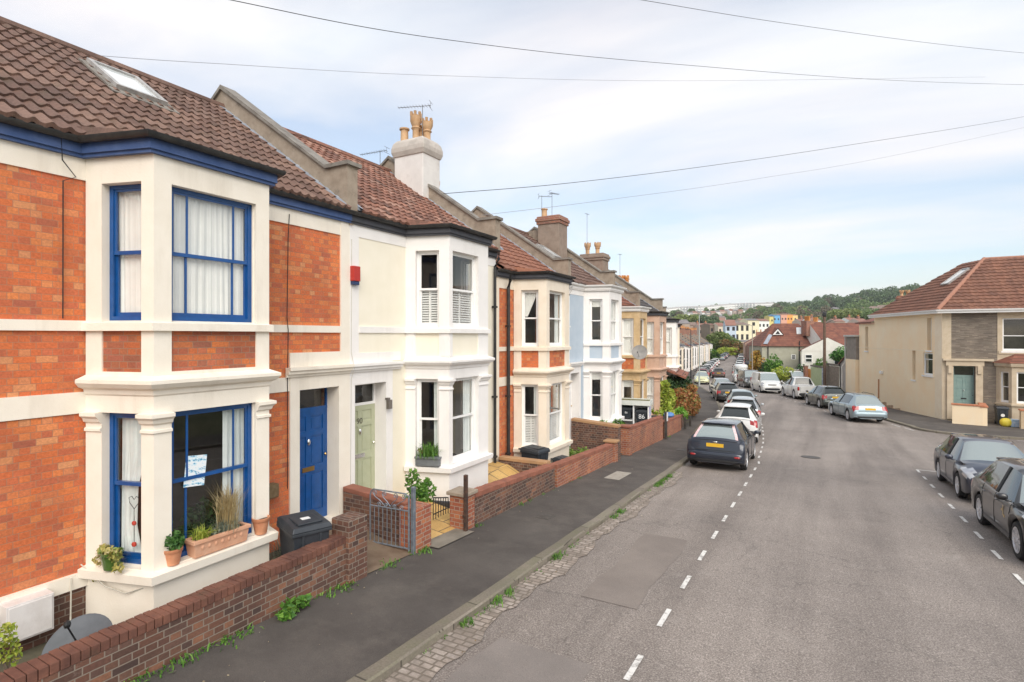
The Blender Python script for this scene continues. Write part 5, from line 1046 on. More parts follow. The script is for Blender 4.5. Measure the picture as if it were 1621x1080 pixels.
# keys: (x low, x top, inset of half width, shoulder z, top half width, top z) from the tail (x=0) to the nose
KEYS={
'hatch':dict(L=4.2,W=1.78,H=1.49,wh=(.78,3.32),R=.325,rg=(.20,.48),sg=(.62,3.05),ws=(3.05,3.10),k=[(0,0,.16,.60,.62,.64),(.03,.02,.06,.70,.72,.74),(.10,.05,.015,.84,.71,.93),(.20,.10,.0,.92,.73,1.01),(.48,.62,.0,.96,.56,1.42),(.62,.70,0,.96,.56,1.455),(1.2,1.2,0,.95,.575,1.485),(1.9,1.8,0,.93,.58,1.49),(2.5,2.15,0,.91,.57,1.47),(3.05,2.42,0,.89,.545,1.42),(3.10,3.12,.005,.87,.75,.985),(3.55,3.55,.015,.83,.62,.93),(3.92,3.92,.06,.74,.56,.82),(4.10,4.10,.14,.62,.48,.68),(4.2,4.2,.30,.52,.40,.55)]),
'suv':dict(L=4.15,W=1.79,H=1.58,wh=(.80,3.35),R=.345,rg=(.20,.46),sg=(.62,2.97),ws=(2.97,3.02),k=[(0,0,.16,.70,.62,.72),(.03,.02,.05,.80,.74,.84),(.10,.06,.0,.92,.72,1.02),(.20,.12,-.01,1.0,.66,1.10),(.46,.62,.0,1.03,.54,1.50),(.62,.72,0,1.03,.54,1.54),(1.2,1.2,0,1.0,.56,1.58),(1.9,1.8,0,.98,.57,1.59),(2.97,2.3,0,.95,.54,1.52),(3.02,3.04,.0,.94,.76,1.08),(3.55,3.55,.01,.92,.66,1.03),(3.92,3.92,.05,.84,.58,.93),(4.08,4.08,.14,.72,.48,.78),(4.15,4.15,.28,.60,.40,.64)]),
'estate':dict(L=4.7,W=1.79,H=1.47,wh=(.95,3.70),R=.325,rg=(.22,.50),sg=(.78,3.33),ws=(3.33,3.38),k=[(0,0,.14,.60,.64,.63),(.03,.02,.05,.68,.72,.72),(.12,.08,.01,.84,.70,.92),(.22,.14,.0,.90,.73,.98),(.50,.66,.0,.95,.57,1.40),(.78,.80,0,.95,.58,1.45),(2.2,2.1,0,.91,.58,1.47),(3.33,2.65,0,.88,.54,1.40),(3.38,3.40,.005,.86,.75,.955),(3.95,3.95,.015,.82,.62,.90),(4.4,4.4,.06,.72,.56,.79),(4.6,4.6,.14,.60,.48,.66),(4.7,4.7,.28,.50,.40,.54)]),
'van':dict(L=4.9,W=1.92,H=1.95,wh=(.95,3.95),R=.335,rg=(9,9.1),sg=(3.0,4.13),ws=(4.13,4.18),k=[(0,0,.06,1.0,.86,1.05),(.02,.04,.01,1.05,.80,1.85),(.12,.2,0,1.1,.78,1.93),(2.9,2.85,0,1.08,.78,1.95),(3.0,2.95,0,1.08,.78,1.95),(4.13,3.4,0,1.02,.72,1.86),(4.18,4.12,.02,1.0,.84,1.20),(4.55,4.55,.06,.88,.70,1.05),(4.8,4.8,.12,.72,.62,.86),(4.9,4.9,.25,.58,.5,.64)]),
'pickup':dict(L=5.3,W=1.88,H=1.82,wh=(1.2,4.35),R=.385,rg=(1.60,1.66),sg=(1.75,3.85),ws=(3.85,3.90),k=[(0,0,.03,1.12,.84,1.14),(.05,.05,0,1.14,.84,1.16),(1.56,1.56,0,1.14,.84,1.16),(1.60,1.60,0,1.14,.78,1.19),(1.66,1.86,0,1.14,.62,1.74),(1.75,1.98,0,1.13,.63,1.79),(2.8,2.6,0,1.11,.64,1.82),(3.85,3.1,0,1.08,.60,1.74),(3.90,3.90,.0,1.06,.80,1.20),(4.5,4.5,.01,1.02,.70,1.14),(5.0,5.0,.06,.92,.64,1.04),(5.2,5.2,.12,.8,.56,.88),(5.3,5.3,.2,.6,.5,.66)]),
}
def car(kind,loc,rz,label,paint,group='vehicles parked along the kerb',detail=2,rim=RIM,tail='side',cat='car',plate_r=True,facing=False,rack=False,slope=None,extra=None,scale=(1,1,1)):
    K=KEYS[kind]; L,W,H=K['L'],K['W'],K['H']; hw=W/2; E_=empty('parked_car' if cat=='car' else cat.replace(' ','_'),loc,rz,label,cat,group); E_.scale=scale
    keys=K['k']; xs=set(k[0] for k in keys); Rw=K['R']+.055; fl=.26 if kind in('pickup','suv') else .22
    for wx in K['wh']:
        for a in range(0,181,15): xs.add(round(wx+Rw*math.cos(R(a)),4))
        xs.add(wx-Rw-.02); xs.add(wx+Rw+.02)
    x=.06
    while x<L-.02: xs.add(round(x,3)); x+=(.11 if detail>1 else .3) if .7<x<L-.8 else .06
    xs=sorted(x for x in xs if 0<=x<=L); ux=[]
    kx=set(k[0] for k in keys)
    for x in xs:
        if ux and x-ux[-1]<.012:
            if x in kx: ux[-1]=x
            continue
        ux.append(x)
    xs=ux
    kn=len(keys); SL=[]
    for i in range(6):
        h_=[keys[k+1][0]-keys[k][0] for k in range(kn-1)]; dl=[(keys[k+1][i]-keys[k][i])/h_[k] for k in range(kn-1)]; mm=[dl[0]]
        for k in range(1,kn-1):
            if dl[k-1]*dl[k]<=0: mm.append(0)
            else: w1_,w2_=2*h_[k]+h_[k-1],h_[k]+2*h_[k-1]; mm.append((w1_+w2_)/(w1_/dl[k-1]+w2_/dl[k]))
        mm.append(dl[-1]); SL.append(mm)
    def at_(x):
        for k in range(kn-1):
            a,b=keys[k],keys[k+1]
            if x<=b[0]+1e-9 or k==kn-2:
                h_=b[0]-a[0]; f=max(0,min(1,(x-a[0])/h_)); f2,f3=f*f,f*f*f
                return [a[0]+h_*f if i==0 else (2*f3-3*f2+1)*a[i]+(f3-2*f2+f)*h_*SL[i][k]+(3*f2-2*f3)*b[i]+(f3-f2)*h_*SL[i][k+1] for i in range(6)]
    rows=[]
    cy=lambda v,x:v
    for x in xs:
        xl,xt,ins,zs,yt,zt=at_(x); h=hw-ins; zb=fl
        endf=min(1,x/.25,(L-x)/.3); zb=fl+.10*(1-endf)
        for wx in K['wh']:
            if abs(x-wx)<=Rw+.001: zb=max(zb,K['R']+math.sqrt(max(0,Rw*Rw-(x-wx)**2)))
        cut=any(abs(x-wx)<=Rw+.001 for wx in K['wh'])
        zm=max(zb+.02,zb+(zs-zb)*.4); z5=max(zm+.02,min(zs-.09,.72)); z5=max(z5,zm+.01)
        tgz=zt-.05
        low=tgz<zs+.10
        yg=h-.05 if not low else max(yt,h-.14)
        pts=[(xl,0,.24 if not cut else .45),(xl,h-.26,fl+.02 if not cut else zb+.05),(xl,h-.03,zb),(xl,h-.006,zb+.035),(xl,h+.004 if not cut else h+.012,zm),(xl,h+.004,z5),(xl,h-.022,zs-.03),(xl,h-.045,zs),
             (xl*.8+xt*.2 if low else xl,yg-.005,min(zs+.022,zt-.02)),(xt,yt if not low else yt+.02,tgz if not low else zt-.03),(xt,yt-.045 if not low else yt-.05,zt-.018),(xt,yt-.13,zt),(xt,yt*.45,zt+.022),(xt,0,zt+.028)]
        rows.append(pts)
    nC=len(rows[0]); full=[r+[(p[0],-p[1],p[2]) for p in r[-2:0:-1]] for r in rows]; n=len(full[0])
    MBs={'body':MB(),'g':MB()}
    body=MB(); allv=[p for r in full for p in r]
    faces={0:[], 'tlL':[],'tlR':[],'hlL':[],'hlR':[],'rg':[], 'ws':[], 'sgL':[], 'sgR':[], 'dark':[]}
    for i in range(len(full)-1):
        xm=(xs[i]+xs[i+1])/2
        for j in range(n):
            j2=(j+1)%n; f=(i*n+j,i*n+j2,(i+1)*n+j2,(i+1)*n+j)
            jj=j if j<nC-1 else n-1-j      # mirrored column index
            kxx='0'
            if jj in (0,1): key='dark'
            elif jj==8 and K['sg'][0]<xm<K['sg'][1]: key='sgR' if j<nC-1 else 'sgL'
            elif tail=='high' and jj==10 and .2<xm<.62: key='tlL' if j<nC-1 else 'tlR'
            elif tail!='high' and kind in('hatch','suv','estate') and ((jj in (5,6,7) and .02<xm<.27) or (jj in (8,9,10) and .04<xm<(.1 if kind!='estate' else .12))): key='tlL' if j<nC-1 else 'tlR'
            elif (jj in (6,7) and L-.66<xm<L-.13) or (jj==8 and L-.52<xm<L-.22) or (jj==5 and L-.42<xm<L-.16): key='hlL' if j<nC-1 else 'hlR'
            elif jj>=10 and K['rg'][0]<xm<K['rg'][1]: key='rg'
            elif jj>=9 and K['ws'][0]<xm<K['ws'][1]: key='ws'
            else: key=0
            faces[key].append(f)
    capa=tuple(range(n))[::-1]; capb=tuple((len(full)-1)*n+j for j in range(n))
    faces[0]+= [capa,capb]
    def emit(name,fl_,mat,par,smooth=True,angle=38,off=0):
        used=sorted({i for f in fl_ for i in f}); mp_={u:k for k,u in enumerate(used)}; m=MB(); m.add([allv[u] for u in used],[tuple(mp_[i] for i in f) for f in fl_]); return m.build(name,mat,par,smooth=smooth,angle=angle,uv=False)
    bo=MB(); used=faces[0]; 
    B_=emit('body',faces[0],paint,E_)
    emit('underbody',faces['dark'],DARKT,E_)
    if faces['rg']: emit('rear_window',faces['rg'],CGB if (tail=='high' or rack) else CG,E_,angle=60)
    if faces['ws']: emit('windscreen',faces['ws'],CGB,E_,angle=60)
    if faces['sgL']: emit('side_window',faces['sgL'],CG,E_,angle=60); emit('side_window',faces['sgR'],CG,E_,angle=60)
    for kk in ('tlL','tlR'):
        if faces[kk]: emit('tail_light',faces[kk],LPNK if tail=='high' else LRED,E_,angle=60)
    for kk in ('hlL','hlR'):
        if faces[kk]: emit('headlight',faces[kk],LCLR,E_,angle=60)
    # wheels
    Rr=K['R']
    for wx in K['wh']:
        for s_ in (-1,1):
            y0=s_*(hw-.20); we=MB(); tw=.19
            pr=[(Rr*.62,.0),(Rr*.97,.0),(Rr,.03),(Rr,tw-.04),(Rr*.96,tw-.008),(Rr*.74,tw),(Rr*.70,tw-.01),(Rr*.68,tw-.05),(.0,tw-.06)]
            we.lathe([(r,s_*z) for r,z in pr],(wx,y0,Rr),24 if detail>1 else 12,axis='y'); wo_=we.build('wheel',TYRE,E_,smooth=True,angle=40)
            rm=MB(); sp_=s_
            rm.lathe([(Rr*.715,s_*(tw-.02)),(Rr*.71,s_*(tw-.004)),(Rr*.64,s_*(tw-.006)),(Rr*.61,s_*(tw-.04))],(wx,y0,Rr),24 if detail>1 else 12,axis='y',cap=False)
            ns=9 if detail>1 else 5
            for q in range(ns):
                a=2*PI*q/ns; ca,sa=math.cos(a),math.sin(a); w1,w2=.022,.038; r0,r1=.03,Rr*.65
                v=[]
                for (rr,ww) in ((r0,w1),(r1,w2)):
                    for sg in (-1,1): v.append((wx+rr*ca-sg*ww*sa,rr*sa+sg*ww*ca+Rr))
                ya,yb=y0+s_*(tw-.045),y0+s_*(tw-.012)
                rm.add([(v[0][0],ya,v[0][1]),(v[1][0],ya,v[1][1]),(v[3][0],ya,v[3][1]),(v[2][0],ya,v[2][1]),(v[0][0],yb,v[0][1]),(v[1][0],yb,v[1][1]),(v[3][0],yb,v[3][1]),(v[2][0],yb,v[2][1])],[(0,1,2,3),(4,7,6,5),(0,4,5,1),(1,5,6,2),(2,6,7,3),(3,7,4,0)])
            rm.lathe([(.0,s_*(tw-.0)),(.045,s_*(tw-.004)),(.05,s_*(tw-.03))],(wx,y0,Rr),10,axis='y',cap=False)
            rm.build('rim',rim,wo_,smooth=True,angle=40)
    def part(name,mat,fn,smooth=True,par=None):
        m=MB(); fn(m); return m.build(name,mat,par or E_,smooth=smooth,angle=50)
    def yat(x,z=None): return hw-at_(x)[2]
    # mirrors
    mx_=K['sg'][1]-.12
    for s_ in (-1,1):
        part('wing_mirror',paint if detail>1 else DARKT,lambda m:(m.sup((mx_,s_*(hw+.085),at_(mx_)[3]+.11),(.055,.095,.065),2.6,10),m.sup((mx_+.03,s_*(hw+.0),at_(mx_)[3]+.05),(.03,.06,.02),2.5,8)))
    # plates, lights
    zp=.80 if kind in ('hatch','suv','estate') else .62
    if kind=='estate': zp=.76
    part('number_plate',PLY,lambda m:m.box(-.03 if kind in('van','pickup') else 0.0,.12,-.26,.26,zp-.055,zp+.055),False)
    part('number_plate',PLW,lambda m:m.box(L-.1,L+.012,-.26,.26,.40,.51),False)
    zl={'hatch':.86,'suv':1.0,'estate':.80,'van':1.1,'pickup':.98}[kind]
    for s_ in (-1,1):
        if tail=='high':
            part('reflector',LRED,lambda m:m.sup((-.02,s_*.66,.47),(.04,.10,.035),3,10))
            part('reversing_light',LCLR,lambda m:m.sup((.045,s_*.64,.66),(.03,.09,.025),3,10))
        elif kind in ('van',): part('tail_light',LRED,lambda m:m.box(-.015,.08,s_*(hw-.10) if s_>0 else -(hw-.0),s_*(hw-.0) if s_>0 else -(hw-.10),.85,1.35),False)
        elif kind=='pickup': part('tail_light',LRED,lambda m:m.sup((.04,s_*(hw-.045),.94),(.07,.085,.17),4,10))
        zf=0 and {'hatch':.70,'suv':.82,'estate':.68,'van':.90,'pickup':.90}[kind]
    if kind=='pickup': part('tailgate_seam',DARKT,lambda m:(m.box(-.004,.02,-.74,.74,.66,.672),m.box(-.004,.02,-.752,-.74,.66,1.12),m.box(-.004,.02,.74,.752,.66,1.12)),False)
    # bumper, grille, trims
    part('bumper',DARKT if kind in('van','suv','pickup') else paint,lambda m:m.sup((.10,0,.47),(.155,hw-.05,.13),5,20))
    part('bumper',DARKT if kind=='van' else paint,lambda m:m.sup((L-.22,0,.42),(.26,hw-.13,.13),4,20))
    part('grille',DARKT,lambda m:(m.sup((L-.05,0,.40),(.09,.48,.07),4,12),m.sup((L-.12,0,.62 if kind not in('van','pickup') else .82),(.10,.42,.055),4,12)))
    if detail>1 and facing:
        for s_ in (-1,1): part('fog_light',LCLR,lambda m:m.sup((L-.10,s_*(hw-.36),.38),(.05,.08,.035),2.5,10))
    if kind in('hatch','suv','estate') and detail>1: part('tailgate_seam',DARKT,lambda m:(m.tube([(-.004,-.60,.645),(-.012,0,.65),(-.004,.60,.645)],.006,4),m.tube([(K['k'][2][1]-.012,-.66,K['k'][2][5]+.012),(K['k'][2][1]-.02,0,K['k'][2][5]+.04),(K['k'][2][1]-.012,.66,K['k'][2][5]+.012)],.007,4))); part('badge',CHROME,lambda m:m.sup((K['k'][2][1]-.012,0,K['k'][2][5]-.03),(.012,.07,.025),2.2,10))
    if kind in('hatch','suv'): part('spoiler',paint,lambda m:m.sup((.62,0,H-.045),(.13,.54,.028),4,14))
    part('valance',DARKT,lambda m:m.sup((.08,0,.33),(.11,hw-.16,.07),4,16))
    part('wiper',DARKT,lambda m:m.tube([(K['rg'][0]*.5+.06,.0,K['k'][3][5]+.01),(K['rg'][0]*.5+.13,.38,K['k'][3][5]+.06)],.012,5)) if kind in ('hatch','suv','estate') else None
    # seams
    if detail>1:
        sm_=MB()
        doors={'hatch':(1.15,2.02,3.0),'suv':(1.15,2.0,2.95),'estate':(1.35,2.35,3.28),'van':(3.0,4.1),'pickup':(1.75,2.75,3.8)}[kind]
        for xd in doors:
            xl,xt,ins,zs,yt,zt=at_(xd)
            for s_ in (-1,1): sm_.tube([(xd,s_*(hw-ins+.003),.34),(xd,s_*(hw-ins+.007),.55),(xd,s_*(hw-ins+.006),.72),(xd,s_*(hw-ins-.019),zs-.03),(xd,s_*(hw-ins-.042),zs+.003)],.004,4)
        for s_ in (-1,1):
            sm_.tube([(doors[0],s_*(hw+.003),.33),(doors[-1],s_*(hw+.003),.33)],.004,4)
        sm_.build('door_seam',DARKT,B_)
        for xd in doors[:-1]:
            for s_ in (-1,1): part('door_handle',paint,lambda m:m.sup((xd+.16,s_*(hw+.012),.82 if kind not in('van','pickup') else .98),(.09,.014,.014),2.5,8))
        for xd in doors[1:-1]+(()if kind=='van' else ()):
            xl,xt,ins,zs,yt,zt=at_(xd)
            for s_ in (-1,1): part('pillar',DARKT,lambda m:m.tube([(xl-.0,s_*(hw-ins-.048),zs+.02),(xt,s_*(yt+.004),zt-.05)],.03,4))
    if rack:
        for s_ in (-1,1): part('roof_rail',DARKT,lambda m:m.tube([(.9,s_*.52,H-.02),(1.0,s_*.52,H+.04),(2.5,s_*.52,H+.045),(2.7,s_*.52,H-.02)],.014,6))
    if slope is not None: E_.rotation_euler=(0,slope,rz)
    if extra: extra(E_,part)
    return E_
def place(kind,x,t,head,label,paint,anchor='rear',**k):
    """x,t: lateral and street position of the tail (or nose); head: heading in degrees left of straight down the street; 180 = facing the camera"""
    a=R(90+head); L=KEYS[kind]['L']; d=(math.cos(a),math.sin(a))
    if anchor=='nose': x-=d[0]*L; t-=d[1]*L
    xe,te=x+d[0]*L,t+d[1]*L; g0,g1=gz(t),gz(te)
    sc=k.pop('scale',(1,1,1))
    return car(kind,(x,t,g0+.02+(.0)),a,label,paint,slope=-math.atan2(g1-g0,L),scale=sc,**k)
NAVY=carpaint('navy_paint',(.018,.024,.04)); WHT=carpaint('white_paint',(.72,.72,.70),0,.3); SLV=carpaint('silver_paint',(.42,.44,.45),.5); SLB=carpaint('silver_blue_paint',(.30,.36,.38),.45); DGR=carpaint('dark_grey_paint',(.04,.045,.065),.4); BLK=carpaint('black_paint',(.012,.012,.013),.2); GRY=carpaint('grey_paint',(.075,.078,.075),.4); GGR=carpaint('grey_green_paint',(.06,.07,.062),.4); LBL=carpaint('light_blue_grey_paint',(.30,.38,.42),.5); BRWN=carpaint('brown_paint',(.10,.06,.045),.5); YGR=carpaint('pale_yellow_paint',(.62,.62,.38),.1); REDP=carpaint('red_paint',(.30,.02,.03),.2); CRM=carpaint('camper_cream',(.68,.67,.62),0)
place('hatch',-2.80,18.25,0,'navy blue hatchback parked nearest on the left kerb',NAVY,tail='high')
place('suv',-3.05,25.3,2,'white crossover parked behind the navy hatchback',WHT)
place('hatch',-3.35,31.0,5,'silver hatchback parked beyond the white crossover',SLV)
place('estate',-3.95,36.6,9,'silver blue estate parked fourth on the left',SLB)
place('hatch',-5.75,44.3,14,'black hatchback parked fifth on the left kerb',BLK)
place('hatch',-8.0,54.6,196,'silver hatchback facing up the hill beyond the black one',SLV,detail=1)
place('hatch',-12.2,83.2,9,'brown hatchback driving away down the road',BRWN,detail=1,group='cars out in the road')
lft=[(72.5,YGR,'pale yellow hatchback parked on the left facing up the hill',190),(78.5,REDP,'red hatchback behind the pale yellow one',10),(83,GRY,'grey hatchback behind the red one on the left',10),(89.5,GRY,'dark grey car ninth in the left row',8),(96,WHT,'white hatchback tenth in the left row',8),(102,SLV,'silver hatchback after the white one in the left row',8),(109,SLV,'silver car before the far white one on the left',7),(118,WHT,'white car by the green hedge on the left',7),(126,WHT,'second white car by the green hedge on the left',7),(150,SLB,'blue grey car past the hedge on the far left',7),(158,DGR,'dark car far down the left row',6),(166,SLV,'silver car far down the left row',6),(176,DGR,'dark car at the far end of the left row',6),(186,DGR,'last dark car at the end of the left row',6)]
for (t,pt,lb,hd) in lft: place('hatch',Lk(t)+1.05,t,hd,lb,pt,detail=1)
rgt=[(84,WHT,'white hatchback behind the camper van on the right',8),(91,WHT,'second white hatchback behind the camper van',8),(99,SLV,'silver hatchback third behind the camper van',8),(107,WHT,'white hatchback fourth behind the camper van',8),(117,WHT,'white car fifth behind the camper van',8),(128,DGR,'dark car sixth behind the camper van',8),(140,WHT,'white car far down the right row',6),(160,WHT,'last white car at the end of the right row',6)]
for (t,pt,lb,hd) in rgt: place('hatch',Rk(t)-1.15,t,hd,lb,pt,detail=1)
place('hatch',Rk(120)+3,120,60,'dark car pulled in beside the right pavement',DGR,detail=1)
# right kerb near
place('hatch',4.03,12.05,180,'black hatchback with a gold sticker on its door at the right edge',BLK,anchor='nose',facing=True,
  extra=lambda e,part:part('door_sticker',simple('gold_sticker',(.5,.38,.2),None),lambda m:(m.box(2.62,2.66,-.899,-.896,.60,.80),m.box(2.52,2.60,-.899,-.896,.68,.72),m.box(2.67,2.74,-.899,-.896,.58,.63)),False))
place('hatch',4.18,17.55,180,'dark grey hatchback facing the camera beyond the black one',DGR,anchor='nose',facing=True)
place('estate',2.75,36.8,16,'light blue grey estate parked before the peach house',LBL,rack=True,scale=(1,1,1.05))
place('hatch',1.30,44.0,18,'dark grey green estate beyond the light blue grey one',GGR,scale=(1,1,1.04))
place('pickup',-.35,51.2,18,'white pickup truck with its tailgate to the camera',WHT,cat='pickup truck')
place('van',-3.55,57.2,197,'white panel van facing up the hill behind the pickup',WHT,anchor='nose',cat='van')
place('van',-5.75,64.6,197,'grey panel van between the white van and the camper',GRY,anchor='nose',cat='van')
def camp(e,part):
    part('high_top',WHT,lambda m:m.sup((2.2,0,2.05),(2.0,.80,.38),4,16)); part('stripe',DARKT,lambda m:m.sup((4.72,0,.80),(.16,.72,.06),4,12))
place('van',-7.95,73.2,190,'white camper van with a raised roof in the right row',CRM,anchor='nose',cat='camper van',extra=camp)
def rk(e,part):
    part('roof_rack',CHROME,lambda m:[m.box(x,x+.04,-.7,.7,2.02,2.06) for x in (.5,1.3,2.1,2.8)]+[m.tube([(.3,y,2.12),(3.0,y,2.12)],.03,6) for y in (-.55,-.2,.2,.55)])
place('van',-.9,66.5,215,'white van with a ladder rack behind the pickup by the orange fence',WHT,anchor='nose',cat='van',extra=rk)
# ---------------------------------------------------------------- right hand side
def simple_win(par,fr,a0,a1,z0,z1,fm=UPVC,mid=.5,cur='none',d=-.08,sill=True,sashes=True):
    w_=window(par,fr,a0,a1,z0,z1,fm,(),mid,d=d,cur=cur,sashes=sashes)
    if sill: m=MB(); m.wbox(fr,a0-.06,a1+.06,-.02,.07,z0-.1,z0); m.build('sill',WHITE,w_)
    return w_
def wallholes(mb,fr,a0,a1,z0,z1,holes,m=0,th=.3,off=0):
    A=sorted({a0,a1}|{h[0] for h in holes}|{h[1] for h in holes}); Z=sorted({z0,z1}|{h[2] for h in holes}|{h[3] for h in holes})
    for a,b in zip(A,A[1:]):
        st=None
        for c,d in zip(Z,Z[1:]):
            inside=any(h[0]<=a+1e-6 and b<=h[1]+1e-6 and h[2]<=c+1e-6 and d<=h[3]+1e-6 for h in holes)
            if inside:
                if st is not None: mb.wbox(fr,a,b,-th,off,st,c,m); st=None
            elif st is None: st=c
        if st is not None: mb.wbox(fr,a,b,-th,off,st,Z[-1],m)
# corner house (peach side wall, slate stone front)
PH=empty('corner_house',(6.6,40.7,3.3),0,'peach rendered corner house with a slate stone front and hipped brown tile roof','house')
SLATE=brick('slate_stone',[(.21,.175,.14),(.28,.235,.19),(.16,.135,.115),(.34,.285,.225),(.24,.21,.17)],(.17,.14,.11),bw=.42,rh=.055,ms=.007,squash=.6,fr=3,bmp=1,dirt=.3)
DST=simple('sandstone_dressing',(.50,.40,.28),(.60,.50,.37),3,.85,.2,30,dirt=.5,dcol=(.28,.22,.16))
sd=(-.33/math.hypot(.33,1),1/math.hypot(.33,1))      # direction of the side wall, away from the camera
FS=((0,0),sd)
# side wall faces left: frame must have outward = right of travel; travel towards the camera
LS=8.7
FSi=((sd[0]*LS,sd[1]*LS),(-sd[0],-sd[1]))          # a=0 at the far end, a=LS at the near corner; outward = left of street
ZB=-5.4
holes=[(LS-1.62,LS-1.12,-.9,1.12),(LS-2.05,LS-1.0,-2.45,-1.05),(LS-3.35,LS-2.95,-2.85,-.95)]
mb=MB(); wallholes(mb,FSi,0,LS,ZB,1.42,holes); 
wallholes(mb,((sd[0]*(LS+2.6),sd[1]*(LS+2.6)),(-sd[0],-sd[1])),0,2.6,ZB,.95,[(1.1,1.6,-1.15,.72)],off=-.0)
mb.build('side_wall',PEACH,PH)
mb=MB(); mb.wbox(FSi,-2.6,LS,0,.015,-.93-.02,-.90) ; mb.wbox(FSi,LS-.75,LS,0.001,.014,ZB+.5,1.42); mb.build('moulding',simple('pale_peach',(.86,.70,.50),(.90,.76,.57),2,.8,dirt=.3,dcol=(.78,.66,.5)),PH)
simple_win(PH,FSi,*holes[0],mid=.5,d=-.22); simple_win(PH,FSi,*holes[1],mid=.72,d=-.06,cur='none'); simple_win(PH,FSi,*holes[2],mid=.5,d=-.24)
simple_win(PH,((sd[0]*(LS+2.6),sd[1]*(LS+2.6)),(-sd[0],-sd[1])),1.1,1.6,-1.15,.72,d=-.22)
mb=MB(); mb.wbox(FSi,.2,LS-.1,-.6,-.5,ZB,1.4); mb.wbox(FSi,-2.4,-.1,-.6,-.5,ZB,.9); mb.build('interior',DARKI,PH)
mb=MB(); mb.wbox(FSi,.75,.81,.001,.07,-4.6,-3.2); mb.build('downpipe',simple('rusty_pipe',(.40,.18,.08),(.50,.26,.12),8,.8),PH)
mb=MB(); mb.wbox(FSi,1.1,1.4,.001,.14,-2.75,-2.55); mb.build('wall_lamp',UPVC,PH)
mb=MB()
for k in range(26): mb.wbox(FSi,.3+k*.32,.3+k*.32+.319,0.001,.012+.01*(k%3),ZB,-4.62-.035*k*.9+.09*math.sin(k*2.1)-.1)
mb.build('plinth',simple('crumbling_plinth',(.36,.22,.13),(.55,.38,.24),5,.9,.4,30,dirt=.6,dcol=(.16,.09,.06)),PH)
# front wall, faces the camera: travel +X gives outward = -Y
FF=((0,0),(1,0)); WF=9.0
fh=[(2.72,4.15,-.85,1.02),(.52,1.50,-4.2,-1.75),(2.55,3.3,-3.8,-1.9),(3.62,4.6,-3.8,-1.9)]
mb=MB(); wallholes(mb,FF,0,.42,ZB,1.42,[],0,off=.012); wallholes(mb,FF,.42,2.5,ZB,1.42,[fh[1]],1); wallholes(mb,FF,2.5,WF,ZB,1.42,[fh[0],(2.55,4.6,-5,-1.2)],0,off=.01); wallholes(mb,FF,2.55,4.6,-5,-1.2,[(2.8,4.4,-3.8,-1.9)],0)
mb.build('wall',[DST,SLATE],PH)
mb=MB(); mb.wbox(FF,.2,.5,0.002,.12,-4.9,-1.75); mb.wbox(FF,1.52,1.85,0.002,.12,-4.9,-1.75); mb.wbox(FF,.15,1.9,.0,.16,-1.75,-1.45); mb.wbox(FF,.0,2.3,0.0,.24,-1.45,-1.33); mb.wbox(FF,.26,.44,.12,.2,-2.2,-1.75); mb.wbox(FF,1.6,1.78,.12,.2,-2.2,-1.75)
mb.wbox(FF,2.55,4.3,.0,.06,-1.02,-.86); mb.wbox(FF,2.5,2.72,.011,.03,-.86,1.2); mb.wbox(FF,4.15,4.4,.011,.03,-.86,1.2); mb.build('moulding',DST,PH)
simple_win(PH,FF,2.72,4.15,-.85,1.02,mid=.45,d=-.1)
door(PH,FF,.56,1.5,-4.62,-2.35,TEAL,d=-.2,tr=-1.8,letter=DARKT)
# front bay with canted sides
bayp=[(2.45,0),(2.95,-.75),(4.9,-.75),(5.4,0)]
mb=MB(); 
for (p,q,h) in ((bayp[0],bayp[1],(.22,.72)),(bayp[1],bayp[2],(.2,1.2)),(bayp[2],bayp[3],(.2,.7))):
    L_=math.hypot(q[0]-p[0],q[1]-p[1]); f=(p,((q[0]-p[0])/L_,(q[1]-p[1])/L_)); wallholes(mb,f,0,L_,-5.0,-1.55,[(h[0],h[1],-3.75,-2.0)],0,th=.2); window(PH,f,h[0],h[1],-3.75,-2.0,UPVC,(),.5,d=-.07)
mb.build('bay_wall',DST,PH)
mb=MB(); mb.sweep(bayp,[(0.001,-1.75),(.10,-1.72),(.14,-1.6),(.14,-1.52),(0.001,-1.5)]); mb.sweep(bayp,[(-.05,-3.9),(.08,-3.9),(.08,-3.8),(-.05,-3.77)]); mb.build('moulding',DST,PH)
mb=MB(); mb.add([(2.25,.02,-1.52),(2.8,-.93,-1.52),(5.05,-.93,-1.52),(5.6,.02,-1.52),(3.3,.02,-1.0),(4.7,.02,-1.0)],[(0,1,4),(1,2,5,4),(2,3,5)]); mb.build('bay_roof',T5,PH)
mb=MB(); mb.wbox(FF,.1,WF,-.7,-.6,ZB,1.4); mb.build('interior',DARKI,PH)
# roof: hipped
ez=1.50; ov=.35
def V3(a): return Vector(a)
perp=V3((-sd[1],sd[0],0)) # outwards from the side wall (left)
cornerE=V3((0,0,ez))+perp*ov*.9+V3((0,-ov,0)); farE=cornerE+V3((sd[0],sd[1],0))*(LS+.2); apex=V3((2.75,3.9,4.86)); rightE=V3((WF+3,-ov,ez)); rightA=V3((WF+3,3.9,4.86)); apex2=V3((1.0,8.0,4.0))
TR_=dict(gauge=.34,pitch=.30,amp=.035,seg=5,lift=.045)
# front plane
U=V3((1,0,0)); rise=apex-V3((apex.x,-ov,ez)); run_=rise.length; Vv=rise.normalized(); Nn=U.cross(Vv).normalized()
offx=apex.x-cornerE.x
rf=tile_sheet(cornerE,U,Vv,Nn,WF+3-cornerE.x,run_,e0=(0,offx/run_),e1=(WF+3-cornerE.x,0),**TR_).build('roof',tiles('russet_concrete_tiles',[(.19,.085,.055),(.235,.11,.07),(.165,.075,.05),(.21,.10,.065)],.30,.34,dirt=.35,dcol=(.12,.07,.05)),PH,smooth=True,angle=35)
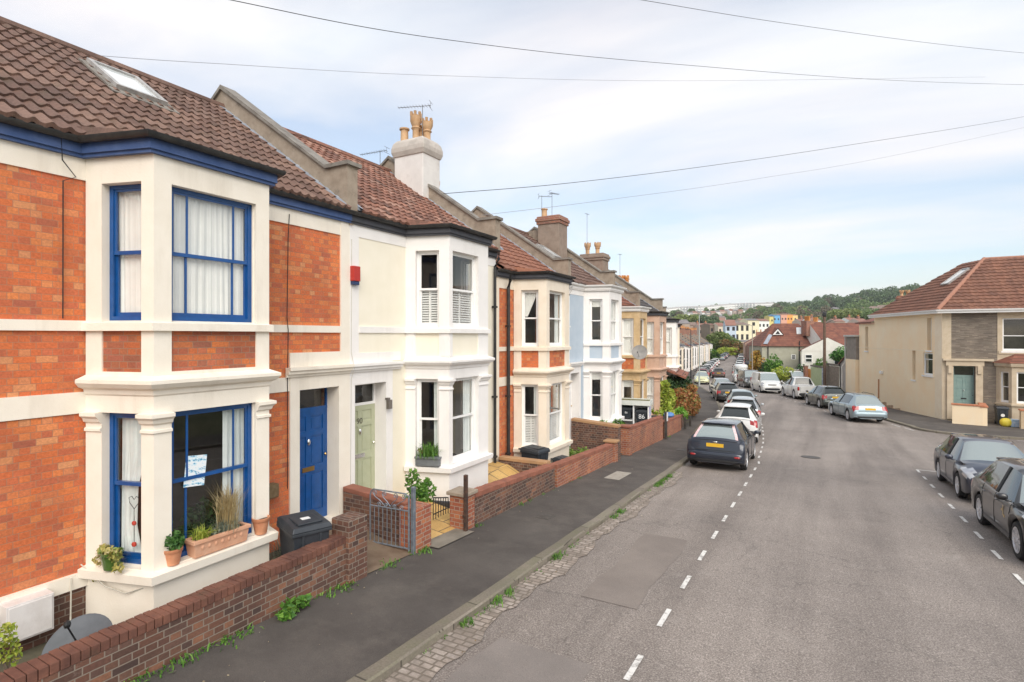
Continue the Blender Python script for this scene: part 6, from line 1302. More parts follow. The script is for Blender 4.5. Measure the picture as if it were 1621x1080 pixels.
# side plane: from far end to the corner, travelling towards the camera so that the normal points left and up
d3=V3((-sd[0],-sd[1],0)); U=d3; base=farE; q=apex-base; ua=q.dot(U); up_=(q-U*ua); run2=up_.length; Vv=up_.normalized(); Nn=U.cross(Vv).normalized()
if Nn.z<0: Nn=-Nn
LL=(cornerE-farE).length
tile_sheet(base,U,Vv,Nn,LL,run2,e0=(0,.62*ua/run2),e1=(LL,(ua-LL)/run2),**TR_).build('roof_side',MATS['russet_concrete_tiles'],rf,smooth=True,angle=35)
mb=MB(); mb.add([tuple(farE),tuple(base+U*ua*.62+Vv*run2),tuple(apex),tuple(rightA),(WF+3,9.5,1.5)],[(0,1,2,3,4)]); mb.build('roof_back',T5,rf)
mb=MB(); mb.tube([tuple(cornerE+V3((0,0,.03))),tuple(apex+V3((0,0,.03)))],.12,8); mb.tube([tuple(apex+V3((0,0,.0))),tuple(rightA)],.11,8); mb.build('ridge',simple('ridge_tile',(.32,.15,.10),(.38,.19,.13),8,.85,.2,30),rf)
mb=MB(); mb.sweep([(farE.x,farE.y),(cornerE.x,cornerE.y),(rightE.x,rightE.y)][::1],[(-.02,ez-.16),(.02,ez-.16),(.03,ez+.0),(.10,ez-.03),(.12,ez+.05),(-.02,ez+.02)]); mb.build('gutter',UPVC,PH)
mb=MB(); mb.add([(0,0,1.42),(cornerE.x,cornerE.y,1.36),(rightE.x,rightE.y,1.36),(WF+3,0,1.42),(farE.x,farE.y,1.36),(sd[0]*LS,sd[1]*LS,1.42)],[(0,1,2,3),(0,5,4,1)]); mb.build('soffit',WHITE,PH)
# roof light on the side plane
def on(u,v,n): p=base+U*u+Vv*v+Nn*n; return tuple(p)
m=MB(); u0,u1,v0,v1=LL-3.9,LL-3.1,run2*.52,run2*.82
for (a,b,c,d) in ((u0,u1,v0,v0+.08),(u0,u1,v1-.08,v1),(u0,u0+.08,v0,v1),(u1-.08,u1,v0,v1)): m.add([on(a,c,.02),on(b,c,.02),on(b,d,.02),on(a,d,.02),on(a,c,.14),on(b,c,.14),on(b,d,.14),on(a,d,.14)],[(4,5,6,7),(0,1,5,4),(1,2,6,5),(2,3,7,6),(3,0,4,7)])
sk=m.build('skylight',MATS['skylight_frame'],rf); m=MB(); m.add([on(u0+.05,v0+.05,.09),on(u1-.05,v0+.05,.09),on(u1-.05,v1-.05,.09),on(u0+.05,v1-.05,.09)],[(0,1,2,3)]); m.build('pane',MATS['skyglass'],sk)
# lower rear roof
mb=MB(); o1=V3((sd[0]*LS,sd[1]*LS,1.05)); o2=V3((sd[0]*(LS+2.8),sd[1]*(LS+2.8),1.05)); inn=-perp*2.4
mb.add([tuple(o1+perp*.2),tuple(o2+perp*.2),tuple(o2+inn+V3((0,0,.75))),tuple(o1+inn+V3((0,0,.75)))],[(0,1,2,3)]); mb.add([tuple(o1+perp*.21+V3((0,0,-.1))),tuple(o2+perp*.21+V3((0,0,-.1))),tuple(o2+perp*.21+V3((0,0,.02))),tuple(o1+perp*.21+V3((0,0,.02)))],[(0,1,2,3)]); mb.build('rear_roof',T5,PH)
mb=MB(); p_=V3((sd[0]*(LS+2.6),sd[1]*(LS+2.6),0)); 
fr=((p_.x+sd[0]*1.9-.25,p_.y+sd[1]*1.9),(-sd[0],-sd[1])); mb.wbox(fr,0,1.9,-3,-.05,-1.9,-.05); mb.build('rear_wall',simple('grey_brown_render',(.22,.19,.16),(.30,.26,.22),3,.9,.2,30,dirt=.4),PH)
mb=MB(); mb.wbox(fr,0,1.9,-3,0.0,-5.4,-1.9); mb.build('rear_wall',PEACH,PH); mb=MB(); mb.wbox(fr,-.15,2,-3.1,.12,-.05,.08); mb.tube([(p_.x+sd[0]*1.8-.3,p_.y+1.9,0),(p_.x+sd[0]*1.8-.3,p_.y+1.9,-2.2),(p_.x+sd[0]*1.8-.55,p_.y+1.9,-2.6),(p_.x+sd[0]*1.8-.55,p_.y+1.9,-5.2)],.06,6); mb.build('flat_roof',simple('pale_felt',(.5,.48,.44),(.6,.58,.54),4,.8),PH)
chimney(PH,-.8,.1,12.6,13.3,.8,3.2,BR_K,[(-.5,12.95,.5,'crown'),(-.1,12.95,.5,'crown')])
mb=MB(); mb.add([(-.3,13.6,.9),(3.5,13.6,.9),(3.5,16.2,1.75),(-1.4,16.2,1.75),(3.5,18,1.2),(-1.9,18,1.2)],[(0,1,2,3),(3,2,4,5)]); mb.build('rear_roof',T5,PH)
# low front walls by its door
def lowwall(label,x,t,L,ang,h,mat,cop,th=.25,z=None):
    e_=empty('garden_wall',(x,t,gz(t)+.1),R(ang),label,'wall'); mb=MB(); mb.box(0,L,-th/2,th/2,-.5,h); mb.build('body',mat,e_,bevel=.01); mb=MB(); mb.box(-.04,L+.04,-th/2-.04,th/2+.04,h,h+.08); mb.build('coping',cop,e_,bevel=.01); return e_
lowwall('peach rendered low wall with red coping before the teal door, left piece',6.75,38.9,1.35,-12,1.05,PEACH,simple('red_coping',(.45,.16,.08),(.52,.22,.12),6,.8))
lowwall('buff rendered low wall right of the bins at the corner house',9.5,38.35,6,0,.95,simple('buff_render',(.48,.36,.23),(.58,.45,.30),2,.85,dirt=.5,dcol=(.38,.30,.22)),MATS['red_coping'])
lowwall('short peach return wall beside the teal door',8.07,38.5,1.9,82,1.0,PEACH,MATS['red_coping'])
bin_((9.05,39.7,gz(39.7)+.1),0,'black wheelie bin with a white round sticker by the teal door',decal='front')
bb=MB(); bb.sup((0,0,.22),(.26,.2,.24),2.3,14); o=bb.build('recycling_bag',simple('yellow_sack',(.65,.50,.03),(.75,.62,.08),6,.5,.4,20),smooth=True); o.location=(9.05,38.9,gz(38.9)+.1); tag(o,'yellow refuse sack in front of the wheelie bin at the corner house','bag')
bb=MB(); bb.box(-.18,.18,-.15,.15,0,.42); o=bb.build('recycling_box',simple('blue_white_box',(.25,.42,.6),(.6,.65,.7),8,.5),bevel=.03); o.location=(9.42,38.95,gz(38.9)+.1); tag(o,'blue and white recycling box beside the yellow sack','box')
# outbuilding, fence, garage door, pole
def wl(t,off=0): return (Wl(t)+off,t)
OB=empty('outbuilding',(Wl(52.3)+.15,52.3,gz(52)),math.atan2(.33,1),'grey rendered outbuilding with a sloping tile roof edge beyond the peach house','outbuilding')
GRR=simple('grey_roughcast',(.36,.32,.29),(.44,.40,.36),3,.9,.3,20,dirt=.3,dcol=(.5,.42,.36))
mb=MB(); n5=[(0,0),(4.5,0),(4.5,2.6),(4.2,2.6),(0,4.6)]
mb.add([(0.0,-.4,0.0),(0,3.4,0),(0,3.4,2.9),(0,-.4,4.9),(5,-.4,0),(5,3.4,0),(5,3.4,2.9),(5,-.4,4.9)],[(0,3,2,1),(4,5,6,7),(3,7,6,2),(0,4,7,3),(1,2,6,5)]); mb.build('wall',GRR,OB)
mb=MB(); mb.add([(-.12,-.5,5.02),(-.12,3.55,2.88),(5,3.55,2.88),(5,-.5,5.02),(-.12,-.5,4.9),(-.12,3.55,2.76)],[(0,1,2,3),(0,4,5,1)]); mb.build('roof',T5,OB)
mb=MB(); mb.box(-.03,0.001,.6,.85,.9,1.9); mb.build('opening',DARKT,OB)
TIMB=simple('weathered_boards',(.20,.16,.12),(.30,.24,.19),5,.9,.4,30,dirt=.5,dcol=(.12,.10,.08)); 
def boards(label,t0,t1,h,mat,name='fence',off=0,cat='fence',rail=True):
    x0,x1=Wl(t0)+off,Wl(t1)+off; L=math.hypot(x1-x0,t1-t0); e_=empty(name,(x0,t0,gz(t0)),math.atan2(x0-x1,t1-t0),label,cat); n=int(L/.16)
    mb=MB()
    for i in range(n): mb.box(-.03,.0+.006*(i%2),L*i/n,L*(i+1)/n-.012,-.3,h+.03*math.sin(i*3.3))
    mb.build('boards',mat,e_)
    if rail: mb=MB(); mb.box(-.06,.04,-.02,L+.02,h+.05,h+.22); mb.build('top_rail',simple('mossy_beam',(.12,.10,.08),(.20,.17,.14),4,.9),e_)
    return e_
boards('tall weathered vertical board fence right of the telegraph pole',55.2,58.1,2.75,TIMB)
gd=boards('pale green boarded garage door',59.0,62.6,2.45,simple('pale_green_boards',(.42,.48,.26),(.50,.55,.32),4,.7,dirt=.3,dcol=(.3,.34,.2)),name='garage_door',off=.25,cat='garage door')
lowwall('weathered timber gate pillar between garage door and fence',Wl(58.2),58.2,.9,90,2.6,TIMB,TIMB)
lowwall('pinkish brick pier left of the green garage door',Wl(63.0),62.9,1.1,100,2.5,BR_R,STONE)
boards('bright orange stained fence left of the brick pier',64.5,69,2.1,simple('orange_stain',(.62,.20,.03),(.70,.26,.05),5,.6),off=1.6,rail=False)
tp=empty('telegraph_pole',(Wl(57.4)-.35,57.4,gz(57.4)),0,'tall brown wooden telegraph pole before the board fence','telegraph pole')
mb=MB(); mb.tube([(0,0,-.3),(0,0,7.6)],.15,10,r2=.11); mb.build('shaft',simple('pole_timber',(.12,.075,.05),(.18,.12,.085),7,.9,.3,20),tp,smooth=True,angle=60)
mb=MB(); mb.sup((0,0,7.5),(.18,.18,.25),3,10); mb.tube([(0,0,6.6),(.9,.2,7.1)],.02,5); mb.build('crosshead',DARKT,tp); mb=MB(); mb.box(-.22,-.12,-.2,-.13,.2,2.6); mb.build('cable_guard',LEAD,tp)
def lamp(label,x,t,h,arm,pole,name='street_lamp'):
    e_=empty(name,(x,t,gz(t)+.1),0,label,'street lamp'); mb=MB(); mb.tube([(0,0,-.3),(0,0,1.3)],.09,8); mb.tube([(0,0,1.3),(0,0,h)],.06,8,r2=.045); mb.build('column',pole,e_,smooth=True,angle=60)
    mb=MB(); mb.tube([(0,0,h-.05),(arm*.6,-.1,h+.05)],.03,6); mb.sup((arm*.9,-.12,h+.05),(.38,.12,.06),2.5,10); mb.build('lamp_head',pole,e_,smooth=True)
LC=simple('grey_green_column',(.36,.40,.38),(.42,.46,.44),5,.5)
x_,t_,_=at(1107,600,60); lamp('grey street lamp column rising beside the red hedge',x_,t_,7.9,.9,LC)
x_,t_,_=at(1191,600,66); lamp('slim street lamp beside the orange autumn tree',x_,t_,7.2,-.7,simple('rusty_column',(.30,.26,.22),(.38,.33,.29),5,.7))
x_,t_,_=at(1093.5,600,78); lamp('thin dark lamp column before the far terrace',x_,t_,7.0,-.5,DARKT)
# ---------------------------------------------------------------- tiled houses behind the fence
def block(name,label,cx,cy,z0,w,d,h,rz,wall,roofm,rh,hip=0.0,wins=(),cat='house',group=None,ov=.25,chim=(),winmat=None,ridge_axis='x',par=None,frames=True):
    """gabled or hipped block: w along local x, d along local y, ridge along x; windows on the local -y face given as (x, z, w, h)"""
    e_=par or empty(name,(cx,cy,z0),rz,label,cat,group)
    mb=MB(); mb.box(-w/2,w/2,-d/2,d/2,-2.5,h)
    if hip<.1: mb.add([(-w/2,-d/2,h),(-w/2,d/2,h),(-w/2,0,h+rh),(w/2,-d/2,h),(w/2,d/2,h),(w/2,0,h+rh)],[(0,2,1),(3,4,5)])
    wo_=mb.build('wall',wall,e_)
    mb=MB(); X,Y=w/2+(ov if hip>.1 else .02),d/2+ov; k=rh/(d/2); ze=h-ov*k
    mb.add([(-X,-Y,ze),(X,-Y,ze),(X,Y,ze),(-X,Y,ze),(-w/2+hip,0,h+rh+.03),(w/2-hip,0,h+rh+.03)],[(0,1,5,4),(1,2,5),(2,3,4,5),(3,0,4),(0,3,2,1)] if hip>.1 else [(0,1,5,4),(2,3,4,5),(0,3,2,1)])
    ro=mb.build('roof',roofm,e_)
    if wins:
        for (x,z,ww,hh) in wins:
            mb=MB(); mb.box(x-ww/2,x+ww/2,-d/2-.035,-d/2-.001,z,z+hh); f_=mb.build('window',winmat or UPVC,e_)
            if frames: mb=MB(); mb.box(x-ww/2+.08,x+ww/2-.08,-d/2-.045,-d/2-.036,z+.08,z+hh/2-.04); mb.box(x-ww/2+.08,x+ww/2-.08,-d/2-.045,-d/2-.036,z+hh/2+.04,z+hh-.08); mb.build('pane',CG,f_)
    for (x,y,ch,n) in chim:
        mb=MB(); mb.box(x-.45,x+.45,y-.7,y+.7,h+rh*.4,h+rh+ch); c_=mb.build('chimney',BR_K,ro)
        for i in range(n): mb=MB(); mb.lathe([(.14,0),(.11,.1),(.11,.5),(.15,.5),(.15,.6)],(x,y-.5+1.0*i/max(1,n-1),h+rh+ch),8); mb.build('chimney_pot',MATS['orange_pot_clay'],c_)
    return e_
GGRN=simple('sage_grey_render',(.36,.35,.27),(.42,.41,.32),2,.85,.15,20,dirt=.3,dcol=(.28,.26,.2))
x_,t_,_=at(1243,570,73); 
b_=block('tiled_house','grey green rendered house under the big russet roof with a small gabled vent',x_,t_,gz(75),7.6,6.2,4.95,R(YAW-9),GGRN,tiles('russet_roof',[(.20,.075,.05),(.24,.095,.06),(.17,.065,.045)],.30,.36,line=.6,dirt=.35,dcol=(.10,.05,.04)),2.75,hip=2.2,wins=[(.0,3.05,.55,.6),(1.9,2.4,1.15,1.65),(1.9,-.4,1.1,.9)],chim=[(4.0,.6,.25,3)])
mb=MB(); mb.tube([(-3.1,-3.2,4.9),(-3.1,-3.2,0)],.06,6); mb.tube([(.7,-3.2,5.4),(.7,-3.2,0)],.06,6); mb.build('downpipe',DARKT,b_)
mb=MB(); mb.add([(-2.2,-2.0,6.2),(-.9,-2.0,6.2),(-1.55,-2.0,7.0),(-2.2,-1.3,6.9),(-.9,-1.3,6.9),(-1.55,-.7,7.1)],[(0,1,2)]); mb.build('gable_vent',UPVC,b_); mb=MB(); mb.add([(-1.85,-2.02,6.3),(-1.25,-2.02,6.3),(-1.55,-2.02,6.75)],[(0,1,2)]); mb.build('vent',DARKT,b_)
mb=MB(); mb.add([(-2.35,-2.05,6.15),(-1.55,-2.1,7.1),(-.75,-2.05,6.15),(-2.35,-1.6,6.2),(-1.55,-.7,7.15),(-.75,-1.6,6.2)],[(0,1,4,3),(1,2,5,4)]); mb.build('dormer_roof',MATS['russet_roof'],b_)
mb=MB(); mb.add([(-3.7,-3.2,5.05),(-3.2,-3.3,5.02),(-2.2,-2.0,6.2),(-2.6,-1.85,6.3)],[(0,1,2,3)]); mb.build('valley_flashing',LEAD,b_)
def rl(e_,x0,x1,v0,v1,d,h,rh):
    k=rh/(d/2); f=lambda x,v,o:(x,-d/2+v,h+k*v+o); mb=MB(); mb.add([f(x0,v0,.1),f(x1,v0,.1),f(x1+.25,v1,.1),f(x0+.25,v1,.1),f(x0,v0,0),f(x1,v0,0),f(x1+.25,v1,0),f(x0+.25,v1,0)],[(0,1,2,3),(0,4,5,1),(1,5,6,2),(3,2,6,7),(0,3,7,4)]); mb.build('skylight',MATS['skyglass'],e_)
rl(b_,.9,2.2,1.5,2.4,6.2,4.95,2.75)
x_,t_,_=at(1333,560,70)
b2_=block('tiled_house','white rendered house with russet roof behind the telegraph pole',x_,t_,gz(70),8.4,7.6,4.85,R(YAW-2),simple('offwhite_render',(.74,.71,.64),(.80,.77,.70),2,.85,dirt=.25,dcol=(.5,.46,.38)),MATS['russet_roof'],2.75,wins=[(-1.0,2.7,.9,1.5)],chim=[(-4.2,.4,.3,4)])
x_,t_,_=at(1308,565,65)
ex_=block('house_extension','white rendered gabled extension behind the telegraph pole',x_,t_,gz(63),4.2,5.3,4.05,R(YAW+90-27),MATS['offwhite_render'],MATS['russet_roof'],1.45,cat='extension')
for (y,z,ww,hh) in ((-1.05,2.35,.8,1.55),(1.9,2.6,.75,.9)):
    mb=MB(); mb.box(-2.15,-2.101,y-ww/2,y+ww/2,z,z+hh); f_=mb.build('window',UPVC,ex_); mb=MB()
    for k in (0,1): mb.box(-2.16,-2.151,y-ww/2+.08,y+ww/2-.08,z+.08+k*hh/2,z+hh/2-.05+k*hh/2)
    mb.build('pane',CG,f_)
mb=MB(); mb.box(-2.19,-2.101,-2.25,-2.13,0,3.6); mb.build('downpipe',DARKT,ex_)
x_,t_,_=at(1352,562,64)
block('house_extension','white extension half hidden between the gable and the grey outbuilding',x_,t_,gz(63),4,3.6,3.9,R(YAW+90-28),MATS['offwhite_render'],MATS['russet_roof'],1.2,cat='extension')
for (px,py,dz,rx_,rz_,mt,n,sz,lb) in ((1240,592,61,1.4,.75,L_YEL,1600,.16,'bright yellow green bush before the grey green house'),(1225,578,64,.9,1.3,L_MID,1100,.15,'open green bush before the grey green house'),(1345,560,60,1.7,.8,leafmat('laurel',(.03,.12,.02),(.07,.22,.04),(.16,.34,.08)),1700,.17,'green bush showing over the board fence'),(1268,588,62,.6,.8,L_DARK,500,.15,'small dark bush by the orange fence'),(1300,575,62,.7,.5,L_MID,400,.14,'small green bush over the garage roof')):
    x_,t_,z_=at(px,py,dz); shrub('shrub',lb,x_,t_,gz(t_)+.1,[((0,0,z_-gz(t_)),(rx_,rx_,rz_)),((.5*rx_,0,z_-gz(t_)-.5),(rx_*.7,rx_*.7,rz_*.8)),((-.6*rx_,0,z_-gz(t_)-.4),(rx_*.6,rx_*.6,rz_*.7))],mt,n,sz,int(px))
# ---------------------------------------------------------------- trees
BARK=simple('tree_bark',(.09,.07,.05),(.15,.12,.09),6,.9,.4,20)
def tree(label,x,y,z0,h,r,mat,n,size,seed,name='tree',group=None,mat2=None,flat=.75):
    e_=empty(name,(x,y,z0),0,label,'tree',group); q=random.Random(seed); mb=MB()
    mb.tube([(0,0,-1),(.05*r,0,h*.35),(0,.05*r,h*.7)],max(.08,h*.022),7,r2=h*.008)
    bl=[]
    for i in range(9):
        a=q.uniform(0,2*PI); rr=q.uniform(.15,.72)*r; zc=h*q.uniform(.42,.82); bl.append(((rr*math.cos(a),rr*math.sin(a),zc),(r*q.uniform(.35,.55),r*q.uniform(.35,.55),h*q.uniform(.12,.2)*flat/.75)))
        mb.tube([(0,0,h*.3),(rr*.5*math.cos(a),rr*.5*math.sin(a),h*.45),(rr*math.cos(a),rr*math.sin(a),zc)],max(.03,h*.01),5,r2=.02)
    bl.append(((0,0,h*.82),(r*.5,r*.5,h*.17)))
    mb.build('trunk',BARK,e_)
    mb=MB()
    for i,(c,rr) in enumerate(bl): leaves(mb,c,rr,n//len(bl),size,seed*31+i,m=(1 if mat2 and i%3==0 else 0),shell=.6,asp=1.3)
    mb.build('crown',[mat,mat2] if mat2 else mat,e_); return e_
L_ORT=leafmat('autumn_orange_leaves',(.42,.22,.04),(.62,.36,.07),(.5,.42,.1))
L_RUS=leafmat('russet_leaves',(.16,.10,.03),(.28,.14,.05),(.14,.17,.05))
L_OLV=leafmat('olive_leaves',(.07,.11,.025),(.13,.18,.04),(.21,.25,.07),.3)
L_FAR=leafmat('far_leaves',(.10,.17,.055),(.15,.225,.07),(.20,.28,.09),.05)
L_FARD=leafmat('far_dark_leaves',(.07,.125,.06),(.10,.16,.07),(.14,.205,.085),.05)
L_FARY=leafmat('far_light_leaves',(.18,.24,.07),(.24,.30,.09),(.31,.35,.13),.05)
L_FARR=leafmat('far_russet_leaves',(.14,.11,.08),(.19,.14,.09),(.17,.17,.09),.05)
def tree_at(px,ytop,z,h,r,mat,lab,n=1500,size=.5,mat2=None,seed=None,flat=.75):
    x,t,zt=at(px,ytop,z); return tree(lab,x,t,zt-h,h,r,mat,n,size,seed or int(px*7+z),mat2=mat2,flat=flat)
tree_at(1203,552,72,5.4,1.5,L_ORT,'orange yellow autumn tree at the corner of the grey green house',2600,.2)
tree_at(1212,572,70,4.2,.9,L_DARK,'dark narrow conifer beside the autumn tree',1100,.16)
tree_at(1139,524,190,11,7,L_MID,'large green tree at the end of the left terrace',5200,.55,mat2=L_OLV)
tree_at(1154,533,182,9,5.2,L_RUS,'russet tinged tree beside the large green one',3600,.5,mat2=L_OLV)
tree_at(1148,549,172,4.2,3.6,L_YEL,'bright green low tree behind the far parked cars',1500,.35,flat=.6)
tree_at(1128,552,140,5.8,2.2,L_DARK,'dark green clipped tree before the far terrace',1800,.3,mat2=L_MID)
tree_at(1118,572,120,3.2,1.5,L_DARK,'small dark bush tree in the left gardens',900,.25)
# ---------------------------------------------------------------- far terrace on the left
def far_house(x,t,rz,zg,eh,wall,roof,label,i):
    e_=empty('terraced_house',(x,t,zg),rz,label,'house','far terraced houses on the left')
    w=4.7; mb=MB(); mb.box(-7,0,0,w,-2,eh); mb.add([(0,0,eh),(-7,0,eh),(-3.5,0,eh+2.3),(0,w,eh),(-7,w,eh),(-3.5,w,eh+2.3)],[(0,1,2),(3,5,4)]); mb.build('wall',wall,e_)
    mb=MB(); mb.add([(.3,0,eh-.1),(.3,w,eh-.1),(-3.5,w,eh+2.4),(-3.5,0,eh+2.4),(-7.2,0,eh-.1),(-7.2,w,eh-.1)],[(0,1,2,3),(3,2,5,4)]); r_=mb.build('roof',roof,e_)
    mb=MB(); mb.prism([(0.001,.45),(1.05,.85),(1.05,1.95),(0.001,2.35)],-2,eh-.1); bay=mb.build('bay',WHITE if i%3 else CREAM3,e_)
    mb=MB(); mb.add([(0.05,.4,eh+.25),(1.15,.7,eh-.1),(1.15,2.1,eh-.1),(.05,2.5,eh+.25)],[(0,1,2,3)]); mb.build('bay_roof',roof,e_)
    for z in (.7,eh-2.1):
        mb=MB(); mb.box(1.051,1.06,1.05,1.75,z,z+1.6); mb.add([(.27,.543,z),(.78,.738,z),(.78,.738,z+1.6),(.27,.543,z+1.6)],[(0,1,2,3)]); mb.build('window',CG,e_)
    mb=MB(); mb.box(0.001,.02,3.3,4.1,0,2.1); mb.build('door',(BLUE,DARKT,TEAL,BRWN_D)[i%4],e_)
    mb=MB(); mb.box(-3.5,-.0,w-.08,w+.08,eh,eh+.2); 
    for k in range(6): mb.box(-3.5+.55*k,-3.5+.55*(k+1),w-.08,w+.08,eh+.2,eh+.45+2.3*((5.5-k)/6))
    mb.build('party_wall',STONE,r_)
    if i%2==0:
        mb=MB(); mb.box(-4.1,-2.9,w-.4,w+.4,eh+1.5,eh+3.6); c_=mb.build('chimney',BR_K,r_)
        for k in range(4): mb=MB(); mb.lathe([(.14,0),(.11,.1),(.11,.55),(.15,.6)],(-3.95+.3*k,w,eh+3.6),7); mb.build('chimney_pot',MATS['orange_pot_clay'],c_)
BRWN_D=simple('brown_door',(.12,.06,.03),None)
fx,ft=-18.2,74.5; a=R(5.1); q=random.Random(3)
WC=[('cream',CREAM2),('white',WHITE),('buff',CREAM3),('ochre',OCHRE),('pale blue',BLUEW),('pink',PINKS),('cream',CREAM)]
SLR=simple('far_slate',(.10,.105,.115),(.15,.155,.165),1.2,.8); RC=[('slate grey',SLR),('slate grey',SLR),('dark grey',T4),('red brown',T5)]
ordn=['first','second','third','fourth','fifth','sixth','seventh','eighth','ninth','tenth','eleventh','twelfth','thirteenth','fourteenth','fifteenth','sixteenth','seventeenth','eighteenth']
for i in range(18):
    wn_,wm_=WC[(i*3)%7]; rn_,rm_=RC[(i*5+1)%4]
    far_house(fx,ft,a,gz(ft)+.1-.012*i,4.5+.12*math.sin(i*2.1),wm_,rm_,'%s bay fronted house with %s roof, %s along the far left terrace'%(wn_,rn_,ordn[i]),i)
    fx-=math.sin(a)*4.7; ft+=math.cos(a)*4.7
# fill row on the right side of the road, beyond the grey green house
for i in range(9):
    t=92+i*9.0; wn_,wm_=[('buff',CREAM3),('brown brick',BR_K),('pink',PINKS)][i%3]
    block('house','%s walled house, %s beyond the grey green house on the right'%(wn_,ordn[i]),Wl(t)+8.0,t,gz(t),8.6,8,4.4,R(90+9),wm_,MATS['russet_roof'],2.4,group='houses lining the right of the far road',chim=[(3.8,0,.8,2)])
# ---------------------------------------------------------------- town across the valley
YELR=simple('pale_yellow_render',(.74,.67,.47),(.79,.73,.54),.6,.85); LBLR=simple('pale_sky_render',(.50,.58,.70),(.56,.64,.74),.6,.85); FWH=simple('far_white_render',(.78,.78,.76),(.84,.83,.80),.2,.85); FTAN=simple('far_tan_wall',(.36,.28,.22),(.46,.37,.30),.3,.9); FPNK=simple('far_pink_wall',(.55,.42,.36),(.62,.50,.43),.3,.9); FBRN=simple('far_brown_wall',(.22,.17,.13),(.28,.22,.17),.3,.9)
FR=[simple('far_grey_roof',(.16,.15,.15),(.22,.20,.20),.3,.9),simple('far_red_roof',(.24,.12,.09),(.30,.16,.12),.3,.9),simple('far_brown_roof',(.18,.13,.11),(.24,.17,.14),.3,.9)]
def bld(px0,px1,ytop,ybase,z,wall,roof,rh,label,nx=3,nz=3,rot=0,group=None,cat='building',ww=1.0,wh=1.5,depth=9,chim=(),flat=False,name='building'):
    x0,t0,_=at(px0,ybase,z); x1,t1,_=at(px1,ybase,z); _,_,zt=at(px0,ytop,z); _,_,zb=at(px0,ybase,z); w=math.hypot(x1-x0,t1-t0); h=zt-zb
    wins=[((i+.5)/nx*w-w/2,(k+.3)/nz*h,min(ww,w/nx*.5),min(wh,h/nz*.6)) for i in range(nx) for k in range(nz)]
    c,s=math.cos(R(YAW+rot)),math.sin(R(YAW+rot))
    cx,cy=(x0+x1)/2-s*depth/2,(t0+t1)/2+c*depth/2
    return block(name,label,cx,cy,zb,w,depth,h,R(YAW+rot),wall,roof,rh,wins=wins,cat=cat,group=group,chim=chim,winmat=DARKT if z>120 else UPVC,frames=z<=120,ov=.3)
bld(1184,1202,507,557,236,YELR,FR[0],.8,'tall cream tower like block at the foot of the road',1,4,ww=1.2)
bld(1163,1187,514,556,222,YELR,FR[2],1.0,'pale yellow building with tall windows at the foot of the road',3,3,ww=1.0,wh=2.2,depth=12)
bld(1149,1165,515,552,214,LBLR,FR[1],2.2,'pale blue gabled building left of the yellow one',2,3,rot=-15)
bld(1155,1196,541,557,212,simple('cream_low_render',(.74,.62,.46),(.80,.68,.52),.4,.85),FR[0],.6,'long low cream building closing the end of the road',7,1,ww=.9,wh=1.5)
bld(1124,1136,514,545,250,FBRN,FR[1],.6,'brown gabled end wall above the green tree',2,2,depth=14)
bld(1137,1149,516,545,245,simple('far_cream',(.62,.54,.42),(.7,.62,.5),.4,.85),FR[1],1.5,'cream building between brown gable and pale blue house',2,2)
bld(1107,1124,517,548,262,FPNK,FR[1],1.6,'pinkish building with orange chimneys left of the brown gable',3,2,chim=[(-2,0,.6,3),(2,0,.6,3)])
bld(1070,1092,512,545,268,FTAN,FR[0],2.0,'tan terrace block with dormers above the far left roofs',5,2)
bld(1090,1108,515,548,275,FTAN,FR[2],1.6,'tan building behind the lamp column',3,2)
bld(1200,1218,508,535,290,FWH,FR[1],1.2,'white building just behind the russet roof',3,2)
bld(1218,1226,501,524,430,simple('lemon_render',(.72,.60,.22),None,rough=.8),FR[0],.8,'small yellow house left of the sky blue one',1,2)
bld(1224,1235,499,522,430,simple('sky_blue_render',(.16,.42,.70),None,rough=.8),FR[0],.8,'bright sky blue house on the far slope',2,2)
bld(1236,1246,498,522,432,simple('rose_render',(.70,.36,.26),None,rough=.8),FR[1],.8,'rose coloured house beside the sky blue one',2,2)
bld(1246,1255,498,522,434,simple('tangerine_render',(.78,.36,.10),None,rough=.8),FR[1],.8,'orange house second from the sky blue one',2,2)
bld(1255,1263,499,521,436,simple('apricot_render',(.80,.58,.26),None,rough=.8),FR[1],.8,'apricot house right of the orange one',1,2)
for i,(px,zz_) in enumerate(((1275,300),(1292,290),(1330,285),(1352,300),(1368,260))):
    bld(px-8,px+8,509-i%2*2,535,zz_,(FPNK,FWH,FTAN,FWH,FPNK)[i],FR[1],1.5,'%s roof top showing behind the russet roofs, %s from the left'%(('pink walled','white walled','tan walled','white walled','pink walled')[i],ordn[i]),3,2,chim=[(0,0,1.2,3)])
# hillside houses and white terraces, each its own object
q=random.Random(11); protos={}; FRW=simple('pale_far_roof',(.34,.33,.32),(.42,.40,.38),.2,.9)
def hill_house(px,dist,w,h,mat,roof,label,group,rot=0,y=None,d=8,rh=2.2):
    x=(px-810.5)/FPX*dist; c,s=math.cos(R(YAW)),math.sin(R(YAW)); X,Y=x*c-dist*s,x*s+dist*c
    z=G(X,Y); k=(mat.name,roof.name,w,h)
    if k not in protos:
        e_=block('house',label,X,Y,z,w,d,h,R(YAW+rot),mat,roof,rh,wins=[((i+.5)/3*w-w/2,zz0,.8,1.3) for i in range(3) for zz0 in ((h*.12,h*.58) if h<9 else (h*.08,h*.38,h*.68))],group=group,winmat=DARKT,frames=False,ov=.3); protos[k]=e_; return e_
    e_=copy_tree(protos[k]); e_.location=(X,Y,z); e_.rotation_euler=(0,0,R(YAW+rot)); e_['label']=label; e_['group']=group; return e_
GA='white terraced houses along the far ridge'
for i in range(36):
    px=1046+i*5.0; hill_house(px,860+30*math.sin(i*.35)+i*2,5.6,13,FWH,FRW,'tall white terraced house in the long row on the far ridge',GA)
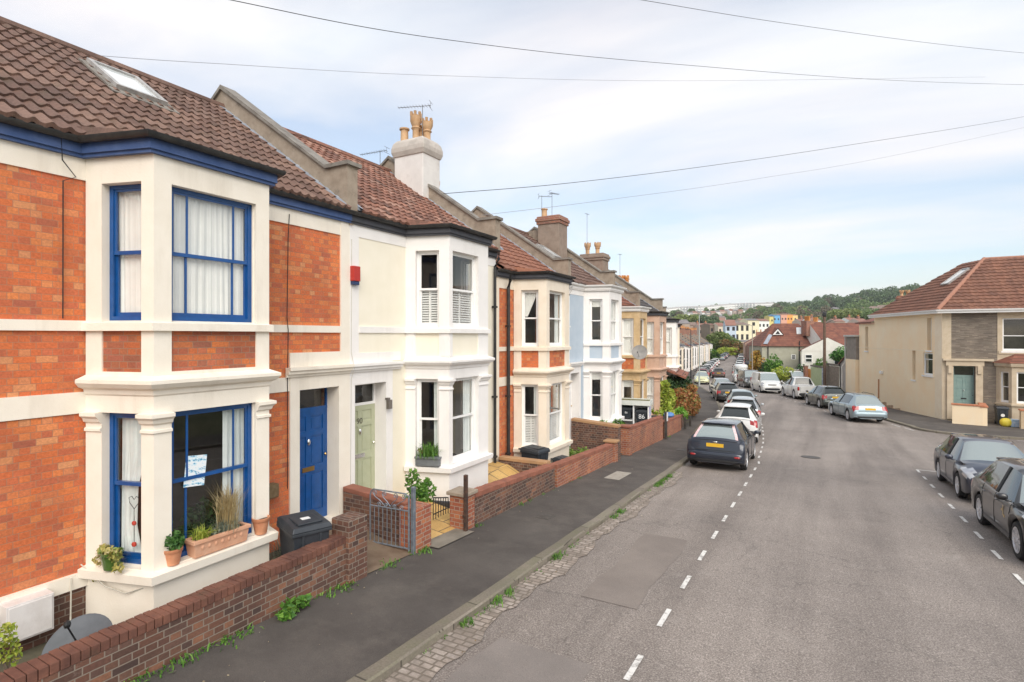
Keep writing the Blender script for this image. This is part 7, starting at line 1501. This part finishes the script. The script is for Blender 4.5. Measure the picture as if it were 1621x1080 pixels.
for i in range(16):
    px=1092+i*7.2; hill_house(px,760+14*math.sin(i),6.5,8.5,(FWH,FPNK,FTAN)[i%3],FR[i%2],('white','pink','tan')[i%3]+' house on the middle of the far slope, %s from the left of that row'%ordn[i],GA+' middle '+('white','pink','tan')[i%3],rot=q.uniform(-12,12))
for i in range(18):
    px=1062+i*9.0+q.uniform(-2,2); hill_house(px,q.uniform(540,640),8,6,(FTAN,FWH,FPNK)[i%3],FR[(i+1)%3],('tan','white','pink')[i%3]+' house low on the far slope among trees, %s from the left'%ordn[i],'low slope '+('tan','white','pink')[i%3]+' houses',rot=q.uniform(-25,25))
for i in range(34):
    px=q.uniform(1075,1335); k_=i%3; hill_house(px,q.uniform(430,720),7.5,5.6,(FWH,FTAN,FPNK)[k_],FR[(i+k_)%3],('white','tan','pink')[k_]+' little house scattered on the far hillside','scattered hillside '+('white','tan','pink')[k_]+' houses',rot=q.uniform(-30,30))
for i,px in enumerate((1340,1355,1370,1384,1396)):
    hill_house(px,560,8.6,7.5,FPNK,FR[2],'pink semi detached villa with gables below the wooded ridge, %s from the left'%ordn[i],'gabled villas below the wooded ridge',rh=4.2)
for i in range(14):
    px=1330+i*18; hill_house(px,q.uniform(330,420),9,6.5,(FPNK,FTAN)[i%2],FR[1],('pink','tan')[i%2]+' house across the valley behind the corner house, %s from the left'%ordn[i],'valley '+('pink','tan')[i%2]+' houses')
# trees of the far slopes, grouped by kind; the woodland itself reads as one mass
def wood(name,label,specs,mat,size,seed):
    mb=MB(); q=random.Random(seed); c,s=math.cos(R(YAW)),math.sin(R(YAW))
    for (p0,p1,d0,d1,n,r,h) in specs:
        for _ in range(n):
            px=q.uniform(p0,p1); dist=q.uniform(d0,d1); x=(px-810.5)/FPX*dist; X,Y=x*c-dist*s,x*s+dist*c; z=G(X,Y); rr=r*q.uniform(.7,1.25); hh=h*q.uniform(.75,1.2)
            for k in range(3): leaves(mb,(X+q.uniform(-.4,.4)*rr,Y+q.uniform(-.4,.4)*rr,z+hh*(.45+.17*k)),(rr*(1-.2*k),rr*(1-.2*k),hh*.27),120,size,q.randint(0,99999),shell=.7,asp=1.2)
    return tag(mb.build(name,mat),label,'woodland',kind='stuff')
wood('woodland','dark wooded ridge above the far houses on the right',[(1290,1520,640,860,110,11,17),(1230,1330,760,900,40,10,14),(1200,1260,780,830,14,9,10)],L_FARD,1.9,1)
wood('woodland','mid green trees filling the far slopes',[(1046,1240,800,835,22,7,11),(1190,1500,480,700,95,9,13),(1040,1240,600,720,34,8,8),(1100,1240,1000,1100,40,8,14),(1035,1290,1180,1330,50,16,14)],L_FAR,1.7,2)
wood('woodland','russet tinted trees scattered over the far slopes',[(1200,1500,500,800,28,9,15),(1050,1200,620,880,12,7,9)],L_FARR,1.7,3)
wood('woodland','pale green trees scattered over the far slopes',[(1190,1480,420,760,34,9,12),(1045,1120,420,560,8,7,9)],L_FARY,1.6,4)
for (px,yt,z,h,r,mt,lb) in ((1080,497,380,15,11,L_FARY,'bright yellow green tree on the near slope above the left terrace'),(1062,503,360,12,8,L_FARY,'yellow green tree left of the brightest one'),(1112,498,400,15,10,L_FARD,'dark green tree right of the bright yellow green one'),(1128,500,410,14,10,L_FARD,'second dark green tree on the near slope'),(1346,488,330,15,13,L_FARY,'broad light green tree above the russet roofs'),(1328,492,340,13,9,L_FAR,'mid green tree above the chimneys'),(1368,492,330,13,9,L_FAR,'mid green tree left of the corner house')):
    tree_at(px,yt,z,h,r,mt,lb,2600,1.1)
# air
hz=MB(); hz.box(-1500,1700,-40,2200,-30,135); HM=bpy.data.materials.new('haze'); HM.use_nodes=True; n_=HM.node_tree; n_.nodes.clear(); pv=n_.nodes.new('ShaderNodeVolumePrincipled'); pv.inputs['Color'].default_value=(.93,.95,1,1); pv.inputs['Density'].default_value=.00014; oo=n_.nodes.new('ShaderNodeOutputMaterial'); n_.links.new(pv.outputs[0],oo.inputs['Volume'])
if HAZE: tag(hz.build('haze',HM,uv=False),'thin pale haze over the valley','haze',kind='stuff')
